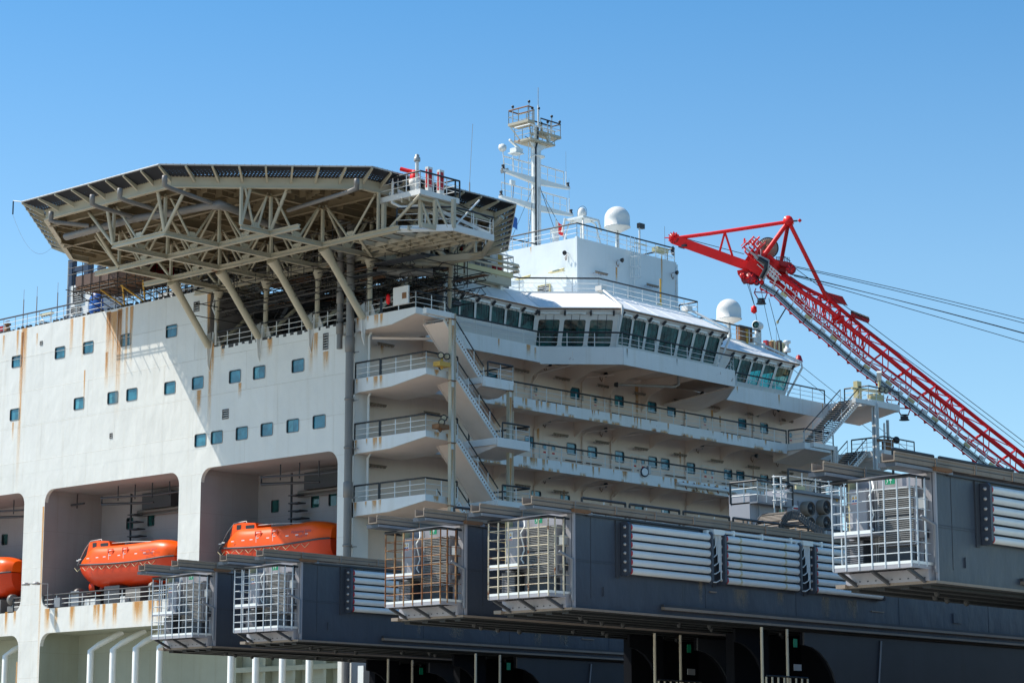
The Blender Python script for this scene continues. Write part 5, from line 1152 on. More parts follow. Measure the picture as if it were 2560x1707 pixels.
mb.box(c.x-.9, c.x+.9, c.y-.9, c.y+.9, z1-.1, z1+.05, 'tube_white'); mb.tube([(c.x-1.2, c.y-1.0, TZ+1.4), (c.x-.9, c.y-1.0, z1+.1)], .09, 'tube_white', 6); mb.tube([(c.x+1.2, c.y+.9, TZ+1.4), (c.x+.9, c.y+.9, z1)], .09, 'tube_white', 6); mb.build('frame', t)
c = PX(1668, 628, -117.2); mb = MB(); mb.lathe(c+V((.1, .6, .1)), [(0, -.2), (.3, -.1), (.42, .05), (0, .12)], 'navy', 18, (1, .5, 0)); mb.tube([(c.x, c.y, TZ), c], .05, 'galv', 5); mb.box(c.x-.3, c.x+.3, c.y-1.6, c.y-.2, c.z-.25, c.z+.1, 'pale_yellow'); mb.tube([(c.x, c.y-.3, TZ), (c.x, c.y-.3, c.z+2.0)], .02, 'galv', 4); tag(mb.build('dish_antenna', loc=(c.x, c.y, TZ)), 'dark blue dish with a rusty bracket at the far corner of the deckhouse roof', 'dish antenna')
c = PX(1599, 598, -117.2); mb = MB(); mb.tube([(c.x, c.y, TZ), (c.x, c.y, c.z+1.0)], .07, 'rail_white', 6); mb.box(c.x-.15, c.x+.15, c.y-.15, c.y+.5, c.z+.9, c.z+1.3, 'black'); mb.tube([(c.x, c.y-.6, c.z-.4), (c.x, c.y+.9, c.z-.4)], .07, 'pale_yellow', 5); tag(mb.build('deck_light', loc=(c.x, c.y, TZ)), 'black-headed lamp on a white post on the deckhouse roof, right of the big dome', 'light')
for nm, x, y, col, col2, lb in (('flag', 1390, 568, 'red', 'rail_white', 'small red and white flag hanging behind the deckhouse roof railing'), ('flag', 1272, 548, 'blue', 'red', 'small blue and red flag beside the right edge of the helideck')):
    c = PX(x, y, -121); mb = MB(); rows = []
    for i in range(8): rows.append([c+V((0, .14*i, .55-.13*j-.05*i+.03*math.sin(i*1.3+j))) for j in range(8)])
    for i in range(7): mb.grid([rows[i], rows[i+1]], col if nm and i > 1 else col2)
    mb.tube([c+V((0, -.03, -1.6)), c+V((0, -.03, .8))], .03, 'rail_white', 4); tag(mb.build(nm, loc=(c.x, c.y, TZ)), lb, 'flag')
c = PX(1174, 470, -114.0); b_ = PX(1174, 309, -114.0); mb = MB(); mb.tube([(c.x, c.y, 41), (c.x, c.y, c.z+.4)], .05, 'galv', 5); mb.tube([(c.x, c.y, c.z+.4), (c.x+.1, c.y+.2, b_.z)], .018, 'galv', 4); tag(mb.build('whip_antenna', loc=(c.x, c.y, 41)), 'very tall thin whip antenna standing between the helideck and the mast', 'antenna')

# ================= mast
XM = -126.0; mc = PX(1341, 585, XM); YM_ = mc.y
ms = thing('radar_mast', 'tall white mast with two tapering crossarms, radar scanner and a railed top platform', 'mast', (XM, YM_, TZ))
def mz(y): return PX(1341, y, XM).z
def mp(x, y, dx=0): p = PX(x, y, XM+dx); return p
mb = MB(); mb.tube([(XM, YM_, 41), (XM, YM_, mz(372))], .39, 'tube_white', 20); mb.tube([(XM, YM_, mz(372)), (XM, YM_, mz(318))], .22, 'tube_white', 14); mb.lathe((XM, YM_+.15, mz(393)), [(.2, -.12), (.62, .0), (.62, .07), (0, .08)], 'tube_white', 16); mb.build('column', ms)
for yl, yr, xl, xr, yc in ((420, 466, 1255, 1422, 452), (490, 540, 1250, 1430, 518)):
    a = mp(xl, yl); b = mp(xr, yr); c = V((XM, YM_, mz(yc))); mb = MB()
    za = c.z; a.z = za+.05; b.z = za+.05
    for e in (a, b): mb.prism([(XM-.22, c.y, za-.28), (XM+.22, c.y, za-.28), (XM+.22, c.y, za+.22), (XM-.22, c.y, za+.22)], (0, .001, 0), 'tube_white'); mb.cell([(XM-.2, c.y, za-.32), (XM+.2, c.y, za-.32), (XM+.16, e.y, za+.0), (XM-.16, e.y, za+.0), (XM-.2, c.y, za+.2), (XM+.2, c.y, za+.2), (XM+.16, e.y, za+.18), (XM-.16, e.y, za+.18)], 'tube_white')
    arm = mb.build('crossarm', ms); mb = MB(); rail(mb, [V((XM-.12, a.y+.3, za+.18)), V((XM-.12, YM_-.5, za+.2))], h=1.15, step=1.2, n=2, top='rail_white'); rail(mb, [V((XM-.12, YM_+.5, za+.2)), V((XM-.12, b.y-.5, za+.18))], h=1.25, step=.95, n=2, top='rail_white'); mb.build('arm_railing', arm)
    for e, s_ in ((a, .12), (b, -.12)): mb = MB(); mb.lathe((XM, e.y+s_, za+.18), [(.16, 0), (.16, .1), (.1, .12), (.12, .3), (.14, .32), (.14, .38), (0, .4)], 'dark_grey', 10); mb.build('navigation_light', ms)
    for e in (b.y-.35, ): mb = MB(); mb.tube([(XM, e, za+.2), (XM, e, za+1.5), ], .035, 'rail_white', 5); mb.tube([(XM, e, za+1.5), (XM, e, za+3.2)], .012, 'galv', 4); mb.build('whip', ms)
mb = MB(); c = mp(1256, 396); c.z = mz(452)+1.75+.2; mb.lathe(c, [(0, -.08), (.3, -.06), (.34, .05), (0, .09)], 'tube_white', 20, (.75, -.75, -.05)); mb.tube([c, (XM, c.y+.3, mz(452)+.2)], .04, 'rail_white', 5); mb.build('dish', ms)
mb = MB(); c = mp(1290, 388); c.z = mz(452)+2.1; mb.box(XM-.35, XM+.35, c.y-.35, c.y+.45, c.z-.2, c.z+.12, 'tube_white'); mb.box(XM-.45, XM+.45, c.y-.5, c.y+.5, c.z-.34, c.z-.26, 'tube_white'); mb.bar((XM+.2, c.y-1.0, c.z+.62), (XM-.1, c.y+.5, c.z+.24), .16, .17, 'tube_white')
for s_ in (-.4, .4): mb.tube([(XM, c.y+s_, c.z-.3), (XM, c.y+s_*.6, mz(452)+.3)], .04, 'rail_white', 5)
mb.build('radar_scanner', ms)
mb = MB(); c = mp(1261, 462); c.z = mz(518)+2.3; mb.bar(c+V((0, -.3, -.1)), c+V((0, .35, .15)), .3, .3, 'galv'); mb.tube([c, (XM, c.y+.1, mz(518)+.2)], .035, 'galv', 4); mb.box(XM-.1, XM+.1, c.y+.7, c.y+1.2, c.z-1.0, c.z-.6, 'tube_white'); mb.tube([(XM, c.y+1.1, c.z-1), (XM, c.y+1.0, mz(518)+.2)], .035, 'rusty', 4); mb.build('camera_unit', ms)
# ladder and cable run up the mast
mb = MB()
for s_ in (-.95, -.62): mb.tube([(XM, YM_+s_, 43), (XM, YM_+s_, mz(362))], .035, 'rail_white', 4)
for k in range(44): z = 43.2+k*(mz(362)-43.2)/44; mb.tube([(XM, YM_-.95, z), (XM, YM_-.62, z)], .018, 'rail_white', 4)
mb.build('ladder', ms)
mb = MB(); mb.tube([(XM+.25, YM_-.33, 44), (XM+.25, YM_-.33, mz(374)), (XM+.25, YM_-.1, mz(355)), (XM+.25, YM_-.05, mz(320))], .07, 'black', 6); mb.tube([(XM+.3, YM_-.32, mz(360)), (XM+.2, YM_-1.6, mz(352))], .035, 'black', 4); mb.build('cable_run', ms)
# top platforms
zl = mz(364); zu = mz(309); zr_ = mz(328); mb = MB()
mb.box(XM-1.3, XM+.5, YM_-1.3, YM_+1.8, zl+.2, zl+.36, 'truss')
mb.prism([(XM-.9, YM_-.8, zl+.19), (XM+.4, YM_-.8, zl+.19), (XM+.4, YM_+1.3, zl+.19), (XM-.9, YM_+1.3, zl+.19)], (0, 0, -.05), 'truss'); mb.prism([(XM+.1, YM_-.9, zl+.13), (XM+.1, YM_+1.3, zl+.13), (XM+.1, YM_+.35, zl-.45), (XM+.1, YM_-.35, zl-.45)], (.06, 0, 0), 'tube_white'); mb.build('lower_platform', ms)
mb = MB(); mb.box(XM-2.2, XM+.05, YM_-1.05, YM_-.3, zu-.06, zu+.16, 'truss'); mb.box(XM-2.2, XM-.35, YM_-.299, YM_+.25, zu-.06, zu+.16, 'truss'); mb.box(XM-.95, XM+.1, YM_+.45, YM_+3.0, zr_-.1, zr_+.12, 'truss')
for a, b in (((XM-2.1, YM_-1.0, zu), (XM-.9, YM_-.8, zl+.3)), ((XM, YM_-1.0, zu), (XM+.3, YM_-.8, zl+.3)), ((XM, YM_+2.9, zr_), (XM+.3, YM_+1.3, zl+.3)), ((XM-.9, YM_+2.9, zr_), (XM-.9, YM_+1.3, zl+.3)), ((XM+.1, YM_+.2, zu), (XM+.3, YM_+1.3, zl+.3))): mb.tube([a, b], .05, 'truss', 5)
mb.box(XM-.1, XM+.12, YM_+1.35, YM_+1.65, zl+.36, zr_-.1, 'tube_white'); mb.build('upper_platform', ms)
mb = MB(); rail(mb, [V((XM-.4, YM_+.2, zu+.16)), V((XM-2.15, YM_+.2, zu+.16)), V((XM-2.15, YM_-1.0, zu+.16)), V((XM, YM_-1.0, zu+.16)), V((XM, YM_-.35, zu+.16))], h=1.1, step=1.1, n=2, top='rusty', m='truss'); rail(mb, [V((XM+.05, YM_+.5, zr_+.12)), V((XM+.05, YM_+2.95, zr_+.12)), V((XM-.9, YM_+2.95, zr_+.12)), V((XM-.9, YM_+.5, zr_+.12))], h=1.05, step=1.2, n=2, top='dark_grey', m='truss'); rail(mb, [V((XM-1.25, YM_-1.25, zl+.36)), V((XM+.45, YM_-1.25, zl+.36)), V((XM+.45, YM_+1.75, zl+.36))], h=1.1, step=.8, n=3, top='rail_white', m='truss'); mb.build('platform_railing', ms)
for y, z0, h in ((-1.9, zu+.2, 2.0), (-.9, zu+.2, 2.2), (-.5, zu+.2, 1.5), (.3, zu, 2.0), (.6, zr_, 1.2), (1.4, zr_, 1.6), (1.9, zr_+.1, 2.3), (2.9, zr_+1, .6)):
    mb = MB(); xo = -1.7 if y < -1.5 else .02; y = max(y, -1.0); mb.tube([(XM+xo, YM_+y, z0), (XM+xo, YM_+y, z0+h*.68)], .04, 'galv', 5); mb.lathe((XM+xo, YM_+y, z0+h*.68-.15), [(.04, 0), (.11, .05), (.11, .2), (0, .24)], 'black', 8); mb.build('mast_antenna', ms)
mb = MB()
mb.tube([(XM, YM_+.25, zl), (XM, YM_+.25, mz(262))], .06, 'rail_white', 5); mb.tube([(XM, YM_+.25, mz(262)), (XM, YM_+.25, mz(218))], .03, 'galv', 5); mb.build('whip', ms)
mb = MB(); zc = mz(466)
for p, q_ in (((XM, YM_+.3, zc), (XM+.5, YM_+5.2, TZ+.6)), ((XM, YM_+.3, zc), (XM+2, YM_+3.6, TZ)), ((XM, YM_-.3, zc), (XM+2, YM_-3.4, TZ)), ((XM, YM_-.3, zc), (XM, YM_-4.6, TZ-1)), ((XM+.3, YM_, zc+.1), (XM+2.4, YM_+1.0, TZ)), ((XM+.3, YM_, zc+.1), (XM+2.4, YM_-2.4, TZ))): mb.tube([p, q_], .02, 'rope', 4)
mb.build('stay_wire', ms)
# mast foot house, stub vent and railing
mb = MB(); mb.box(XM-2.0, XM+1.2, YM_-2.7, YM_+1.6, TZ-.3, TZ+.55, 'tower'); mb.build('mast_house', ms)
mb = MB(); c = V((XM+2.6, YM_-.6, TZ)); mb.tube([c, c+V((0, 0, 2.3))], .3, 'tube_white', 12); mb.lathe(c+V((0, 0, 2.3)), [(.3, 0), (.42, .1), (.42, .35), (.2, .5), (0, .52)], 'tube_white', 14); tag(mb.build('vent_pipe', loc=c), 'white round-capped vent pipe in front of the mast foot', 'vent')
mb = MB(); rail(mb, [V((XM-2.0, YM_-7.5, TZ+.2)), V((XM+1.0, YM_-7.5, TZ+.2)), V((XM+1, YM_+3.5, TZ+.5))], h=1.2, step=1.5, n=3); mb.build('railing', ms)
# platform with cabinets left of the deckhouse (foam station)
q = PX(1200, 640, -113.6); fs = thing('foam_station', 'cream railed platform with red, yellow and white cabinets between helideck and deckhouse', 'equipment platform', (q.x, q.y, 41))
y0 = PX(1130, 660, -113.6).y; y1 = PX(1283, 690, -113.6).y; zp = PX(1275, 690, -113.6).z; mb = MB()
mb.box(-116.4, -113.6, y0, y1, zp-.1, zp+.25, 'pale_yellow'); mb.box(-116.3, -113.7, y0+.1, y1-.1, zp-.7, zp-.1, 'truss')
for y in (y0+2.6, y1-.8): mb.box(-114.4, -114.1, y, y+.3, 40.96, zp-.1, 'tube_white')
mb.build('platform', fs)
mb = MB()
for z in (.5, .85): mb.tube([(-113.4, y0-2, zp+z), (-113.4, y1+.3, zp+z), (-113.7, y1+.7, zp+z), (-114.5, y1+.7, zp+z)], .1, 'truss', 6)
rail(mb, [(-113.6, y0, zp+.25), (-113.6, y1, zp+.25), (-116.3, y1, zp+.25)], h=1.2, step=.6, n=2, top='rail_white'); mb.build('platform_railing', fs)
mb = MB(); 
for k, (dy, w, h, m_) in enumerate(((1.0, .8, 1.6, 'navy'), (2.3, .9, 2.2, 'rail_white'), (3.4, .9, 2.0, 'grey'), (4.6, 1.1, 2.6, 'rail_white'), (5.7, .6, 1.5, 'yellow'), (6.5, .7, 1.2, 'pale_yellow'))):
    if y0+dy+w < y1+.4: mb.box(-115.4, -114.5, y0+dy, y0+dy+w, zp+.26, zp+.26+h, m_)
mb.box(-114.3, -114.0, y1-1.6, y1-.6, zp+.3, zp+.75, 'red_sign'); mb.box(-114.3, -114.0, y0+1.6, y0+2.2, zp+.9, zp+1.5, 'red_sign'); mb.build('cabinet', fs)
mb = MB(); p = PX(1232, 735, -115.5); mb.box(-117, -115.2, p.y-1.6, p.y+1.4, 40.96, 42.4, 'navy'); tag(mb.build('equipment_box', loc=(-116, p.y, 41)), 'dark navy box on the wheelhouse roof under the foam platform', 'box')
# ================= red lattice crane
cr = thing('crane_boom', 'bright red lattice crane boom with jib and ropes crossing the sky at the right', 'crane', PD(2560, 1230, 205))
def D_(x): return 214-(x-1700)*.008
def cp(x, y, off=0): return PD(x, y, D_(x)+off)
NT = [(1925, 672), (1946, 688), (2013, 735.7), (2059, 764), (2112, 808), (2147, 837), (2206, 883), (2264, 930.6), (2324, 978.4), (2362.6, 1008), (2458, 1084.6), (2525, 1137), (2560, 1166), (2720, 1297)]
NB = [(1905, 690), (1950, 716.5), (1990, 755), (2030, 791), (2072, 823.7), (2124, 869.6), (2162, 902), (2225, 948), (2292, 999.5), (2349, 1045), (2420, 1103), (2483, 1152.5), (2537, 1193), (2700, 1317)]
def yat(P_, x):
    for (x0, y0), (x1, y1) in zip(P_, P_[1:]):
        if x <= x1 or (x1, y1) == P_[-1]: return y0+(y1-y0)*(x-x0)/(x1-x0)
def far_(p, x, k=1.0): q = k*min(1, max(.45, (x-1900)/160)); return p+(p-O)*(.0146*q)+(_r*.56+_u*.50)*q
def T_(x, far=0): p = cp(x, yat(NT, x)); return far_(p, x) if far else p
def B_(x, far=0): p = cp(x, yat(NB, x)); return far_(p, x, .8) if far else p
ax = (_w+_r*.25).normalized()
xs_ = [1925+k*20 for k in range(75)]
mb = MB()
for fn, far, r in ((T_, 0, .21), (T_, 1, .18), (B_, 0, .16), (B_, 1, .12)): mb.tube([fn(x, far) for x in xs_], r, 'red', 10)
mb.build('chord', cr)
mb = MB(); nodes = [1960, 1985, 2013, 2038, 2059, 2084, 2112, 2134, 2158, 2206, 2264, 2324, 2362, 2394, 2458, 2525, 2592, 2660]+[2660+67*k for k in range(1, 12)]
for a, b in zip(nodes, nodes[1:]):
    m_ = (a+b)/2
    for far in (0, 1):
        if b-a < 45: mb.tube([T_(a, far), B_(m_, far)], .052, 'red', 6); mb.tube([B_(m_, far), T_(b, far)], .052, 'red', 6)
        else: mb.tube([B_(b-34, far), T_(b, far)], .07, 'red', 6)
        mb.tube([T_(b, far), B_(b+1, far)], .052, 'red', 5)
    mb.tube([T_(a, 0), T_(b, 1)], .05, 'red', 5); mb.tube([T_(b, 0), T_(b, 1)], .07, 'red', 6); mb.tube([B_(b, 0), B_(b, 1)], .06, 'red', 6); mb.tube([B_(a, 0), B_(b, 1)], .045, 'red', 5)
    if b-a > 45: mb.tube([B_(b-34, 0), B_(b-34, 1)], .06, 'red', 5)
mb.build('lacing', cr)
# walkway with cables slung under the near lower chord
dn = (-_u*.80-_r*.52)*.72; nz = (O-cp(2200, 900)).normalized()
def Wk(x, s=0.0): return B_(x)+dn*(.75+s)+nz*.35
x0w, x1w = 1915, 3390; step = 12; KK = int((x1w-x0w)/step)
mb = MB()
for k in range(KK):
    a, b = x0w+k*step, x0w+(k+1)*step
    mb.bar(Wk(a, .52), Wk(b, .52), .5, .05, 'scaff_pole', up=_u); mb.bar(Wk(a, .72), Wk(b, .72), .3, .10, 'red', up=_u)
    if k % 2 == 0: mb.prism([Wk(a, .7), Wk(b, .7), Wk((a+b)/2, 1.05)], nz*.04, 'red_dark')
    if k % 3 == 0: mb.tube([Wk(a, .7), Wk(a, -.35)], .06, 'red_dark', 4)
for s_, m_, r in ((-.05, 'galv', .035), (.1, 'scaff_pole', .05), (.24, 'scaff_pole', .045), (.38, 'galv', .05)): mb.tube([Wk(x0w+k*step, s_)+nz*.1 for k in range(KK+1)], r, m_, 5)
wk = mb.build('walkway', cr); mb = MB()
rb = _u*.9+_r*.35
for k in range(0, KK+1, 2): x = x0w+k*step; mb.tube([Wk(x, -.1)+nz*.15, Wk(x, -.1)+nz*.15+rb], .05, 'rail_white', 4)
for s_ in (.5, 1.0): mb.tube([Wk(x0w+k*step, -.1)+nz*.15+rb*s_ for k in range(KK+1)], .035, 'rail_white', 4)
for x in (1958, 2018, 2082, 2165, 2220, 2276, 2335, 2415, 2478): c = Wk(x, -.3)+nz*.2; mb.bar(c, c+_r*.5-_u*.4, .25, .25, 'pale_yellow', up=_u); mb.bar(c-_r*.8+_u*.6, c-_r*.5+_u*.35, .2, .2, 'rail_white', up=_u)
mb.build('walkway_railing', wk)
for x in (1918, 2248, 2275):
    p = Wk(x, .7); mb = MB(); c = p-V((0, 0, .95)); mb.tube([p-_r*.45, p-_r*.6-V((0, 0, .4)), c-_r*.3], .05, 'red_dark', 4); mb.tube([p+_r*.45, p+_r*.55-V((0, 0, .45)), c+_r*.35], .05, 'red_dark', 4); mb.tube([p-_r*.55-V((0, 0, .35)), p+_r*.55-V((0, 0, .4))], .05, 'red_dark', 4); mb.tube([c-_r*.35, c+_r*.4], .06, 'black', 4); mb.box(c.x-.25, c.x+.25, c.y-.25, c.y+.25, c.z-.35, c.z-.1, 'black'); mb.lathe(c-V((0, 0, .5)), [(0, 0), (.48, .02), (.42, .10), (0, .14)], 'dark_grey', 10); mb.build('boom_light', cr)
# head
def hz(x, y): return (1640+x/5.113, 540+y/5.113)
mb = MB()
mb.bar(cp(*hz(230, 300)), cp(*hz(1215, 655)), .62, .86, 'red', up=_u); mb.build('jib', cr)
mb = MB(); mb.tube([cp(*hz(250, 285)), cp(*hz(700, 225)), cp(*hz(1690, 75))], .17, 'red', 8); mb.tube([cp(*hz(880, 205)), cp(*hz(810, 470))], .1, 'red', 6); mb.tube([cp(*hz(880, 205)), cp(*hz(980, 520))], .1, 'red', 6)
mb.prism([cp(*hz(270, 262)), cp(*hz(460, 262)), cp(*hz(340, 305))], ax*.15, 'red'); mb.build('jib_stay', cr)
mb = MB(); c = cp(*hz(235, 290)); mb.lathe(c, [(0, -.3), (.48, -.3), (.5, -.2), (.4, -.1), (.4, .1), (.5, .2), (.48, .3), (0, .3)], 'red_dark', 18, ax)
for k in range(12): a = 2*math.pi*k/12; mb.tube([c-ax*.37, c-ax*.37+(_r*math.cos(a)+_u*math.sin(a))*(.85 if k == 6 else .55)], .05, 'red', 4)
mb.build('jib_sheave', cr)
mb = MB(); tp = cp(*hz(1695, 70))
mb.tube([tp, cp(*hz(1370, 520), -1)], .21, 'red', 10); mb.tube([tp, cp(*hz(1605, 560), 2)], .19, 'red_dark', 8); mb.tube([tp, cp(*hz(2195, 1075), 1)], .19, 'red', 8); mb.lathe(tp, [(0, -.4), (.45, -.4), (.45, .4), (0, .4)], 'red', 12, ax); mb.tube([tp, tp+_r*.8+_u*.05], .08, 'dark_grey', 5); mb.build('a_frame', cr)
mb = MB(); mb.lathe(tp+_r*1.0+_u*.08, [(0, -.2), (.2, 0), (0, .2)], 'red', 10); mb.build('beacon', cr)
# cable drum with radial spokes
mb = MB(); c = cp(*hz(1430, 410), .8); R_ = 4.75; 
def pt(a, r, d=0): return c+(_r*math.cos(a)+_u*math.sin(a))*r+ax*d
Rr = 130/5.113*214/F
for k in range(28):
    a = 2*math.pi*k/28; mb.bar(pt(a, .25), pt(a, Rr), .13, .05, 'drum', up=ax)
mb.tube([pt(2*math.pi*k/36, Rr) for k in range(37)], .06, 'scaff_pole', 5); mb.lathe(c, [(0, -.1), (Rr*.93, -.05), (Rr*.93, .1), (0, .15)], 'drum', 36, ax); mb.lathe(c, [(0, -.3), (.3, -.3), (.3, .1), (0, .1)], 'rusty', 12, ax); mb.build('cable_drum', cr)
# crowded red head machinery
mb = MB()
def hb(x, y, w, h, dep, m_, rot=0, off=0):
    c = cp(*hz(x, y), off); k = 214/F/5.113; u_ = (_r*math.cos(rot)+_u*math.sin(rot)); v_ = (_u*math.cos(rot)-_r*math.sin(rot)); u_ = u_*w*k/2; v_ = v_*h*k/2; d = ax*dep/2
    mb.cell([c-u_-v_-d, c+u_-v_-d, c+u_-v_+d, c-u_-v_+d, c-u_+v_-d, c+u_+v_-d, c+u_+v_+d, c-u_+v_+d], m_)
hb(1290, 680, 230, 150, 1.6, 'red', -.6); hb(1190, 780, 190, 110, 1.4, 'red_dark', .2); hb(1460, 740, 260, 120, 1.8, 'red_dark', -.85, 1); hb(1500, 600, 160, 90, 1.6, 'red', -.7); hb(1570, 650, 240, 130, 1.5, 'red_dark', -.25, 1.5); hb(1350, 560, 120, 110, 1.4, 'red_dark', -.7, .6); hb(1200, 560, 60, 200, 1.2, 'red_dark', -.6, 1); hb(1130, 720, 160, 50, 1.0, 'red', .2); hb(1640, 620, 190, 60, .9, 'red_dark', -.2, .6); hb(1480, 700, 60, 150, .6, 'red', -.8, -.6)
hb(1340, 590, 190, 34, .6, 'galv', -.75, -1.2); hb(1215, 470, 150, 24, .4, 'galv', -.65, -1); hb(1290, 820, 50, 50, .6, 'navy', 0, -.3)
mb.build('boom_head', cr)
for x, y, r in ((1215, 800, 75), (1285, 845, 42), (1725, 680, 62), (1110, 770, 40), (1350, 850, 30)):
    mb = MB(); c = cp(*hz(x, y), -.8); k = 214/F/5.113*r; mb.lathe(c, [(0, -.2), (k*.3, -.2), (k, -.18), (k*.85, 0), (k, .18), (0, .2)], 'red_dark' if x != 1285 else 'navy', 18, ax)
    for j in range(6): a = j*math.pi/3; mb.tube([c-ax*.24+(_r*math.cos(a)+_u*math.sin(a))*k*.35, c-ax*.24+(_r*math.cos(a)+_u*math.sin(a))*k*.85], .06, 'red', 4)
    mb.build('sheave', cr)
mb = MB()
for k in range(70):
    x = rnd.uniform(1080, 1420); y = 300+(x-1080)*.9+rnd.uniform(-110, 160); a = rnd.choice((-.75, .82, -.75, .82, 1.57)); L = rnd.uniform(40, 150); x2, y2 = x+L*math.cos(a), y-L*math.sin(a); o_ = rnd.uniform(-1.2, 1.5)
    if y < 250+abs(x-1300)*.5 or y2 < 240: continue
    mb.tube([cp(*hz(x, y), o_), cp(*hz(x2, y2), o_)], rnd.choice((.04, .06, .08)), rnd.choice(('red', 'red_dark', 'red', 'rail_white', 'red_dark')), 4)
for x0, y0 in ((1440, 640), (1480, 680), (1250, 290)):
    for k in range(4): mb.tube([cp(*hz(x0+k*32, y0+k*26-30), -1.5), cp(*hz(x0+k*32-60, y0+k*26+70), -1.5)], .04, 'rail_white' if x0 > 1300 else 'red', 4)
    for k in range(3): mb.tube([cp(*hz(x0-25*k, y0-20+30*k), -1.5), cp(*hz(x0-25*k+120, y0+80+30*k), -1.5)], .04, 'rail_white' if x0 > 1300 else 'red', 4)
for k in range(9): mb.tube([cp(*hz(1540+k*20, 520+8*math.sin(k)), 1), cp(*hz(1545+k*20, 600), 1)], .03, 'black', 4)
mb.tube([cp(*hz(1530, 530), 1), cp(*hz(1640, 520), 1), cp(*hz(1720, 580), 1)], .03, 'black', 4)
mb.tube([cp(*hz(1310, 540), -1.6), cp(*hz(1410, 600), -1.6), cp(*hz(1400, 680), -1.6), cp(*hz(1340, 790), -1.6)], .2, 'black', 6); mb.tube([cp(*hz(1300, 500), -1.5), cp(*hz(1440, 570), -1.5), cp(*hz(1430, 690), -1.5), cp(*hz(1360, 800), -1.5)], .1, 'galv', 6)
mb.build('head_ladder', cr)
# splice plates on the boom
for x in (2093, 2103): mb = MB(); p = T_(x); mb.lathe(p, [(0, -.22), (.48, -.2), (.48, .0), (.3, .1), (.3, .2), (0, .22)], 'red', 14, (T_(2120)-T_(2080))); mb.build('chord_flange', cr)
mb = MB()
mb.prism([far_(cp(*q_), 2100) for q_ in ((2045, 742), (2058, 746), (2091, 755), (2103, 776), (2088, 772), (2064, 768))], ax*.5, 'red_dark'); mb.build('splice_plate', cr)
mb = MB(); p = far_(cp(2112, 800), 2100); q_ = far_(cp(2157, 818), 2150); mb.bar(p, q_, .5, .35, 'red_dark', up=_u); mb.bar(p+_u*.35, q_+_u*.35, .5, .1, 'drum', up=_u)
for k in range(5): c = lerp(p, q_, .1+k*.2)+_u*.2; mb.lathe(c, [(0, -.2), (.2, -.15), (.2, .15), (0, .2)], 'dark_grey', 8, ax)
mb.build('rope_guide', cr)
# ropes
mb = MB()
def sag(a, b, s, n=12): return [lerp(a, b, k/n)-V((0, 0, s*4*(k/n)*(1-k/n))) for k in range(n+1)]
E_ = lambda x, y, x2, y2, s=0, r=.03: mb.tube(sag(cp(x, y), cp(x2, y2), s), r, 'rope', 4, caps=False)
for a in ((1985, 665, 3600, 1105, -.9), (1985, 668, 3600, 1118, -.8), (1975, 684, 3600, 1143, -.6), (1975, 686, 3600, 1150, -.8), (1985, 690, 3600, 1176, -.3)): E_(*a)
for a in ((1985, 668, 2640, 1165, 0), (1975, 690, 2640, 1180, -.3), (1975, 695, 2120, 830, 0), (1715, 597, 1860, 635, 0)): E_(*a, r=.03)
E_(1868, 708, 1888, 770); E_(1872, 708, 1888, 770); E_(1888, 775, 1900, 850); E_(1900, 712, 1935, 875); E_(1922, 745, 1958, 885); 
for a in ((1960, 880, 2300, 1150), (1960, 905, 2280, 1160)): E_(*a, r=.022)
mb.build('hoist_rope', cr)
mb = MB(); c = cp(1885, 774); mb.lathe(c, [(0, .4), (.25, .25), (.28, -.2), (0, -.4)], 'red', 8); mb.build('hook_weight', cr); mb = MB(); mb.tube([cp(1966, 768), cp(1945, 803)], .06, 'black', 5); mb.lathe(cp(1944, 805), [(0, -.2), (.15, 0), (0, .2)], 'pale_yellow', 8); mb.build('limit_weight', cr); mb = MB(); c = cp(*hz(365, 390)); mb.box(c.x-.4, c.x+.4, c.y-.4, c.y+.4, c.z-.1, c.z+.1, 'dark_grey'); mb.tube([c, c+_u*.8], .08, 'dark_grey', 4); mb.build('jib_light', cr)
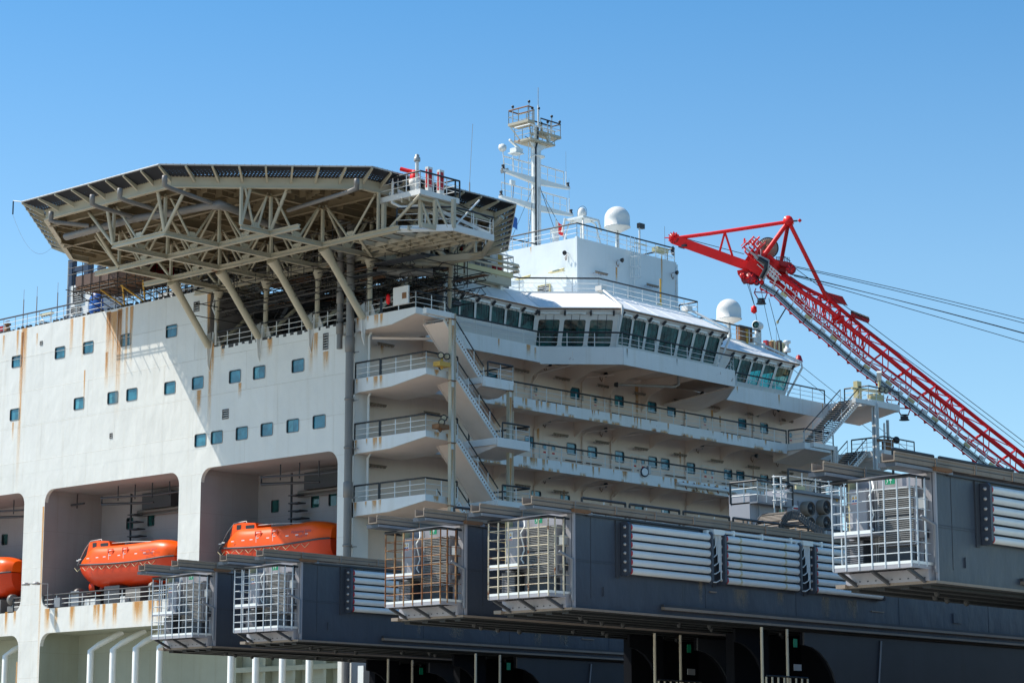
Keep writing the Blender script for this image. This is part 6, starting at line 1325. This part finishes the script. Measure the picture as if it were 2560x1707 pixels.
# ================= lifting beams
def lifting_beam(P0, label):
    X, Y, Z = P0; W_ = 3.9; H_ = 4.1; LL = 105
    t = thing('lifting_beam', label, 'steel beam', P0, 'grey cantilevered lifting beams')
    def bx(mb, x0, x1, y0, y1, z0, z1, m): mb.box(X+x0, X+x1, Y+y0, Y+y1, Z+z0, Z+z1, m)
    mb = MB(); bx(mb, -W_, 0, 0, LL, 0, H_, 'beam_grey')
    bx(mb, -W_-.15, .18, -.25, LL, -.10, -.002, 'coping'); bx(mb, .002, .22, 6.0, LL, .22, .34, 'coping'); bx(mb, .002, .16, 6.0, LL, .341, .46, 'dark_grey')
    for k in range(26): bx(mb, .002, .06, 8.0+k*3.8, 8.05+k*3.8, .47, 1.0, 'beam_grey') if 0 else None
    mb.face([(X-W_+.1, Y-.004, Z), (X-.05, Y-.004, Z), (X-.05, Y-.004, Z+H_), (X-W_+.1, Y-.004, Z+H_)], 'end_grey')
    bx(mb, .002, .10, -.02, .10, 0, H_, 'end_grey')
    pl = Plane((X, 0, 0), (0, 1, 0), (1, 0, 0))
    stains(mb, pl, [(Y+8+rnd.random()*60, Z+.46+1.0, .6+rnd.random(), 1.0) for _ in range(3)], 'smear_stain')
    for y, z, w, h in ((9.5, 1.2, .5, .06), (22.5, 1.0, 1.1, .05), (30, .8, .8, .5), (38, 1.6, .3, .3), (2.0, .6, .05, .4), (45, 2.4, .9, .1)): bx(mb, .002, .07, y, y+w, z, z+h, 'coping' if h < .1 else 'beam_grey')
    for y in (1.2, 9.2, 16.2, 25.0, 33.5, 42.0): bx(mb, .002, .012, y, y+.03, .47, H_-.12, 'dark_grey')
    bx(mb, .002, .012, 0.12, 60, 2.0, 2.02, 'dark_grey')
    stains(mb, pl, [(Y+rnd.uniform(1, 45), Z+rnd.choice((H_-.12, 1.5, H_-.12, 2.0)), rnd.uniform(.15, .9), rnd.uniform(.4, 1.6)) for _ in range(9)], 'smear_stain', d=.008)
    mb.build('box_girder', t)
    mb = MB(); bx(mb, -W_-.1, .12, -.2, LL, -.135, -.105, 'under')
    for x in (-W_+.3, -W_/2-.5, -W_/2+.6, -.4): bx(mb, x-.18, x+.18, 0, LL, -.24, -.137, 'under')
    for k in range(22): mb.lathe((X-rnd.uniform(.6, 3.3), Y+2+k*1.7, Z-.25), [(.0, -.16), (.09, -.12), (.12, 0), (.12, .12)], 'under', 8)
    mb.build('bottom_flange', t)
    # open cable troughs on both top edges, made of bolted lengths
    mb = MB()
    for x0, ys in ((-.42, -2.75), (-W_-.05, -2.2)):
        y = ys; k = 0
        while y < 60:
            L = 2.75; a = y+.02; b = y+L-.02
            bx(mb, x0, x0+.55, a, b, H_+.10, H_+.14, 'coping'); bx(mb, x0+.52, x0+.56, a, b, H_+.141, H_+.46, 'coping'); bx(mb, x0, x0+.04, a, b, H_+.141, H_+.42, 'coping')
            bx(mb, x0+.561, x0+.60, a, b, H_+.40, H_+.46, 'coping'); bx(mb, x0+.561, x0+.58, a, b, H_+.26, H_+.285, 'dark_grey')
            bx(mb, x0+.602, x0+.63, b-.03, b+.04, H_+.08, H_+.47, 'pipe_grey'); bx(mb, x0-.03, x0-.002, b-.03, b+.04, H_+.08, H_+.47, 'pipe_grey'); y += L; k += 1
    for x0, ys in ((-.42, -2.6), (-W_-.05, -2.05)): bx(mb, x0-.25, x0+.5, ys, -.1, H_-.08, H_+.085, 'beam_grey'); bx(mb, x0+.501, x0+.56, ys, 1.2, H_-.06, H_+.05, 'grey')
    bx(mb, .0, .3, -.2, .9, H_-.02, H_+.12, 'rusty'); bx(mb, .002, .12, .9, 60, H_-.10, H_-.04, 'dark_grey')
    mb.build('cable_trough', t)
    # end platform with bar cage
    yf = -1.35; xl, xr = -3.6, -.12; mb = MB()
    bx(mb, xl, xr, yf, -.01, .50, .58, 'grey'); bx(mb, xl-.02, xr+.02, yf-.05, yf, .42, .56, 'end_grey'); bx(mb, xl-.02, xr+.02, yf-.05, yf, .57, .68, 'tube_white'); bx(mb, xr, xr+.04, yf, -.01, .42, .56, 'end_grey'); bx(mb, xr, xr+.04, yf, -.01, .57, .68, 'tube_white'); bx(mb, xl-.04, xl, yf, -.01, .42, .68, 'end_grey')
    bx(mb, xl, -1.9, yf, -.01, 1.76, 1.83, 'grey'); bx(mb, xl-.02, -1.9, yf-.05, yf, 1.70, 1.80, 'end_grey'); bx(mb, xl-.02, -1.9, yf-.05, yf, 1.81, 1.92, 'tube_white')
    for x in (-3.45, -2.0, -.4): mb.bar((X+x, Y+yf+.1, Z+.42), (X+x+.1, Y-.25, Z-.02), .12, .12, 'dark_grey')
    mb.box(X-W_+.1, X-.1, Y-.32, Y-.006, Z+.0, Z+.44, 'end_grey')
    for k in range(10): bx(mb, -W_+.35+k*.36, -W_+.42+k*.36, -.335, -.322, .10, .14, 'dark_grey')
    bx(mb, -W_-.28, -W_+.15, -.45, .1, -.10, .04, 'coping')
    mb.build('end_platform', t)
    mb = MB(); xs = [-3.6+.585*k for k in range(6)]+[-.12]
    for x in xs: mb.tube([(X+x, Y+yf-.05, Z+.45), (X+x, Y+yf-.05, Z+3.8)], .032, 'cage_clean', 6)
    for y in (-1.0, -.45): mb.tube([(X+xr+.03, Y+y, Z+.5), (X+xr+.03, Y+y, Z+3.8)], .04, 'cage_clean', 5)
    for y in (-.75, ): mb.tube([(X+xl-.03, Y+y, Z+.5), (X+xl-.03, Y+y, Z+3.8)], .04, 'cage_clean', 5)
    for z in (.98, 1.38, 1.80, 2.22, 2.62, 3.0, 3.38): mb.tube([(X+xl-.03, Y-.1, Z+z), (X+xl-.03, Y+yf-.05, Z+z), (X+xr+.03, Y+yf-.05, Z+z), (X+xr+.03, Y-.1, Z+z)], .0125, 'cage_clean', 4)
    cg = mb.build('guard_cage', t)
    mb = MB(); mb.tube([(X+xl-.03, Y-.1, Z+3.8), (X+xl-.03, Y+yf-.05, Z+3.8), (X+xr+.03, Y+yf-.05, Z+3.8), (X+xr+.03, Y-.1, Z+3.8)], .05, 'black', 5); mb.build('top_rail', cg)
    # equipment on the end face
    EP = Plane((0, Y-.02, 0), (1, 0, 0), (0, -1, 0))
    mb = MB()
    bx(mb, -2.25, -.6, -.33, -.01, 1.38, 3.58, 'end_grey')
    for h0 in (1.44, 2.52):
        for k in range(14): z = h0+.03+k*.073; mb.cell([(X-2.21, Y-.40, Z+z-.02), (X-.64, Y-.40, Z+z-.02), (X-.64, Y-.335, Z+z+.02), (X-2.21, Y-.335, Z+z+.02), (X-2.21, Y-.41, Z+z), (X-.64, Y-.41, Z+z), (X-.64, Y-.335, Z+z+.035), (X-2.21, Y-.335, Z+z+.035)], 'galv')
    bx(mb, -2.2, -.65, -.334, -.331, 1.42, 3.56, 'dark_grey'); mb.build('louvre_panel', t)
    mb = MB(); bx(mb, -3.42, -2.62, -.5, -.01, 1.84, 3.62, 'end_grey'); bx(mb, -3.40, -2.64, -.515, -.501, 1.87, 3.58, 'end_grey'); bx(mb, -3.5, -3.43, -.45, -.02, 1.8, 3.9, 'pale_yellow')
    for z in (2.1, 2.8, 3.3): bx(mb, -3.41, -3.3, -.55, -.516, z, z+.04, 'galv')
    mb.build('control_cabinet', t)
    mb = MB(); bx(mb, -3.55, -2.75, -.6, -.01, .70, 1.66, 'dark_grey')
    for k in range(13): z = .74+k*.07; bx(mb, -3.52, -2.78, -.64, -.605, z, z+.028, 'end_grey')
    mb.build('lower_louvre', t)
    mb = MB(); bx(mb, -1.98, -1.55, -.2, -.18, 3.72, 3.98, 'green_sign'); bx(mb, -1.74, -1.72, -.206, -.201, 3.76, 3.9, 'rail_white')
    mb.prism([(X-1.80, Y-.201, Z+3.87), (X-1.66, Y-.201, Z+3.87), (X-1.73, Y-.201, Z+3.95)], (0, -.005, 0), 'rail_white')
    mb.lathe((X-1.88, Y-.201, Z+3.93), [(.022, 0), (0, -.004)], 'rail_white', 8, (0, 1, 0)); mb.bar((X-1.88, Y-.204, Z+3.91), (X-1.86, Y-.204, Z+3.82), .005, .03, 'rail_white', up=(1, 0, 0)); mb.bar((X-1.86, Y-.204, Z+3.83), (X-1.92, Y-.204, Z+3.76), .005, .02, 'rail_white', up=(1, 0, 0)); mb.build('exit_sign', t)
    mb = MB(); bx(mb, -3.30, -2.98, -.53, -.517, 3.04, 3.40, 'rail_white'); mb.prism([(X-3.28, Y-.531, Z+3.24), (X-3.16, Y-.531, Z+3.24), (X-3.22, Y-.531, Z+3.37)], (0, -.004, 0), 'yellow'); mb.prism([(X-3.14, Y-.531, Z+3.24), (X-3.04, Y-.531, Z+3.24), (X-3.09, Y-.531, Z+3.37)], (0, -.004, 0), 'yellow')
    for x in (-3.22, -3.09): mb.lathe((X+x, Y-.531, Z+3.16), [(.05, 0), (0, -.004)], 'blue', 12, (0, 1, 0))
    bx(mb, -3.29, -3.0, -.536, -.531, 3.055, 3.09, 'red_sign'); mb.build('warning_sign', t)
    mb = MB()
    for x in (-2.48, -2.38): mb.tube([(X+x, Y-.15, Z+.6), (X+x, Y-.15, Z+3.9)], .035, 'galv', 5)
    mb.tube([(X-.28, Y-.2, Z+3.9), (X-.28, Y-.2, Z+.7)], .07, 'dark_grey', 6); bx(mb, -.5, -.2, -.3, -.05, 1.6, 1.9, 'dark_grey'); bx(mb, -.5, -.2, -.3, -.05, 2.7, 3.1, 'galv')
    mb.tube([(X-2.5, Y-.3, Z+3.9), (X-2.3, Y-.5, Z+3.6), (X-2.45, Y-.6, Z+3.3), (X-2.4, Y-.4, Z+2.6), (X-2.5, Y-.5, Z+2.2), (X-2.35, Y-.5, Z+2.0)], .03, 'tube_white', 4)
    mb.tube([(X-.08, Y-.75, Z+2.35), (X+.10, Y-.1, Z+2.05), (X+.10, Y-.1, Z+.3)], .07, 'grey', 6); bx(mb, -2.3, -.7, -.28, -.01, .62, 1.30, 'dark_grey'); mb.build('end_pipework', t)
    # pipe bundles on the side
    for bi, y0 in enumerate((3.2, 10.08, 17.15)):
        mb = MB(); g0 = y0+.33; g1 = g0+5.6
        for ya, yb in ((g0-.30, g0-.14), (g1+.02, g1+.14)):
            mb.prism([(X+.02, Y+ya, Z+1.55), (X+.38, Y+ya, Z+1.55), (X+.48, Y+ya, Z+1.7), (X+.48, Y+ya, Z+3.78), (X+.38, Y+ya, Z+3.92), (X+.02, Y+ya, Z+3.92)], (0, yb-ya, 0), 'beam_grey')
        bx(mb, .003, .06, y0-.35, y0-.12, 1.45, 3.98, 'dark_grey'); mb.build('pipe_bracket', t)
        for r_ in range(6):
            z = Z+3.69-.382*r_; xx = X+.27; pb = MB()
            pb.tube([(xx, Y+g0, z), (xx, Y+g1, z)], .157, 'tube_white', 14)
            if bi == 1:
                for yy in (g0+1.0, g0+4.5): pb.lathe((xx, Y+yy, z), [(.1575, -.06), (.159, 0), (.1575, .10)], 'pale_yellow', 14, (0, 1, 0))
            pipe = pb.build('pipe', t)
            pb = MB(); pb.lathe((xx, Y+g0-.13, z), [(.06, 0), (.172, .0), (.172, .15), (.15, .16)], 'red_sign', 14, (0, 1, 0)); pb.build('collar', pipe)
            pb = MB(); pb.lathe((xx, Y+g0-.31, z), [(0, -.10), (.03, -.10), (.03, -.04), (.075, -.04), (.075, 0)], 'galv', 10, (0, 1, 0)); pb.build('end_bolt', pipe)
    mb = MB(); mb.tube([(X+.2, Y+9.45, Z+4.0), (X+.2, Y+24, Z+4.0)], .085, 'tube_white', 8)
    for y0 in (9.45, 16.4):
        bx(mb, .05, .42, y0-.05, y0+.75, 3.82, 4.06, 'tube_white'); bx(mb, .08, .3, y0-.45, y0-.25, 3.7, 4.0, 'tube_white')
        for k in range(6):
            z1 = 3.6-.38*k; mb.tube([(X+.32, Y+y0+.05+.1*k, Z+3.85), (X+.32, Y+y0+.05+.1*k, Z+z1+.1), (X+.3, Y+y0-.05+.05*k, Z+z1-.05), (X+.28, Y+y0-.25, Z+z1-.05)], .03, 'tube_white', 5)
    for y in (11, 13.2, 15.5, 18, 20): bx(mb, .01, .3, y, y+.12, 3.86, 4.12, 'tube_white')
    mb.build('manifold', t)
    # support block below with ladder cage in the recess
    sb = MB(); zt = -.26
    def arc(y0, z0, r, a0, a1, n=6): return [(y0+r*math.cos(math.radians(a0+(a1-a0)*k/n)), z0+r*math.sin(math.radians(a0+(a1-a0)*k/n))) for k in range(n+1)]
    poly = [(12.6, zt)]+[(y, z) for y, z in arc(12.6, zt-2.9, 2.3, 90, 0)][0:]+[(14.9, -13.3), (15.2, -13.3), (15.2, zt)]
    sb.prism([(X-.9, Y+y, Z+z) for y, z in poly], (-.15, 0, 0), 'haunch_shade')
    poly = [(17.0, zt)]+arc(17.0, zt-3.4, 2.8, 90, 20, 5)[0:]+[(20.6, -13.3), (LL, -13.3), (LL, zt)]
    sb.prism([(X-.25, Y+y, Z+z) for y, z in poly], (-.15, 0, 0), 'haunch_shade'); sb.box(X-W_+.2, X-.41, Y+20.7, Y+LL, .3, Z+zt, 'haunch_shade'); sb.prism([(X-.15, Y+y+.02, Z+z) for y, z in poly], (-.095, 0, 0), 'support'); sb.box(X-W_+.4, X-W_+.9, Y+15.25, Y+20.6, .3, Z+zt, 'haunch_shade')
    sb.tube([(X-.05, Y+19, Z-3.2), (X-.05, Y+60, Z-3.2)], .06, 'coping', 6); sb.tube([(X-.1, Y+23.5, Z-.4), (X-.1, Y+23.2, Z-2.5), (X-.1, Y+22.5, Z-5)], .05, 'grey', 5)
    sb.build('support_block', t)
    mb = MB()
    for y in (13.3, 15.3): mb.tube([(X+.1, Y+y, Z-5.2), (X+.1, Y+y, Z-.2)], .07, 'cage_stained', 6)
    yv = [13.4+.47*k for k in range(8)]
    for y in yv: mb.tube([(X+.25, Y+y, Z-4.2), (X+.25, Y+y, Z-2.5)], .05, 'cage_stained', 5)
    for z in (-2.9, -3.3, -3.7): mb.tube([(X+.25, Y+yv[0], Z+z), (X+.25, Y+yv[-1], Z+z)], .025, 'cage_stained', 4)
    bx(mb, -.8, .3, 13.2, 16.9, -4.35, -4.1, 'end_grey'); mb.tube([(X+.25, Y+yv[0], Z-2.45), (X+.25, Y+yv[-1], Z-2.45)], .04, 'black', 4); bx(mb, -.2, -.18, 16.2, 16.5, -1.0, -.6, 'green_sign'); bx(mb, -.2, -.18, 16.2, 16.8, -2.1, -1.8, 'galv'); mb.build('ladder_cage', t)
    return t
ZB_ = 13.35
BP = [(PZ(x, y, ZB_), lb, su) for x, y, lb, su in (
    (1431, 1518, 'grey lifting beam with a rust-stained cage and three rows of white pipes, centre of the picture', {'cage_clean': 'cage_stained'}),
    (533, 1614, 'grey lifting beam farthest left, its clean caged end in front of the orange lifeboat', None),
    (748, 1598, 'grey lifting beam second from the left with a clean cage and one bundle of white pipes in view', None),
    (1160, 1537, 'grey lifting beam with the rustiest brown cage, left of the centre beam', {'cage_clean': 'cage_rusty'}),
    (2340, 1451, 'grey lifting beam nearest the camera at the right edge, its cage mostly clean with one rusty bar', None))]
b4 = lifting_beam(tuple(BP[0][0]), BP[0][1])
for p, lb, su in BP[1:]: copy_tree(b4, V(p)-V(BP[0][0]), lb, su)
for ch in b4.children:
    if ch.name.startswith('guard_cage'):
        ch.data = ch.data.copy()
        for i, mm in enumerate(ch.data.materials):
            if mm.name == 'cage_clean': ch.data.materials[i] = MATS['cage_stained']
# guard rails on top of the centre and right beams
for (P0, segs, lb) in ((BP[0][0], [(2.5, 5.5), (5.8, 9.4), (9.7, 13.2), (13.5, 17.2), (17.5, 19.6)], 'low white guard rail along the top of the centre beam'), (BP[4][0], [(-.2, 2.6), (3.0, 8.5), (9.0, 13.5), (14, 20)], 'black-topped guard rail along the top of the right-hand beam'), (BP[3][0], [(1.0, 4.5), (5, 9), (9.4, 14)], 'low white guard rail along the top of the rusty-caged beam')):
    X, Y, Z = P0; mb = MB()
    for a, b in segs: rail(mb, [(X-1.6, Y+a, Z+4.1), (X-1.6, Y+b, Z+4.1)], h=.95, step=1.2, n=2)
    tag(mb.build('guard_rail', loc=(X-1.6, Y+segs[0][0], Z+4.1)), lb, 'railing', 'guard rails on the beams')
# ================= machinery house between the beams
HX = -71.6; y0, y1, zb = 96.2, 104.6, 17.55
mh = thing('machinery_house', 'grey steel machinery house with four round fans and white railings on its roof', 'machinery house', (-74, 100, zb))
hp = lambda x, y, X_=HX: PX(1500+x/2.671, 1120+y/2.671, X_)
ztp = hp(1400, 300).z; y0 = hp(1000, 420).y; y1 = hp(1600, 420).y
mb = MB(); mb.box(HX-1.3, HX, y0, y1, zb, ztp-.45, 'end_grey'); mb.box(HX-1.3, HX+.08, hp(1240, 400).y, y1, zb, ztp, 'end_grey')
for k in range(5): y = y0+.6+k*1.7; mb.box(HX+.081, HX+.12, y, y+.05, zb+1, ztp-.5, 'grey')
mb.box(HX+.08, HX+.3, hp(1240, 400).y, y1, ztp-.12, ztp+.03, 'grey'); mb.build('house_wall', mh)
for x, y in ((1388, 404), (1493, 394), (1388, 506), (1493, 500)):
    c = hp(x, y, HX+.3); mb = MB(); mb.lathe((HX+.08, c.y, c.z), [(.40, 0), (.40, .42), (.36, .44), (.34, .44), (.34, .1), (0, .1)], 'coping', 22, (1, 0, 0))
    for r_ in (.1, .18, .26, .33): mb.tube([(HX+.53, c.y+r_*math.cos(a), c.z+r_*math.sin(a)) for a in [2*math.pi*k/16 for k in range(17)]], .010, 'dark_grey', 4)
    fan = mb.build('fan', mh); mb = MB()
    for k in range(9): a = 2*math.pi*k/9; mb.prism([(HX+.4, c.y+.06*math.cos(a), c.z+.06*math.sin(a)), (HX+.45, c.y+.32*math.cos(a), c.z+.32*math.sin(a)), (HX+.38, c.y+.32*math.cos(a+.45), c.z+.32*math.sin(a+.45)), (HX+.36, c.y+.06*math.cos(a+.45), c.z+.06*math.sin(a+.45))], (.01, 0, 0), 'dark_grey')
    mb.lathe((HX+.42, c.y, c.z), [(.09, 0), (.09, .06), (0, .08)], 'galv', 10, (1, 0, 0)); mb.build('fan_blades', fan)
mb = MB(); c = hp(1295, 397); mb.box(HX+.09, HX+.11, c.y-.28, c.y+.28, c.z-.12, c.z+.12, 'rail_white'); mb.box(HX+.111, HX+.12, c.y-.2, c.y+.2, c.z-.08, c.z-.0, 'red_sign'); mb.build('warning_sign', mh)
mb = MB(); c = hp(1200, 425); mb.box(HX+.09, HX+.11, c.y-.2, c.y+.2, c.z-.1, c.z+.1, 'green_sign'); c = hp(1573, 350); mb.box(HX+.09, HX+.1, c.y-.07, c.y+.07, c.z-.06, c.z+.06, 'yellow'); mb.build('exit_sign', mh)
mb = MB(); zr = ztp+.03
rail(mb, [(HX+.2, hp(1240, 400).y, zr), (HX+.2, y1, zr), (HX-1.2, y1, zr)], h=1.0, step=1.3, n=3)
zl = hp(1000, 345).z-.1; mb.box(HX-1.2, HX+.5, y0, hp(1235, 400).y, zl-.08, zl, 'grey'); rail(mb, [(HX-1.2, y0, zl), (HX+.5, y0, zl), (HX+.5, hp(1235, 400).y, zl)], h=1.05, step=.75, n=3)
c = hp(1175, 300, HX+.6)
for k in range(4): mb.tube([(HX+.7+.5*math.sin(a), c.y-.45*math.cos(a), zl+.1+k*.4) for a in [math.pi*j/8 for j in range(9)]], .03, 'rail_white', 4)
for s_ in (-.3, .3): mb.tube([(HX+.7, c.y+s_, zb), (HX+.7, c.y+s_, zl+1.4)], .04, 'rail_white', 5)
rail(mb, [(HX+1.0, hp(1330, 500).y, zb+.1), (HX+1.0, hp(1545, 500).y, zb+.1)], h=1.2, step=1.0, n=3); mb.box(HX+.2, HX+.3, hp(1310, 268).y-.4, hp(1310, 268).y+.4, hp(1310, 268).z-.1, hp(1310, 268).z+.1, 'pale_yellow'); mb.build('railing', mh)
# cable chain arching over the beam
XC_ = -69.2; mb = MB(); path = [hp(x, y, XC_) for x, y in ((1128, 560), (1138, 500), (1165, 462), (1205, 450), (1250, 462), (1300, 505), (1360, 545), (1430, 572))]
fine = []
for a, b in zip(path, path[1:]): fine += [lerp(a, b, k/4) for k in range(4)]
for a, b in zip(fine, fine[1:]):
    d = (b-a).normalized(); u_ = V((1, 0, 0)).cross(d); g = .02
    for s_ in (-1, 1): mb.bar(a+d*g+V((s_*.75, 0, 0)), b-d*g+V((s_*.75, 0, 0)), .06, .42, 'dark_grey', up=u_)
    mb.bar(a+V((-.75, 0, 0))+u_*.15, a+V((.75, 0, 0))+u_*.15, .05, .05, 'coping', up=u_); mb.bar(a+V((-.75, 0, 0))-u_*.15, a+V((.75, 0, 0))-u_*.15, .05, .05, 'coping', up=u_)
tag(mb.build('cable_chain', loc=fine[0]), 'black arched cable carrier chain lying on the centre beam below the fans', 'cable chain')
c = hp(930, 480, -69.5); mb = MB()
for k in range(9): a = math.pi*k/8; mb.box(-70.3, -69.0, c.y-.9*math.cos(a)-.07, c.y-.9*math.cos(a)+.07, zb+.2, zb+.25+.75*math.sin(a), 'coping')
tag(mb.build('cable_chain', loc=(c.x, c.y, zb)), 'small ribbed hump of cable carrier on the centre beam left of the machinery house', 'cable chain')
# white truss under the far beams
mb = MB(); p = PX(903, 1663, -107.5); q_ = PX(1010, 1672, -107.5); zz = p.z
mb.box(-107.8, -107.3, p.y, p.y+14, zz-.5, zz, 'tube_white'); mb.box(-107.8, -107.3, p.y, p.y+.7, 0, zz-.5, 'tube_white'); mb.bar((-107.5, p.y+.8, zz-.5), (-107.5, p.y+4.6, zz-4.2), .4, .35, 'tube_white'); mb.bar((-107.5, p.y+8.8, zz-.5), (-107.5, p.y+4.8, zz-4.2), .4, .35, 'tube_white')
for k in range(7): mb.tube([(-109, p.y+1+k*1.1, zz-3), (-109, p.y+1.3+k*1.1, zz-.6)], .08, 'pipe_grey', 5)
mb.tube([(-109, p.y+1, zz-1.3), (-109, p.y+9, zz-1.6)], .09, 'rusty', 5); mb.box(-110, -109.2, p.y+3.4, p.y+4.3, zz-2.2, zz-1.1, 'grey')
tag(mb.build('deck_truss', loc=(-107.5, p.y, 0)), 'white steel truss seen low down beneath the far beams', 'truss')
